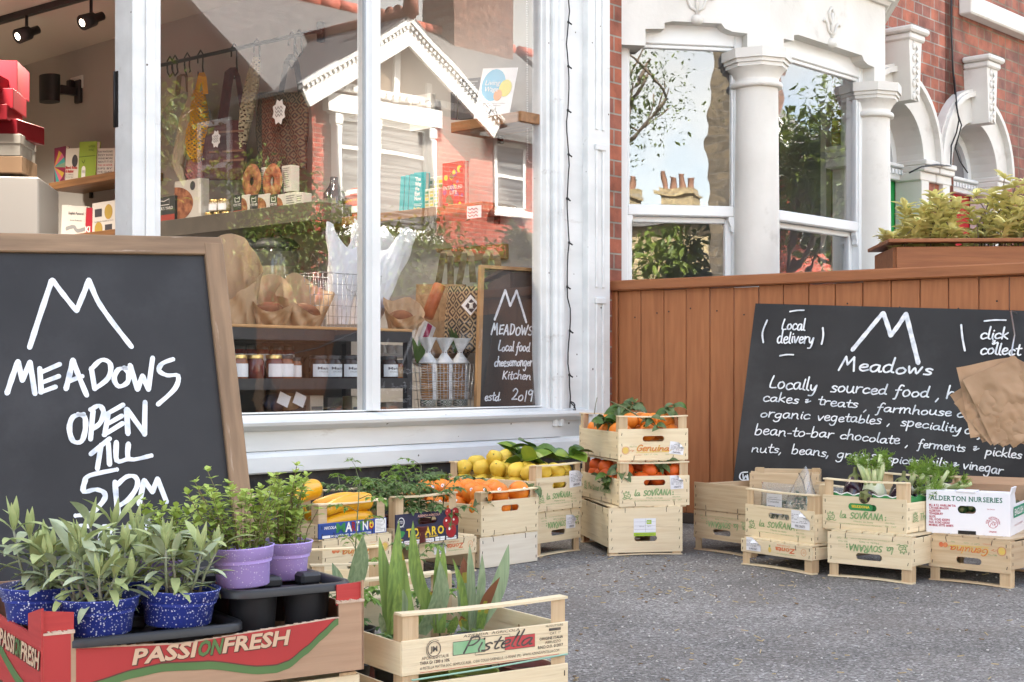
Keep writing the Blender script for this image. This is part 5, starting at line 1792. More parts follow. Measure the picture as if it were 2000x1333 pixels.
def serif(m, s, x, z, h, width, mi, y=-0.0010, bold=0.012, extra=None, rise=0.0):
 """capitals with slab serifs"""
 adv, parts=0.0, []
 for c in s:
  if c==' ':
   adv+=0.55; continue
  vs, fs=glyphs(c, bold)
  xa=min(v[0] for v in vs); xb=max(v[0] for v in vs)
  parts.append((c, vs, fs, adv-xa, xb-xa))
  adv+=xb-xa+0.17
 adv-=0.17
 sx=width/adv
 for c, vs, fs, off, wd in parts:
  m.add([(x+(u+off)*sx, y, z+v*h+rise*(u+off)*sx) for u, v in vs], fs, mi)
  if c in 'OSCGUQ5': continue
  for lvl in (0, 1):
   xs=sorted({round(u, 3) for u, v in vs if abs(v-lvl)<0.03})
   if not xs: continue
   runs=[[xs[0], xs[0]]]
   for q in xs[1:]:
    if q-runs[-1][1]<0.26: runs[-1][1]=q
    else: runs.append([q, q])
   for a, b in runs:
    if c in 'DRPB' and b-a>0.3: b=a+0.2
    a2, b2=(a+off-0.09), (b+off+0.09)
    zz=z+(0 if lvl==0 else h*0.93)
    m.add([(x+a2*sx, y-0.0003, zz+rise*a2*sx), (x+b2*sx, y-0.0003, zz+rise*b2*sx), (x+b2*sx, y-0.0003, zz+h*0.075+rise*b2*sx), (x+a2*sx, y-0.0003, zz+h*0.075+rise*a2*sx)], [(0, 1, 2, 3)], mi)
def disc(m, x, z, r, mi, y=-0.0009, n=20, sx=1.0):
 m.add([(x+r*sx*cos(i*2*PI/n), y, z+r*sin(i*2*PI/n)) for i in range(n)], [tuple(range(n))], mi)
def rect(m, x0, x1, z0, z1, mi, y=-0.0009):
 m.add([(x0, y, z0), (x1, y, z0), (x1, y, z1), (x0, y, z1)], [(0, 1, 2, 3)], mi)
def p_tolaro(m, w, hp, sl):
 serif(m, 'TOLARO', w*0.16, hp*0.26, hp*0.25, w*0.60, 0, y=-0.0016, bold=0.03)
 serif(m, 'TOLARO', w*0.167, hp*0.245, hp*0.25, w*0.60, 4, y=-0.0007, bold=0.04)
 put(m, 'AZIENDA AGRICOLA', w*0.34, hp*0.86, hp*0.07, width=w*0.36, mi=3, bold=0.02)
 put(m, 'Tel. 0985 306801', w*0.30, hp*0.175, hp*0.055, width=w*0.36, mi=0, bold=0.02)
 rect(m, w*0.13, w*0.60, hp*0.02, hp*0.14, 1); put(m, 'POMODORO GRAPPOLO', w*0.145, hp*0.05, hp*0.06, width=w*0.43, mi=2, y=-0.0013)
 for a, b in ((0.62, 0.69), (0.70, 0.78)):
  for c, d in ((0.03, 0.09), (0.10, 0.16)):
   rect(m, w*a, w*b, hp*c, hp*d, 1)
 rect(m, w*0.80, w*0.97, hp*0.10, hp*0.15, 1); rect(m, w*0.80, w*0.97, hp*0.03, hp*0.08, 1)
 rect(m, w*0.02, w*0.11, hp*0.02, hp*0.13, 1)
 put(m, 'DALLA TERRA', w*0.015, hp*0.16, hp*0.05, width=w*0.1, mi=0)
 ink=Ink(m, 0.0009, mi=5)
 ink.stroke([(w*0.03, hp*0.30), (w*0.08, hp*0.42), (w*0.12, hp*0.40)], 0.012); ink.stroke([(w*0.05, hp*0.27), (w*0.10, hp*0.33)], 0.012)
 ink.mi=1
 ink.stroke([(w*0.08+0.014*cos(i*PI/8), hp*0.75+0.015*sin(i*PI/8)) for i in range(17)], 0.003)
 put(m, 'TD', w*0.08-0.008, hp*0.71, 0.009, mi=1); put(m, 'QUALITÀ', w*0.035, hp*0.58, 0.004, width=w*0.09, mi=1)
 for (a, b, r) in ((0.82, 0.60, 0.022), (0.94, 0.62, 0.020), (0.83, 0.93, 0.014), (0.95, 0.90, 0.017), (0.88, 0.32, 0.026)):
  disc(m, w*a, hp*b, r*1.05, 4, y=-0.00085-a*0.0004+b*0.0003); disc(m, w*a, hp*b, r*0.97, 2, y=-0.0009-a*0.0004+b*0.0003); disc(m, w*a-r*0.35, hp*b+r*0.3, r*0.22, 3, y=-0.00095-a*0.0004+b*0.0003, sx=0.7)
 for (a, b, r) in ((0.80, 0.66, 0.004), (0.92, 0.67, 0.004), (0.85, 0.38, 0.005)):
  disc(m, w*a, hp*b, r, 1, y=-0.0019)
 ink=Ink(m, 0.0016, mi=5)
 ink.stroke([(w*0.90, hp*0.97), (w*0.89, hp*0.75), (w*0.87, hp*0.52)], 0.003)
 for i in range(5):
  a=i*1.25
  ink.stroke([(w*0.87, hp*0.50), (w*0.87+0.012*cos(a), hp*0.50+0.012*sin(a))], 0.003)
 return [YEL, WHT, REDP, mat('salmon_print', (0.70, 0.40, 0.32), rough=0.5), INKK, GRNP]
def p_martino(m, w, hp, sl):
 put(m, 'NICOLA', w*0.08, hp*0.62, hp*0.17, width=w*0.17, mi=0, shear=0.2, bold=0.02)
 for s_, x_, wd, mi in (('M', 0.25, 0.13, 1), ('A', 0.38, 0.10, 0), ('R', 0.475, 0.06, 2), ('T', 0.535, 0.05, 0), ('I', 0.60, 0.03, 1), ('N', 0.635, 0.08, 0), ('O', 0.725, 0.075, 2)):
  serif(m, s_, w*x_, hp*0.36, hp*0.56, w*wd, mi, bold=0.03)
 put(m, 'POLICORO (MT)  ITALIA  0835 971336', w*0.18, hp*0.10, hp*0.12, width=w*0.58, mi=0, bold=0.03)
 rect(m, w*0.05, w*0.165, hp*0.08, hp*0.24, 0)
 disc(m, w*0.765, hp*0.66, hp*0.22, 3, sx=0.8, y=-0.0014); disc(m, w*0.765, hp*0.62, hp*0.10, 2, y=-0.0018)
 rect(m, w*0.82, w*0.985, hp*0.10, hp*0.97, 0, y=-0.0012)
 for i in range(8):
  rect(m, w*0.835, w*(0.95-0.02*(i%3)), hp*(0.85-i*0.09), hp*(0.87-i*0.09), 4, y=-0.0016)
 return [WHT, GRNP, REDP, YEL, TXT]
def p_pistella(m, w, hp, sl):
 z0, z1=0.136, 0.205
 h=z1-z0
 y=-0.0009
 rect(m, w*0.29, w*0.48, z0+h*0.42, z0+h*0.80, 2); rect(m, w*0.60, w*0.785, z0+h*0.38, z0+h*0.76, 1)
 ink=Ink(m, 0.0011, mi=0)
 for a, b, c, d in ((0.29, 0.48, 0.42, 0.80), (0.60, 0.785, 0.38, 0.76)):
  ink.stroke([(w*a, z0+h*c), (w*b, z0+h*c), (w*b, z0+h*d), (w*a, z0+h*d), (w*a, z0+h*c)], 0.0012, smooth=False)
 ink.stroke([(w*0.42, z0+h*0.80), (w*0.42, z0+h*0.86), (w*0.63, z0+h*0.84), (w*0.63, z0+h*0.76)], 0.0012, smooth=False)
 ink.stroke([(w*0.42, z0+h*0.42), (w*0.42, z0+h*0.35), (w*0.60, z0+h*0.34)], 0.0012, smooth=False)
 P2=lambda px, py: (px,-py)
 hand(ink, 'Pistella', (w*0.345,-(z0+h*0.45)), (w*0.765,-(z0+h*0.46)), 0.0155, 0.0038, P2, seed=8, slant=0.35, wob=0.02)
 put(m, 'AZIENDA  AGRICOLA', w*0.35, z0+h*0.90, h*0.075, width=w*0.34, mi=0, shear=0.25)
 put(m, 'APORTE D\'ITALIE', w*0.11, z0+h*0.40, h*0.085, width=w*0.155, mi=0)
 put(m, 'TARA Gr 1200 ± 10%', w*0.10, z0+h*0.27, h*0.085, width=w*0.17, mi=0, bold=0.02)
 put(m, 'di PISTELLA MATTIA SOC. SEMPLICE AGR.  C/DA COLLE GABINELLE, 13-PENNE (PE)  WWW.AZIENDAPISTELLA.COM', w*0.10, z0+h*0.13, h*0.075, width=w*0.84, mi=0)
 rect(m, w*0.10, w*0.94, z0+h*0.045, z0+h*0.06, 1)
 put(m, 'PRODUTTORE', w*0.855, z0+h*0.90, h*0.06, width=w*0.11, mi=0); rect(m, w*0.875, w*0.95, z0+h*0.78, z0+h*0.86, 0)
 put(m, 'CAT. 1ª', w*0.88, z0+h*0.67, h*0.07, width=w*0.07, mi=0)
 put(m, 'ORIGINE ITALIA', w*0.815, z0+h*0.53, h*0.08, width=w*0.15, mi=0, bold=0.02); put(m, 'ABRUZZO', w*0.85, z0+h*0.41, h*0.08, width=w*0.10, mi=0)
 put(m, 'B.N.D.O.O. 012017', w*0.805, z0+h*0.28, h*0.085, width=w*0.16, mi=0, bold=0.02)
 cx_, cz_=w*0.18, z0+h*0.68
 ink.stroke([(cx_+0.0145*cos(i*PI/10), cz_+0.0145*sin(i*PI/10)) for i in range(21)], 0.0016)
 ink.stroke([(cx_+0.018*cos(i*PI/10), cz_+0.018*sin(i*PI/10)) for i in range(3, 18)], 0.0010)
 put(m, 'JM', cx_-0.008, cz_-0.005, 0.010, width=0.016, mi=0, bold=0.03)
 return [INKK, mat('pistella_red', (0.48, 0.06, 0.06), rough=0.6), mat('pistella_green', (0.20, 0.40, 0.20), (0.30, 0.45, 0.27), rough=0.6, scale=20)]
def receipt(near_name, w, x, z, lw, lh, title, inverted_ht=None, y=-0.0016, rot=0.0):
 """a printed paper label stapled on an end panel; one corner curls"""
 near=bpy.data.objects[near_name]
 T=Trn(Vector((x, 0, z))) @ Rot(rot, 4, 'Y')
 m=MB(T)
 n=8
 def fn(u, v):
  c=max(0.0, u+v-1.45)
  return Vector((u*lw-c*c*0.10, y-0.0015*sin(u*5)*v-c*0.05, v*lh-c*c*0.06))
 m.grid(fn, n, n)
 o=m.build('paper_label', PAPER, near)
 t=MB(T)
 put(t, title, lw*0.25, lh*0.10, lh*0.12, width=lw*0.55, y=y-0.004, bold=0.02)
 rnd=random.Random(title)
 for i in range(6):
  zz=lh*(0.34+0.085*i)
  xx=lw*0.06
  while xx<lw*(0.9 if i<4 else 0.6):
   l=lw*rnd.uniform(0.05, 0.2)
   if rnd.random()<0.75: rect(t, xx, min(xx+l, lw*0.92), zz, zz+lh*0.022, 0, y=y-0.004)
   xx+=l+lw*0.04
 t.build('label_print', TXT, o)
def yaw_of(a, b): return atan2((b-a).y, (b-a).x)
def base(L, R, z, w=None):
 a, b=onz(*L, z), onz(*R, z)
 ya=yaw_of(a, b)
 wd=(b-a).length
 if w:
  mid=(a+b)/2
  d=Vector((cos(ya), sin(ya), 0))
  a=mid-d*w/2
  wd=w
 return a.x, a.y, ya, wd
def loc(root, x, y, z=0.0):
 """crate-local point -> world (upright coordinates)"""
 c, s=cos(root.rotation_euler[2]), sin(root.rotation_euler[2])
 L=root.location
 return Vector((L.x+x*c-y*s, L.y+x*s+y*c, L.z+z))
# --- centre stack
X, Y, ya, w=base((1189, 1087), (1337, 1085), 0)
ya=radians(10.5)
k1=crate('upturned plain crate, bottom of the three-high citrus stack', X, Y, ya, 0.304, 0.49, 0, 0.180, 0.193, inverted=True, slot=True, hs=0.16, slotz=0.125)
X, Y, _, w=base((1210, 992), (1351, 990), 0.193)
k2=crate('crate of red mandarins, middle of the three-high citrus stack', X, Y, radians(15), 0.297, 0.50, 0.1945, 0.122, 0.178, print_=p_sovrana, slotz=0.095)
X, Y, _, w=base((1208, 902), (1350, 901), 0.373)
k3=crate('crate of leafy oranges, topmost of the three-high citrus stack', X, Y, radians(15.5), 0.299, 0.50, 0.3745, 0.128, 0.182, print_=p_genuina, slotz=0.088)
receipt(k3['near'], 0.29, 0.215, 0.028, 0.062, 0.05, 'NAVEL', rot=0.12)
receipt(k2['near'], 0.29, 0.215, 0.066, 0.056, 0.056, 'CORNETTO', rot=-0.05)
nr=bpy.data.objects[k1['near']]
m=MB(); rect(m, 0.102, 0.193, 0.082, 0.148, 0, y=-0.0012); rect(m, 0.102, 0.193, 0.078, 0.0915, 1, y=-0.0016); rect(m, 0.155, 0.175, 0.125, 0.141, 1, y=-0.0017)
lb=m.build('paper_label', [PAPER, mat('leaf_green_print', (0.33, 0.50, 0.03), rough=0.5)], nr)
m=MB(); put(m, 'ITALY 2021', 0.125, 0.114, 0.004, width=0.02, y=-0.002); put(m, 'CAT II', 0.158, 0.114, 0.004, width=0.015, y=-0.002); put(m, 'BIO', 0.158, 0.130, 0.006, mi=1, y=-0.0021); put(m, 'ORANGE ORGANIC CONTROL SYSTEM IT BIO 006', 0.108, 0.083, 0.003, width=0.075, mi=0, y=-0.002)
for z_ in (0.104, 0.118, 0.134): rect(m, 0.104, 0.191, z_, z_+0.0006, 0, y=-0.002)
rect(m, 0.150, 0.1506, 0.093, 0.147, 0, y=-0.0021)
m.build('label_print', [TXT, WHT], lb)
# --- lemon stack
X, Y, ya, w=base((1049, 1089.5), (1128, 1076), 0, 0.30)
LY=radians(51)
k4=crate('upturned crate under the lemons, green print upside down', X, Y, LY, 0.30, 0.46, 0, 0.122, 0.176, inverted=True, print_=p_sovrana)
receipt(k4['near'], 0.3, 0.20, 0.098, 0.062, 0.055, 'LEMONS')
k5=crate('crate heaped with yellow lemons and leaves, on an upturned crate', X+0.005, Y-0.005, LY, 0.30, 0.46, 0.1775, 0.135, 0.186, print_=p_sovrana, slotz=0.10)
receipt(k5['near'], 0.3, 0.215, 0.085, 0.082, 0.068, 'LEMON BIO', rot=-0.04)
# --- oranges
X, Y, ya, w=base((939, 1112.6), (1049, 1097), 0, 0.315)
k6=crate('upturned blank crate under the large oranges', X, Y, ya, 0.315, 0.46, 0, 0.116, 0.118, inverted=True, slot=False, posts=False, hs=0.114, paint=mat('pale_new_poplar', (0.66, 0.61, 0.50), (0.60, 0.54, 0.43), rough=0.65, scale=5, stretch=(0.8, 9, 12), bump=0.1))
k7=crate('scorched-edged crate of large oranges with stickers', X+0.004, Y+0.0, ya, 0.312, 0.46, 0.1195, 0.130, 0.167, hs=0.118, slotz=0.098, old=False)
# --- tomato crate with the navy panel, on a shallow upturned crate
a=onz(773, 1069, 0.132)
k8=crate('navy fronted crate of tomato seedlings', a.x, a.y, radians(47), 0.30, 0.44, 0.1335, 0.108, 0.170, print_=p_tolaro, paint=NAVY, slotz=0.078, hs=0.06)
b=onz(931, 1116, 0.0)
k9=crate('shallow upturned crate beneath the navy fronted crate', b.x-0.30*cos(radians(46)), b.y-0.30*sin(radians(46)), radians(46), 0.30, 0.44, 0, 0.062, 0.131, inverted=True, slot=False, hs=0.055, print_=p_zonta)
receipt(k9['near'], 0.30, 0.085, 0.08, 0.06, 0.048, 'POMODORI')
# --- courgettes on an upturned crate
a=onz(622, 1057, 0.18)
k10=crate('blue fronted crate of yellow courgettes', a.x, a.y, radians(47.5), 0.30, 0.44, 0.1815, 0.053, 0.118, print_=p_martino, paint=BLUEP, slot=False, hs=0.05, brown_posts=True)
k11=crate('upturned crate under the yellow courgettes, red script upside down', a.x+0.012, a.y+0.005, radians(47.5), 0.305, 0.44, 0, 0.128, 0.180, inverted=True, print_=p_genuina)
# --- crate of tall tomato plants behind the irises
X, Y, ya, w=base((607, 1104), (815, 1094), 0.18)
k12=crate('low crate of tall tomato plants behind the iris crate', X, Y, ya, w, 0.40, 0, 0.108, 0.18, slot=False, hs=0.10)
# --- iris crate
IY=radians(34)
k13=crate('slatted crate of potted irises with green and red stamp',-0.2137, 2.76, IY, 0.40, 0.50, 0, 0.118, 0.258, slot=False, hs=0.112, two=(0.136, 0.205), print_=p_pistella)
m=MB(); m.tube([(0.02,-0.004, 0.128), (0.2,-0.005, 0.131), (0.395,-0.004, 0.138)], 0.002, 5); m.build('green_twine', mat('pale_green_twine', (0.28, 0.48, 0.36), rough=0.6), k13)
# --- right-hand row
def rowcrate(lab, L, R, z, hp, ht, w, l=0.44, turn=0.0,**k):
 X, Y, ya, _=base(L, R, z, w)
 ya+=radians(turn)
 return crate(lab, X, Y, ya, w, l, z, hp, ht,**k)
k14=rowcrate('upturned crate standing next to the citrus stack, green print upside down', (1352, 1073), (1470, 1091), 0, 0.114, 0.166, 0.335, inverted=True, print_=p_sovrana, old=True)
k15=rowcrate('shallow knotty crate on the upturned crate next to the citrus stack', (1352, 994), (1470, 1008), 0.1675, 0.112, 0.115, 0.335, slot=False, posts=False, hs=0.105, old=True)
k16=rowcrate('shallow upturned crate beneath the bagged herbs, red print upside down', (1447, 1102.5), (1586, 1124), 0, 0.052, 0.102, 0.36, inverted=True, slot=False, hs=0.05, print_=p_zonta, brown_posts=False)
receipt(k16['near'], 0.36, 0.03, 0.058, 0.075, 0.05, 'SUPER BIO', rot=0.0)
k17=rowcrate('crate of bagged herbs with paper label', (1454, 1046), (1592, 1066), 0.1035, 0.122, 0.182, 0.372, l=0.42, print_=p_sovrana, slotz=0.088)
receipt(k17['near'], 0.372, 0.255, 0.052, 0.096, 0.068, 'PEPER CORNETTO')
k18=rowcrate('upturned crate under the fennel, green print upside down', (1618, 1125.6), (1773, 1143.8), 0, 0.114, 0.163, 0.322, turn=4, inverted=True, print_=p_sovrana)
k19=rowcrate('crate of fennel and aubergines', (1609, 1032), (1759, 1047), 0.1645, 0.122, 0.182, 0.332, turn=5, print_=p_sovrana, slotz=0.085)
k20=rowcrate('upturned crate under the white box, red script upside down', (1815, 1133), (1972, 1150.4), 0, 0.112, 0.161, 0.300, inverted=True, print_=p_genuina, old=True)
q=at(1464, 918, 5.95)
k21=crate('empty crate behind the bagged herbs, pink inside', q.x, q.y, radians(-14), 0.285, 0.30, 0.16, 0.15, 0.155, slot=False, posts=True, hs=0.14, old=True, rail=False)
k22=crate('upturned crate hidden beneath the empty crate', q.x, q.y, radians(-14), 0.285, 0.30, 0.0, 0.11, 0.158, inverted=True, old=True)
nr=bpy.data.objects[k19['near']]
m=MB();
pts=[]
for i in range(24):
 t=2*PI*i/24
 sx=0.037 if cos(t)>0 else-0.037
 pts.append((0.155+sx+0.012*cos(t),-0.0013, 0.086+0.0125*sin(t)))
m.add(pts, [tuple(range(24))], 0)
put(m, 'SELEZIONA', 0.155, 0.083, 0.0085, width=0.072, mi=1, y=-0.0018, bold=0.03, align='c')
m.build('grade_stamp', [GRNP, YEL], nr)
def sidetext(root, s, x0, z, h, wd, right, seed=3):
 ch=[c for c in root.children if c.name.startswith('side_board')][1 if right else 0]
 xs=[v.co.x for v in ch.data.vertices]
 xx=max(xs)+0.0012 if right else min(xs)-0.0012
 m=MB(Trn(Vector((xx, x0, z))) @ Rot(PI/2 if right else-PI/2, 4, 'Z'))
 ink=Ink(m, 0.0005)
 hand(ink, s, (0.0, 0.0), (wd, 0.0), h, h*0.26, lambda px, py: (px,-py), seed=seed)
 frog(m,-0.03, 0.0, 0.03, 0)
 m.build('side_lettering', INKG, ch)
sidetext(k2, 'The Queen Kingdom', 0.40, 0.045, 0.014, 0.30, False)
sidetext(k19, 'The Kingdom', 0.09, 0.045, 0.014, 0.22, True)
# ================================================================== fruit
def peel(name, c, c2, jit=0.06):
 m=mat(name, c, c2, rough=0.50, scale=14, spec=0.4, jitter=jit+0.03, spots=(tuple(v*0.55 for v in c), 55, 0.10))
 nt=m.node_tree; b=nt.nodes['Principled BSDF']
 vo=nt.nodes.new('ShaderNodeTexVoronoi'); vo.inputs['Scale'].default_value=330
 tc=nt.nodes.new('ShaderNodeTexCoord'); nt.links.new(tc.outputs['Object'], vo.inputs['Vector'])
 bp=nt.nodes.new('ShaderNodeBump'); bp.inputs['Strength'].default_value=0.35; bp.inputs['Distance'].default_value=0.0012
 nt.links.new(vo.outputs['Distance'], bp.inputs['Height']); nt.links.new(bp.outputs[0], b.inputs['Normal'])
 return m
ORANGE=peel('orange_peel', (0.72, 0.22, 0.015), (0.66, 0.17, 0.012))
MANDA=peel('mandarin_peel', (0.66, 0.12, 0.012), (0.58, 0.085, 0.010))
LEMON=peel('lemon_peel', (0.70, 0.52, 0.07), (0.62, 0.42, 0.04))
COURG=mat('yellow_courgette_skin', (0.74, 0.40, 0.012), (0.66, 0.31, 0.012), rough=0.3, scale=6, spec=0.5, spots=((0.42, 0.18, 0.01), 60, 0.10))
STALK=mat('dry_green_stalk', (0.12, 0.16, 0.05), (0.18, 0.17, 0.07), rough=0.7, scale=30)
CLEAF=leafmat('citrus_leaf', (0.085, 0.165, 0.025), (0.05, 0.105, 0.017), rough=0.3, scale=9, trans=0.12)
WILT=leafmat('wilted_citrus_leaf', (0.115, 0.165, 0.06), (0.06, 0.10, 0.03), rough=0.45, scale=14, trans=0.12)
CLEAF2=leafmat('yellowing_citrus_leaf', (0.26, 0.36, 0.04), (0.15, 0.25, 0.03), rough=0.35, scale=9, trans=0.2)
TWIG=mat('green_twig', (0.10, 0.12, 0.045), (0.14, 0.12, 0.06), rough=0.7, scale=20)
def fruit_proto(name, label, cat, mt, r, kind, group, sticker=False):
 m=MB()
 if kind=='lemon':
  prof=[]
  for i in range(15):
   t=i/14
   a=PI*t
   rr=r*(sin(a)**0.85)
   zz=-cos(a)*r*1.22
   if t>0.9: zz+=r*0.10*(t-0.9)*10
   if t<0.08: zz-=r*0.05
   prof.append((max(rr, 0.0006), zz))
  m.lathe(prof, 22, wob=lambda a, z: 1+0.05*sin(3*a+z*70)+0.035*sin(5*a-z*90)+0.015*sin(9*a+z*190))
 else:
  prof=[]
  for i in range(15):
   a=PI*i/14
   rr=r*sin(a); zz=-cos(a)*r*(0.90 if kind=='mandarin' else 0.97)
   if i==14: zz-=r*0.10
   prof.append((max(rr, 0.0006), zz))
  m.lathe(prof, 24, wob=(lambda a, z: 1+0.02*sin(4*a+z*60)+0.015*sin(7*a)) if kind=='mandarin' else (lambda a, z: 1+0.008*sin(3*a+z*30)))
 o=m.build(name, mt)
 tag(o, label, cat, group)
 s=MB()
 if kind=='lemon':
  s.tube([(0, 0,-r*1.22), (0, 0,-r*1.32)], 0.003, 6)
 else:
  s.lathe([(0.0045, r*0.83), (0.0055, r*0.89), (0.002, r*0.93), (0.0003, r*0.92)], 8)
 s.build('stem_button', STALK, o)
 return o
def stick(o, r, d):
 """small white round sticker on the fruit's skin"""
 d=Vector(d).normalized()
 e1=d.orthogonal().normalized(); e2=d.cross(e1)
 m=MB()
 vs=[d*(r*1.012)]
 for ring in (0.5, 1.0):
  for i in range(14):
   a=2*PI*i/14
   v=d*r*1.3+(e1*cos(a)+e2*sin(a)*0.8)*0.0100*ring
   vs.append(v.normalized()*r*1.012)
 fs=[(0, 1+i, 1+(i+1)%14) for i in range(14)]+[(1+i, 15+i, 15+(i+1)%14, 1+(i+1)%14) for i in range(14)]
 m.add(vs, fs, 0, True)
 m.m[:14]=[1]*14
 return m.build('sticker', [WHT, mat('sticker_print', (0.30, 0.33, 0.45), rough=0.5)], o)
OR1=fruit_proto('orange', 'large orange lying in the scorched-edged crate', 'orange', ORANGE, 0.043, 'orange', 'large oranges in the scorched-edged crate')
OR2=fruit_proto('orange', 'leafy orange in the topmost crate of the citrus stack', 'orange', ORANGE, 0.036, 'orange', 'oranges in the topmost citrus crate')
MN1=fruit_proto('mandarin', 'red mandarin in the middle crate of the citrus stack', 'mandarin', MANDA, 0.0345, 'mandarin', 'mandarins in the middle citrus crate')
LM1=fruit_proto('lemon', 'knobbly yellow lemon in the crate next to the citrus stack', 'lemon', LEMON, 0.033, 'lemon', 'lemons heaped in their crate')
USED=set()
def drop(proto, root, x, y, z, rnd, flat=False):
 p=loc(root, x, y, z)
 rot=(rnd.uniform(0.9, 2.2), rnd.uniform(-.5, .5), rnd.uniform(0, 6.3)) if flat else (rnd.uniform(-1.1, 1.1), rnd.uniform(-1.1, 1.1), rnd.uniform(0, 6.3))
 if proto.name not in USED:
  USED.add(proto.name); proto.location=p; proto.rotation_euler=rot
  return proto
 return dup(proto, p, rot=rot)
def fill(proto, root, w, l, nx, ny, z, rnd, jz=0.006, skip=0, flat=False, stick_r=0):
 out=[]
 for j in range(ny):
  for i in range(nx):
   if rnd.random()<skip: continue
   x=0.042+(w-0.084)*(i/(nx-1))+rnd.uniform(-.004, .004)
   y=0.05+(l-0.10)*(j/(ny-1))+rnd.uniform(-.004, .004)
   o=drop(proto, root, x, y, z+rnd.uniform(-jz, jz), rnd, flat)
   out.append(o)
 return out
def stickers(objs, r, rnd, prob, toward=Vector((0,-1, 0.4))):
 for o in objs:
  if rnd.random()<prob:
   dw=(toward+Vector((rnd.uniform(-.6, .6), rnd.uniform(-.3, .3), rnd.uniform(-.3, .5)))).normalized()
   stick(o, r, o.rotation_euler.to_matrix().inverted() @ dw)
rnd=random.Random(31)
lo_=fill(OR1, k7, 0.312, 0.46, 3, 4, 0.100, rnd)
hi_=[drop(OR1, k7, x, y, 0.150+rnd.uniform(-.005, .004), rnd) for x, y in ((0.085, 0.13), (0.17, 0.12), (0.055, 0.055), (0.14, 0.05), (0.26, 0.055), (0.25, 0.26), (0.09, 0.24), (0.18, 0.25), (0.235, 0.17), (0.13, 0.35), (0.22, 0.36), (0.06, 0.36))]
stickers(lo_+hi_, 0.0425, rnd, 0.65, Vector((0.25,-1, 0.5)))
fill(MN1, k2, 0.288, 0.46, 4, 6, 0.108, rnd, 0.006)
fill(MN1, k2, 0.288, 0.46, 3, 4, 0.142, rnd, 0.003, 0.25)
fill(OR2, k3, 0.290, 0.46, 3, 5, 0.110, rnd, 0.006)
o3=[drop(OR2, k3, x, y, 0.150+rnd.uniform(-.005, .005), rnd) for x, y in ((0.09, 0.12), (0.16, 0.10), (0.24, 0.09), (0.10, 0.24), (0.18, 0.22), (0.08, 0.34), (0.17, 0.36), (0.25, 0.26))]
stickers(o3, 0.0355, rnd, 0.2)
l1=fill(LM1, k5, 0.30, 0.46, 4, 5, 0.105, rnd, 0.006, 0, True)
l2=[drop(LM1, k5, x, y, z, rnd, True) for x, y, z in ((0.05, 0.07, 0.152), (0.12, 0.06, 0.150), (0.20, 0.06, 0.152), (0.26, 0.07, 0.150), (0.06, 0.15, 0.158), (0.14, 0.15, 0.157), (0.22, 0.15, 0.156), (0.05, 0.24, 0.160), (0.12, 0.25, 0.158), (0.20, 0.24, 0.160), (0.06, 0.33, 0.162), (0.14, 0.34, 0.16), (0.04, 0.41, 0.16), (0.12, 0.41, 0.175), (0.21, 0.37, 0.158), (0.09, 0.29, 0.20), (0.17, 0.30, 0.198))]
def sprig(label, root, x, y, z, d, n, L, w, seed, group=None, mats=None, curl=0.6, twig=0.065, up=0.25):
 rnd=random.Random(seed)
 t=thing('citrus_sprig', label, 'leafy twig', loc(root, x, y, z), root.rotation_euler[2], group)
 tw=MB(); lf=MB()
 d=Vector(d).normalized()
 pts=[Vector((0, 0, 0))]
 q=Vector((0, 0, 0))
 for i in range(5):
  d=(d+Vector((rnd.uniform(-.2, .2), rnd.uniform(-.2, .2), rnd.uniform(-.15, .15)))).normalized()
  q=q+d*twig/5
  pts.append(q.copy())
 tw.tube(pts, [0.0026, 0.0025, 0.0022, 0.002, 0.0017, 0.001], 5)
 for i in range(int(n*1.5)):
  p=pts[1+i%5]
  a=rnd.uniform(0, 6.3)
  dd=Vector((cos(a), sin(a), rnd.uniform(-0.25, 0.6)+up*0.3))
  s=rnd.uniform(0.75, 1.2)
  lf.leaf(p, dd, Vector((rnd.uniform(-.6, .6),-0.6+rnd.uniform(-.5, .5), 0.8)), L*s, w*s*1.15, curl*rnd.uniform(0.3, 1.4)*(1 if root is k5 else 1.7), 0.16 if root is k5 else 0.3, 0 if rnd.random()<0.7 else 1, (0.08, 0.7, 0.98, 1.0, 0.85, 0.5, 0.05))
 tw.build('twig', TWIG, t); lf.build('leaves', [CLEAF if root is k5 else WILT, CLEAF2 if root is k5 else CLEAF], t)
 return t
rs=random.Random(4)
G5='leafy twigs among the lemons'
sprig('broad glossy lemon leaves rising over the lemons', k5, 0.26, 0.16, 0.195, (-0.3, 0.2, 0.5), 7, 0.095, 0.062, 1, mats=None)
sprig('lemon twig with yellowish leaves at the front corner of the lemon crate', k5, 0.29, 0.06, 0.195, (0.6, 0, 0.3), 6, 0.085, 0.055, 2)
sprig('dark lemon leaves lying across the middle of the lemons', k5, 0.10, 0.16, 0.195, (0.8,-0.1, 0.1), 7, 0.10, 0.055, 3, curl=0.3)
sprig('narrow lemon leaves near the far end of the lemon crate', k5, 0.19, 0.28, 0.205, (0.6,-0.2, 0.2), 6, 0.095, 0.05, 6, curl=0.4)
sprig('wilting leafy twig at the corner of the orange crate', k7, 0.05, 0.03, 0.165, (-0.2,-0.3,-0.6), 6, 0.055, 0.022, 8, curl=0.9)
sprig('leafy twig among the oranges near the handle of their crate', k7, 0.26, 0.06, 0.155, (0.5,-0.1, 0.1), 7, 0.065, 0.026, 9, curl=0.7)
sprig('curled leafy twig lying on the far oranges', k7, 0.10, 0.40, 0.185, (0.6,-0.3, 0.2), 8, 0.06, 0.025, 10, curl=0.9)
sprig('leaf cluster between the orange crate and the lemons', k7, 0.27, 0.33, 0.17, (0.2,-0.5, 0.1), 6, 0.07, 0.03, 12)
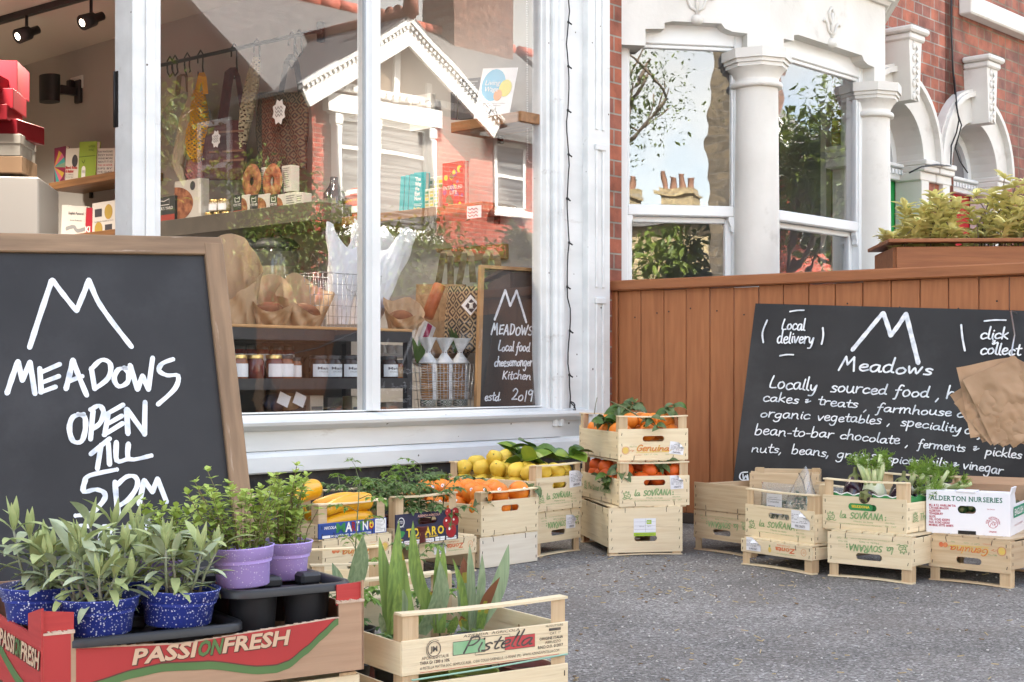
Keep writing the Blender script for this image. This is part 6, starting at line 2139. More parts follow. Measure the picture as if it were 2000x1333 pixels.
sprig('large dark leaves on the rear oranges of the topmost citrus crate', k3, 0.07, 0.20, 0.185, (0.5,-0.3, 0.2), 8, 0.085, 0.040, 14, curl=0.7)
sprig('leaves hanging over the side board of the topmost citrus crate', k3, 0.02, 0.20, 0.165, (-0.3,-0.3,-0.1), 6, 0.075, 0.036, 15, curl=1.0)
sprig('leafy stick lying over the handle rail of the topmost citrus crate', k3, 0.13, 0.01, 0.180, (0.45,-0.35,-0.5), 5, 0.06, 0.026, 16, curl=0.8)
sprig('small leaves behind the handle rail of the topmost citrus crate', k3, 0.22, 0.06, 0.185, (0.6, 0.1, 0.3), 7, 0.06, 0.026, 17, curl=0.7)
sprig('leafy twig poking up behind the topmost oranges', k3, 0.16, 0.30, 0.19, (0.5, 0.3, 0.4), 8, 0.065, 0.03, 18)
sprig('long drooping leaves hanging over the side of the mandarin crate', k2, 0.0, 0.14, 0.135, (-0.25,-0.15,-0.8), 6, 0.085, 0.036, 19, curl=0.5, twig=0.08)
sprig('leaves between the mandarins at the side of their crate', k2, 0.015, 0.08, 0.14, (-0.1,-0.6,-0.2), 6, 0.055, 0.026, 20, curl=0.9)
sprig('leaves behind the mandarins under the topmost crate', k2, 0.15, 0.05, 0.155, (0.8, 0.1, 0.1), 7, 0.055, 0.024, 21, curl=0.8)
m=MB(); a=loc(k3, 0.03, 0.18, 0.235); b=loc(k3, 0.155,-0.03, 0.135)
m.tube([a, a.lerp(b, 0.35)+Vector((0, 0, 0.006)), a.lerp(b, 0.7), b], [0.0032, 0.003, 0.0024, 0.0015], 6)
m.tube([a.lerp(b, 0.5), a.lerp(b, 0.5)+Vector((0.03, 0, 0.02))], 0.0015, 5)
tag(m.build('bare_twig', TWIG), 'bare green twig lying diagonally across the topmost oranges', 'twig')
m=MB(); a=loc(k3,-0.0, 0.30, 0.18); m.tube([a, a+Vector((0.004, 0, 0.03)), a+Vector((0.012, 0.0, 0.07))], 0.0016, 5)
tag(m.build('bare_twig', TWIG), 'thin twig standing up beside the far post of the topmost citrus crate', 'twig')
def courgette(label, root, p, q, r, bend, seed, mt=COURG, name='courgette', group=None):
 a, b=loc(root,*p), loc(root,*q)
 o=thing(name, label, 'courgette', a, 0, group)
 m=MB(); d=b-a
 side=Vector((0, 0, 1)).cross(d).normalized()
 pts, rs_=[], []
 for i in range(15):
  t=i/14
  pts.append(d*t+side*bend*sin(PI*t)+Vector((0, 0, 0.012*sin(PI*t))))
  e=0.62+0.38*min(1, t*1.6)
  if t>0.86: e*=math.sqrt(max(0.02, 1-((t-0.86)/0.145)**2))
  if t<0.04: e*=0.75
  rs_.append(r*e)
 m.tube(pts, rs_, 18)
 m.build('skin', mt, o)
 s=MB(); u=(pts[1]-pts[0]).normalized()
 s.tube([pts[0]+u*0.004, pts[0]-u*0.010, pts[0]-u*0.024], [r*0.48, r*0.36, r*0.42], 6, smooth=False)
 s.build('stalk', STALK, o)
courgette('long yellow courgette lying along the front of the blue fronted crate', k10, (0.045, 0.03, 0.088), (0.262, 0.03, 0.108), 0.031, 0.010, 1)
courgette('paler yellow courgette behind the front one in the blue fronted crate', k10, (0.05, 0.085, 0.104), (0.25, 0.075, 0.105), 0.028,-0.008, 2)
courgette('yellow courgette low at the bottom of the blue fronted crate', k10, (0.03, 0.04, 0.040), (0.27, 0.04, 0.050), 0.028, 0.0, 3)
courgette('plump yellow courgette at the back of the blue fronted crate', k10, (0.02, 0.17, 0.10), (0.20, 0.24, 0.145), 0.036, 0.014, 4)
courgette('yellow courgette crosswise in the middle of the blue fronted crate', k10, (0.26, 0.12, 0.06), (0.06, 0.16, 0.07), 0.030, 0.01, 6)
SQ=mat('speckled_green_squash', (0.045, 0.10, 0.03), (0.03, 0.07, 0.022), rough=0.4, scale=10, spots=((0.30, 0.38, 0.20), 170, 0.36))
courgette('speckled dark green squash beside the yellow courgettes', k10, (0.0, 0.11, 0.07), (0.05, 0.26, 0.09), 0.046, 0.0, 7, SQ, name='green_squash')
courgette('speckled dark green squash at the far end of the blue fronted crate', k10, (0.03, 0.30, 0.09), (0.14, 0.40, 0.10), 0.046, 0.0, 8, SQ, name='green_squash')
# ================================================================== plants
SAGE=leafmat('sage_leaf', (0.40, 0.45, 0.20), (0.30, 0.36, 0.145), rough=0.75, scale=40, trans=0.12, jitter=0.06)
SAGE2=leafmat('sage_leaf_grey', (0.41, 0.46, 0.30), (0.31, 0.37, 0.22), rough=0.8, scale=40, trans=0.1)
SAGST=mat('sage_stem', (0.26, 0.24, 0.20), (0.20, 0.25, 0.13), rough=0.8, scale=20)
OREG=leafmat('oregano_leaf', (0.42, 0.52, 0.12), (0.32, 0.43, 0.085), rough=0.55, scale=40, trans=0.25)
OREG2=leafmat('oregano_leaf_deep', (0.30, 0.39, 0.09), (0.22, 0.31, 0.07), rough=0.6, scale=40, trans=0.2)  # darker green, used mostly on the lower leaves
OREST=mat('oregano_stem', (0.16, 0.17, 0.06), (0.20, 0.13, 0.08), rough=0.8, scale=20)
BLUEPOT=mat('blue_speckled_enamel_plastic', (0.022, 0.036, 0.21), (0.028, 0.046, 0.26), rough=0.35, scale=4, spots=((0.68, 0.72, 0.84), 240, 0.42))
LILPOT=mat('lilac_speckled_plastic', (0.46, 0.35, 0.74), (0.43, 0.32, 0.71), rough=0.4, scale=4, spots=((0.78, 0.72, 0.92), 230, 0.30))
REDPOT=mat('dark_red_pot', (0.17, 0.045, 0.035), (0.13, 0.035, 0.03), rough=0.5, scale=6)
BLKPOT=mat('black_plastic', (0.015, 0.016, 0.018), (0.022, 0.023, 0.026), rough=0.42, scale=8)
OLIVEPOT=mat('olive_pot', (0.16, 0.20, 0.03), rough=0.5)
def pot(root, r, h, mt, soil=True, lip=0.34):
 m=MB()
 rb=r*0.80
 prof=[(rb-0.004, 0.0), (rb, 0.003), (r-0.009, h*(1-lip)), (r-0.0065, h*(1-lip)+0.002), (r-0.003, h*(1-lip)+0.003), (r-0.001, h-0.004), (r+0.001, h-0.002), (r+0.001, h), (r-0.003, h), (r-0.006, h*0.6)]
 m.lathe(prof, 48, capb=True)
 o=m.build('pot', mt, root)
 if soil:
  s=MB(); s.lathe([(0.001, h*0.80), (r*0.5, h*0.815), (r-0.0052, h*0.79)], 24); s.build('soil', SOIL, root)
 return o
def sage(root, r, z, seed, big=1.0, n_stems=8):
 rnd=random.Random(seed)
 st=MB(); lf=MB()
 for i in range(n_stems):
  a=2*PI*i/n_stems+rnd.uniform(-.4, .4)
  rr=r*rnd.uniform(0.1, 0.75)
  b=Vector((rr*cos(a), rr*sin(a), z))
  h=rnd.uniform(0.030, 0.092)*big
  tip=b+Vector((cos(a)*rnd.uniform(0, 0.05), sin(a)*rnd.uniform(0, 0.05), h))
  mid=b.lerp(tip, 0.5)+Vector((cos(a), sin(a), 0))*rnd.uniform(-0.006, 0.01)
  st.tube([b, mid, tip], [0.0028, 0.0025, 0.002], 6)
  nod=4
  ph=rnd.uniform(0, PI)
  for k in range(nod):
   t=0.25+0.75*k/(nod-1)
   p=b.lerp(mid, t*2) if t<0.5 else mid.lerp(tip, t*2-1)
   for sgn in (0, 1):
    an=ph+k*PI/2+sgn*PI+rnd.uniform(-.25, .25)
    el=0.15+0.75*(k/(nod-1))+rnd.uniform(-.2, .3)
    d=Vector((cos(an)*cos(el), sin(an)*cos(el), sin(el)))
    L=rnd.uniform(0.044, 0.072)*big*(0.8 if k==0 else 1)
    pet=rnd.uniform(0.006, 0.016)
    st.tube([p, p+d*pet], [0.0011, 0.0009], 4, cap=False)
    lf.leaf(p+d*pet, d, Vector((0, 0, 1))-d*0.3, L, L*rnd.uniform(0.24, 0.33), rnd.uniform(0.1, 1.5), 0.12, 0 if rnd.random()<0.62 else 1, (0.22, 0.62, 0.9, 1.0, 0.92, 0.66, 0.10))
  for k in range(4):
   an=ph+k*PI/2
   d=Vector((cos(an)*0.35, sin(an)*0.35, 1))
   L=rnd.uniform(0.025, 0.055)*big
   lf.leaf(tip, d, Vector((cos(an), sin(an), 0.2))*-1, L, L*0.26,-0.2, 0.15, 0, (0.25, 0.7, 1.0, 0.9, 0.5, 0.05))
 st.build('stems', SAGST, root); lf.build('leaves', [SAGE, SAGE2], root)
def oregano(root, r, z, seed, H=0.15, n=34, spread=1.0):
 rnd=random.Random(seed)
 st=MB(); lf=MB()
 for i in range(n):
  a=rnd.uniform(0, 2*PI); rr=r*math.sqrt(rnd.random())*0.85
  b=Vector((rr*cos(a), rr*sin(a), z))
  h=H*rnd.uniform(0.5, 1.0)*(1.15 if rnd.random()<0.12 else 1)*(1-0.35*(rr/r)**2)
  lean=rnd.uniform(0.05, 0.35)*spread
  tip=b+Vector((cos(a)*h*lean, sin(a)*h*lean, h))
  mid=b.lerp(tip, 0.5)-Vector((cos(a), sin(a), 0))*0.006
  st.tube([b, mid, tip], [0.0012, 0.0011, 0.0008], 4, cap=False)
  nod=int(h/0.0125)
  ph=rnd.uniform(0, PI)
  for k in range(1, nod+1):
   t=k/nod
   p=b.lerp(mid, t*2) if t<0.5 else mid.lerp(tip, t*2-1)
   m_=2 if t<0.85 else 4
   for s_ in range(m_):
    an=ph+k*PI/2+s_*2*PI/m_+rnd.uniform(-.3, .3)
    el=rnd.uniform(-0.1, 0.7)+(0.4 if t>0.85 else 0)
    d=Vector((cos(an)*cos(el), sin(an)*cos(el), sin(el)))
    L=rnd.uniform(0.012, 0.023)*(0.75 if t>0.9 else 1.0)
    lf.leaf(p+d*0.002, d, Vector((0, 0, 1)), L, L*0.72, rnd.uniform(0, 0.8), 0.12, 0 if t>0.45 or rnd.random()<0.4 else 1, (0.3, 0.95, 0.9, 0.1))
 st.build('stems', OREST, root); lf.build('leaves', [OREG, OREG2], root)
# ------------------------------------------------------------------ cardboard tray box
BY=radians(33)
BX0, BY0, BZ0=-0.786, 2.387, 0.161
CARD=mat('brown_cardboard', (0.41, 0.265, 0.165), (0.36, 0.228, 0.14), rough=0.8, scale=5, stretch=(1, 1, 18), bump=0.10, bscale=9)
CARDR=mat('red_printed_cardboard', (0.42, 0.040, 0.035), (0.37, 0.033, 0.030), rough=0.6, scale=5, stretch=(1, 1, 22), bump=0.08, bscale=9)
TORN=mat('torn_card_edge', (0.58, 0.45, 0.34), (0.45, 0.33, 0.23), rough=0.9, scale=40)
PGRN=mat('print_green_band', (0.095, 0.175, 0.055), (0.08, 0.155, 0.048), rough=0.6, scale=6)
PRED=mat('print_red_field', (0.40, 0.036, 0.033), (0.36, 0.031, 0.029), rough=0.6, scale=6)
PTAN=mat('print_tan_letter', (0.56, 0.39, 0.255), rough=0.6)
PBRN=mat('print_brown_outline', (0.10, 0.035, 0.025), rough=0.6)
box=thing('cardboard_box', 'red and brown cardboard tray box holding blue and lilac potted herbs', 'cardboard box', (BX0, BY0, BZ0), BY)
bw, bd=0.60, 0.38
m=MB()
fo=[(0, 0), (bw, 0), (bw, 0.132), (bw-0.052, 0.130), (bw-0.052, 0.104), (0.24, 0.086), (0.05, 0.098), (0.05, 0.125), (0, 0.127)]
m.prism(fo, Matrix.Identity(4), 0.005, 0)
fw_=m.build('front_wall', CARD, box)
m=MB()
m.prism([(0.0, 0), (0.002, 0), (0.002, 0.13), (0, 0.13)], Matrix.Identity(4), 0.004)
pm=MB()
Y_=-0.0008
top=lambda x: 0.098+(0.086-0.098)*(x-0.05)/0.19 if x<0.24 else 0.086+(0.104-0.086)*(x-0.24)/(bw-0.052-0.24)
def redtop(x): return 0.124 if x<0.05 else top(x)-0.001
BK=((-0.1, 0.02), (0.0, 0.020), (0.05, 0.028), (0.09, 0.038), (0.15, 0.050), (0.205, 0.0555), (0.29, 0.050), (0.385, 0.030), (0.42, 0.0285), (0.445, 0.034), (0.48, 0.056), (0.515, 0.082), (0.54, 0.102), (0.6, 0.15))
def band(x):           # lower edge of the red field
 for (a, u), (b, v) in zip(BK, BK[1:]):
  if x<=b:
   t=(x-a)/(b-a); return u+(v-u)*(t*t*(3-2*t)*0.35+t*0.65)
 return 0.15
xs=[i*0.54/60 for i in range(61)]
for i in range(60):
 a, b=xs[i], xs[i+1]
 la, lb_=min(band(a), redtop(a)-0.0005), min(band(b), redtop(b)-0.0005)
 if (a<0.05)!=(b<0.05): continue
 pm.add([(a, Y_, la), (b, Y_, lb_), (b, Y_, redtop(b)), (a, Y_, redtop(a))], [(0, 1, 2, 3)], 0)
def gband(x0, x1, mi, y, off0, off1):
 n=70
 for i in range(n):
  a, b=x0+(x1-x0)*i/n, x0+(x1-x0)*(i+1)/n
  ta, tb=min(band(a)+off1, redtop(a)-0.0004), min(band(b)+off1, redtop(b)-0.0004)
  la, lb_=max(min(band(a)+off0, ta-0.0001), 0.0005), max(min(band(b)+off0, tb-0.0001), 0.0005)
  pm.add([(a, y, la), (b, y, lb_), (b, y, tb), (a, y, ta)], [(0, 1, 2, 3)], mi)
gband(0.0, 0.546, 1, Y_-0.0004,-0.015, 0.0)
gband(0.0, 0.546, 4, Y_-0.0007,-0.0012, 0.0012)
def passion(x, z, h, wd, y, s1='PASSI', s2='ON', s3='FRESH', m_=pm, rise=0.10):
 tot=12.2
 f1, f2, f3=0.40, 0.165, 0.435
 for (dx, dz, bo, over, yy) in ((0.0012,-0.0012, 0.05, 4, y), (0, 0, 0.03, None, y-0.0005)):
  put(m_, s1, x+dx, z+dz, h, width=wd*f1*0.97, mi=over or 2, y=yy, bold=bo, shear=0.22, rise=rise)
  put(m_, s2, x+wd*f1+dx, z+rise*wd*f1+dz, h, width=wd*f2*0.95, mi=over or 1, y=yy, bold=bo, shear=0.22, rise=rise)
  put(m_, s3, x+wd*(f1+f2)+dx, z+rise*wd*(f1+f2)+dz, h, width=wd*f3, mi=over or 2, y=yy, bold=bo, shear=0.22, rise=rise)
passion(0.150, 0.0590, 0.0255, 0.292,-0.0017, rise=0.018)
pm.build('lettering', [PRED, PGRN, PTAN, CARD, PBRN], fw_)
m=MB()
m.prism([(bw-0.054, 0.125), (bw, 0.127), (bw, 0.166), (bw-0.054, 0.164)], Trn(Vector((0, 0.0055, 0))), 0.004)
m.build('corner_gusset', CARDR, box)
m=MB()
m.prism([(0, 0.12), (0.052, 0.12), (0.052, 0.158), (0.0, 0.164)], Trn(Vector((0, 0.0055, 0))), 0.004)
m.build('corner_gusset', CARDR, box)
m=MB()
rndt=random.Random(2)
for (x0_, x1_, z_) in ((bw-0.056, bw+0.001, 0.1325), (-0.001, 0.052, 0.1265)):
 m=MB()
 for i in range(14):
  a=x0_+(x1_-x0_)*i/14
  m.box(a, a+(x1_-x0_)/14,-0.0012-rndt.uniform(0, 0.001), 0.007, z_-0.003, z_+rndt.uniform(0.0, 0.003))
 m.build('torn_edge', TORN, box)
m=MB()
for i in range(60):
 a=0.05+(bw-0.102)*i/60
 m.box(a, a+(bw-0.102)/60,-0.0003, 0.0053, top(a)-0.002, top(a)+rndt.uniform(0.0005, 0.002))
m.build('torn_edge', TORN, box)
def side(x, flip):
 T=Trn(Vector((x, 0, 0))) @ Rot(PI/2, 4, 'Z')
 m=MB()
 o_=[(0.0, 0), (bd, 0), (bd, 0.168), (bd-0.06, 0.166), (bd-0.06, 0.118), (0.085, 0.118), (0.085, 0.150), (0.0, 0.170)]
 m.prism(o_, T, 0.004)
 return m
sw_=side(0.0, False).build('side_wall', CARDR, box)
m=MB(Trn(Vector((-0.0045, 0, 0))) @ Rot(-PI/2, 4, 'Z') @ Trn(Vector((-bd, 0, 0))))
n=30
for i in range(n):
 f=lambda x: 0.02+0.09*max(0, (1-x/bd))**2
 a, b=bd*i/n, bd*(i+1)/n
 m.add([(a,-0.0008, f(a)-0.02 if f(a)>0.02 else 0), (b,-0.0008, f(b)-0.02 if f(b)>0.02 else 0), (b,-0.0008, f(b)), (a,-0.0008, f(a))], [(0, 1, 2, 3)], 1)
passion(0.10, 0.066, 0.030, 0.27,-0.0012, m_=m, rise=0.0)
m.build('lettering', [PRED, PGRN, PTAN, CARD, PBRN], sw_)
side(bw+0.0002, True).build('side_wall', CARD, box)
m=MB(); m.prism([(0, 0), (bw, 0), (bw, 0.166), (bw-0.06, 0.166), (bw-0.06, 0.12), (0.06, 0.12), (0.06, 0.166), (0, 0.166)], Trn(Vector((0, bd, 0))), 0.005)
m.build('rear_wall', CARD, box)
m=MB(); m.box(0.004, bw-0.004, 0.006, bd, 0.001, 0.006); m.build('floor_sheet', CARD, box)
crate('wooden crate carrying the red and brown cardboard box', BX0-0.01*cos(BY), BY0-0.01*sin(BY)+0.012, BY, 0.60, 0.40, 0.0, 0.150, 0.155, slot=False, posts=True, rail=False, hs=0.14)
def tray(label, x0, x1, y0, y1, z, wells, depth, tilt=(0, 0)):
 """vacuum-formed tray: rolled rim, flat deck with deep wells and raised ribs between them"""
 cx_, cy_=(x0+x1)/2, (y0+y1)/2
 root=thing('carry_tray', label, 'plant tray', loc(box, cx_, cy_, z), BY)
 root.rotation_euler=(tilt[0], tilt[1], BY)
 hx, hy=(x1-x0)/2, (y1-y0)/2
 m=MB()
 def rr(h1, h2, r, n=6):
  out=[]
  for (sx, sy, a0) in ((1,-1,-PI/2), (1, 1, 0), (-1, 1, PI/2), (-1,-1, PI)):
   for i in range(n+1):
    a=a0+PI/2*i/n
    out.append((sx*(h1-r)+r*cos(a), sy*(h2-r)+r*sin(a)))
  return out
 rings=[(0.0, 0.0, 0.045,-0.014), (0.0, 0.0, 0.045,-0.003), (-0.003,-0.003, 0.043, 0.001), (-0.012,-0.012, 0.036, 0.001), (-0.016,-0.016, 0.033,-0.003), (-0.020,-0.020, 0.03,-0.016)]
 vs, fs=[], []
 for (a, b, r, zz) in rings:
  vs+=[(x, y, zz) for x, y in rr(hx+a, hy+b, r)]
 k=len(vs)//len(rings)
 for i in range(len(rings)-1):
  for j in range(k):
   fs.append((i*k+j, i*k+(j+1)%k, (i+1)*k+(j+1)%k, (i+1)*k+j))
 m.add(vs, fs, 0, True)
 m.build('rim', BLKPOT, root)
 nx, ny=wells
 m=MB()
 gx, gy=(2*hx-0.04)/nx, (2*hy-0.04)/ny
 rw=min(gx, gy)*0.44
 zd=-0.016
 for i in range(nx):
  for j in range(ny):
   px_, py_=-hx+0.02+gx*(i+0.5),-hy+0.02+gy*(j+0.5)
   ns=32
   ring=[]
   vs=[]
   for q in range(ns):
    a=2*PI*q/ns
    c_, s_=cos(a), sin(a)
    t=min(gx/2/max(abs(c_), 1e-6), gy/2/max(abs(s_), 1e-6))
    vs.append((px_+c_*t, py_+s_*t, zd))
   for (r_, z_) in ((rw, zd), (rw*0.97, zd-0.006), (rw*0.86,-depth+0.006), (rw*0.80,-depth), (0.002,-depth+0.003)):
    vs+=[(px_+r_*cos(2*PI*q/ns), py_+r_*sin(2*PI*q/ns), z_) for q in range(ns)]
   fs=[(r_*ns+q, r_*ns+(q+1)%ns, (r_+1)*ns+(q+1)%ns, (r_+1)*ns+q) for r_ in range(5) for q in range(ns)]
   m.add(vs, fs, 0, True)
 m.build('wells', BLKPOT, root)
 m=MB()
 for i in range(1, nx):
  for j in range(1, ny+0):
   px_, py_=-hx+0.02+gx*i,-hy+0.02+gy*j
   m=MB(); m.bbox(px_-0.022, px_+0.022, py_-0.022, py_+0.022, zd, 0.006, 0.006); m.build('raised_rib', BLKPOT, root)
 for j in range(1, ny):
  for sx in (-1, 1):
   m=MB(); m.bbox(sx*(hx-0.045)-0.022, sx*(hx-0.045)+0.022,-hy+0.02+gy*j-0.020,-hy+0.02+gy*j+0.020, zd, 0.008, 0.006); m.build('raised_rib', BLKPOT, root)
 return root
tray('low black tray under the blue sage pots in the cardboard box', 0.030, 0.365,-0.010, 0.300, 0.112, (2, 2), 0.05)
tray('empty-celled black tray under the lilac oregano pots in the cardboard box', 0.335, 0.592, 0.010, 0.370, 0.166, (2, 3), 0.088)
def potted(name, label, cat, x, y, z, r, h, mt, rz=0, tilt=(0, 0), group=None):
 p=thing(name, label, cat, loc(box, x, y, z), rz, group)
 p.rotation_euler=(tilt[0], tilt[1], rz)
 pot(p, r, h, mt)
 return p
for i, (lab, x, y, z, sd, tl, ns) in enumerate((('sage in a blue speckled pot at the front corner of the cardboard box', 0.113, 0.078, 0.106, 1, (0, 0), 9), ('sage in a blue speckled pot beside the lilac oregano pots', 0.262, 0.080, 0.108, 2, (0.02, 0.03), 9), ('sage in a blue speckled pot behind the front corner pot', 0.055, 0.225, 0.112, 3, (0, 0), 8), ('sage in a mostly hidden blue pot at the back of the cardboard box', 0.20, 0.235, 0.112, 4, (0, 0), 7))):
 p=potted('potted_sage', lab, 'potted herb', x, y, z, 0.074, 0.066, BLUEPOT, 0.7*i, tl)
 sage(p, 0.064, 0.050, 40+sd, 1.12 if i<2 else 1.25, ns+1)
for i, (lab, x, y, z, sd, H) in enumerate((('oregano in a lilac speckled pot between the sage and the empty tray cells', 0.405, 0.120, 0.160, 1, 0.16), ('oregano in a lilac speckled pot at the back corner of the cardboard box', 0.535, 0.235, 0.150, 2, 0.15), ('oregano in a hidden lilac pot behind the sage', 0.315, 0.300, 0.125, 3, 0.135))):
 p=potted('potted_oregano', lab, 'potted herb', x, y, z, 0.062, 0.076, LILPOT, i, (0.0,-0.05 if i==0 else 0.0))
 oregano(p, 0.055, 0.062, 60+sd, H, 34, 1.3)
# ------------------------------------------------------------------ irises and tomato seedlings
IRL=leafmat('iris_blade', (0.27, 0.40, 0.105), (0.155, 0.255, 0.075), rough=0.5, scale=14, trans=0.2, stretch=(14, 14, 0.5))
IRP=leafmat('iris_blade_glaucous', (0.31, 0.40, 0.24), (0.20, 0.285, 0.16), rough=0.55, scale=14, trans=0.2, stretch=(14, 14, 0.5))
IRY=leafmat('iris_yellowed_edge', (0.45, 0.36, 0.06), (0.30, 0.29, 0.05), rough=0.6, scale=14, trans=0.2)
IRB=leafmat('iris_dead_tip', (0.27, 0.115, 0.06), (0.20, 0.08, 0.045), rough=0.7, scale=14, trans=0.1)
def blade(m, b, t, w, Y0, Y1, mi, bend=0.0, browntip=0.0, edge=False):
 """sword leaf between two photographed points at depths Y0 (base) and Y1 (tip)"""
 P=at(650+b[0]/3.48, 950+b[1]/3.48, Y0); Q=at(650+t[0]/3.48, 950+t[1]/3.48, Y1)
 wd=1.5*w/3.48/F*Y0
 d=Q-P
 sd=Vector((1, 0.25, 0))-d*(Vector((1, 0.25, 0)).dot(d)/d.length_squared)
 sd.normalize()
 nn=sd.cross(d).normalized()
 n=14
 rows=[]
 for i in range(n+1):
  s=i/n
  prof=(0.72+0.28*sin(PI*min(s*1.15, 1)))*(1-max(0, (s-0.5)/0.5)**2.8)
  c=P+d*s+sd*bend*sin(PI*s)+nn*bend*0.5*sin(PI*s)
  rows.append((c, max(prof, 0.02)*wd*0.5, s))
 vs, fs, mis=[], [], []
 for (c, h, s) in rows:
  vs+=[c+sd*h, c+sd*h*0.35-nn*h*0.18, c-sd*h*0.35-nn*h*0.18, c-sd*h]
 b0=len(m.v)
 for i in range(n):
  s=rows[i][2]
  for k in range(3):
   mm=mi
   e=1-browntip
   lim=e+(0.05 if k==1 else-0.05)
   if browntip and s>lim: mm=3
   elif browntip and s>lim-0.10: mm=2
   if edge and k==2 and s>0.3 and mm==mi: mm=2
   m.add([vs[i*4+k], vs[i*4+k+1], vs[i*4+5+k], vs[i*4+4+k]], [(0, 1, 2, 3)], mm, False)
IM=[IRL, IRP, IRY, IRB]
fans=[('iris fan with the tallest green blades at the corner post', (770, 2.95), [((385, 1010), (315, 345), 62, 0, 0.004, 0, False), ((398, 1010), (450, 230), 62, 0, 0.0, 0, False), ((415, 1010), (458, 635), 44, 0, 0, 0, False), ((350, 1000), (320, 860), 30, 1, 0, 0, False), ((520, 930), (455, 392), 100, 0,-0.012, 0.07, False), ((470, 900), (480, 700), 50, 1, 0.0, 0, False)]),
  ('iris fan with a yellow and brown tipped blade in the middle of the crate', (850, 3.05), [((740, 990), (545, 235), 62, 0,-0.02, 0, False), ((590, 1010), (728, 505), 84, 1, 0.02, 0, False), ((735, 1000), (752, 392), 52, 0, 0.0, 0, False), ((705, 1000), (715, 390), 40, 0, 0, 0, False), ((600, 960), (768, 668), 56, 0,-0.012, 0.28, True), ((800, 1000), (840, 880), 44, 0, 0, 0, False)]),
  ('iris fan with dead brown blades next to the crate handle', (925, 3.12), [((930, 980), (888, 480), 88, 1, 0.0, 0.32, False), ((965, 980), (1195, 395), 74, 1, 0.012, 0, False), ((1000, 970), (1136, 618), 50, 0,-0.008, 0.62, True), ((898, 960), (815, 490), 34, 0, 0.008, 0, False), ((950, 940), (930, 390), 40, 1, 0, 0, False), ((975, 930), (1015, 462), 40, 1, 0.004, 0, False), ((905, 985), (870, 880), 40, 0, 0, 0.3, True), ((960, 985), (1000, 860), 34, 0, 0, 0.3, True)]),
  ('pale iris fan rising behind the corner of the cardboard box', (690, 3.22), [((115, 760), (205, 335), 80, 1, 0.006, 0, False), ((90, 760), (-5, 520), 46, 1, 0.0, 0, False), ((120, 800), (60, 690), 40, 1, 0, 0, False)])]
for lab, (fx, fY), bl in fans:
 root_p=at(fx, 1262 if fx>720 else 1215, fY)
 p=thing('potted_iris', lab, 'potted iris', (root_p.x, root_p.y, 0.065), 0)
 pot(p, 0.050, 0.085, BLKPOT if fx!=850 else OLIVEPOT)
 m=MB(Trn(-Vector((root_p.x, root_p.y, 0.065))))
 for (b, t, w_, mi, be, br, ed) in bl:
  blade(m, b, t, w_, fY, fY-0.02+0.03*sin(t[0]), mi, be, br, ed)
 m.build('blades', IM, p)
TOML=leafmat('tomato_leaf', (0.15, 0.25, 0.075), (0.10, 0.185, 0.06), rough=0.6, scale=30, trans=0.25)
TOML2=leafmat('tomato_leaf_light', (0.22, 0.36, 0.065), (0.17, 0.29, 0.055), rough=0.6, scale=30, trans=0.3)
TOMS=mat('tomato_stem', (0.14, 0.18, 0.07), (0.12, 0.13, 0.07), rough=0.8, scale=20)
def lobed(lf, p, d, up, L, mi):
 """toothed leaflet: a main blade with side lobes"""
 d=d.normalized(); sd=d.cross(up).normalized()
 lf.leaf(p, d, up, L, L*0.42, 0.7, 0.16, mi, (0.25, 0.9, 1.0, 0.62, 0.0))
 for s in (-1, 1):
  for t, k in ((0.22, 0.52), (0.48, 0.42)):
   lf.leaf(p+d*L*t*0.9, d*0.75+sd*s*0.8, up, L*k, L*k*0.45, 0.6, 0.1, mi, (0.5, 1.0, 0.6, 0.0))
def tomato(label, base_, h, seed, n=6, L=0.045, potmat=None, pr=0.035, light=False, group=None, potz=None):
 rnd=random.Random(seed)
 p=thing('tomato_seedling', label, 'tomato plant', base_, 0, group)
 z0=0.0
 if potmat:
  pot(p, pr, 0.06, potmat); z0=0.05
 st=MB(); lf=MB()
 tip=Vector((rnd.uniform(-.02, .02), rnd.uniform(-.02, .02), z0+h))
 b=Vector((0, 0, z0-0.01))
 st.tube([b, b.lerp(tip, 0.5)+Vector((rnd.uniform(-.006, .006), 0, 0)), tip], [0.0028, 0.0022, 0.0014], 6)
 for i in range(n):
  t=0.35+0.65*i/(n-1)
  q=b.lerp(tip, t)
  a=i*2.4+rnd.uniform(-.3, .3)
  el=rnd.uniform(0.0, 0.7)
  d=Vector((cos(a)*cos(el), sin(a)*cos(el), sin(el)))
  R_=L*rnd.uniform(1.3, 2.0)
  pts=[q, q+d*R_*0.5+Vector((0, 0, R_*0.08)), q+d*R_+Vector((0, 0,-R_*0.08))]
  st.tube(pts, [0.0013, 0.001, 0.0007], 4, cap=False)
  mi=1 if (light or t>0.9) else 0
  lobed(lf, pts[2], d+Vector((0, 0,-0.3)), Vector((0, 0, 1)), L*rnd.uniform(0.8, 1.1), mi)
  sd=d.cross(Vector((0, 0, 1))).normalized()
  for s in (-1, 1):
   for k, sc in ((0.55, 0.7), (0.85, 0.85)):
    lobed(lf, q+d*R_*k, d*0.35+sd*s+Vector((0, 0, rnd.uniform(-.4, .1))), Vector((0, 0, 1)), L*sc*rnd.uniform(0.7, 1.0), mi)
 st.build('stem', TOMS, p); lf.build('leaves', [TOML, TOML2], p)
 return p
GT='tomato seedlings in the navy fronted crate'
k=0
for y in (0.06, 0.15, 0.24, 0.33):
 for x in (0.05, 0.13, 0.21, 0.26):
  k+=1
  hh=0.115+0.03*rnd.random()+0.09*(y-0.06)
  tomato('leafy tomato seedling in a dark red pot in the navy fronted crate', loc(k8, x+rnd.uniform(-.01, .01), y, 0.006), hh, 100+k, 7, 0.052, REDPOT, 0.033, group=GT)
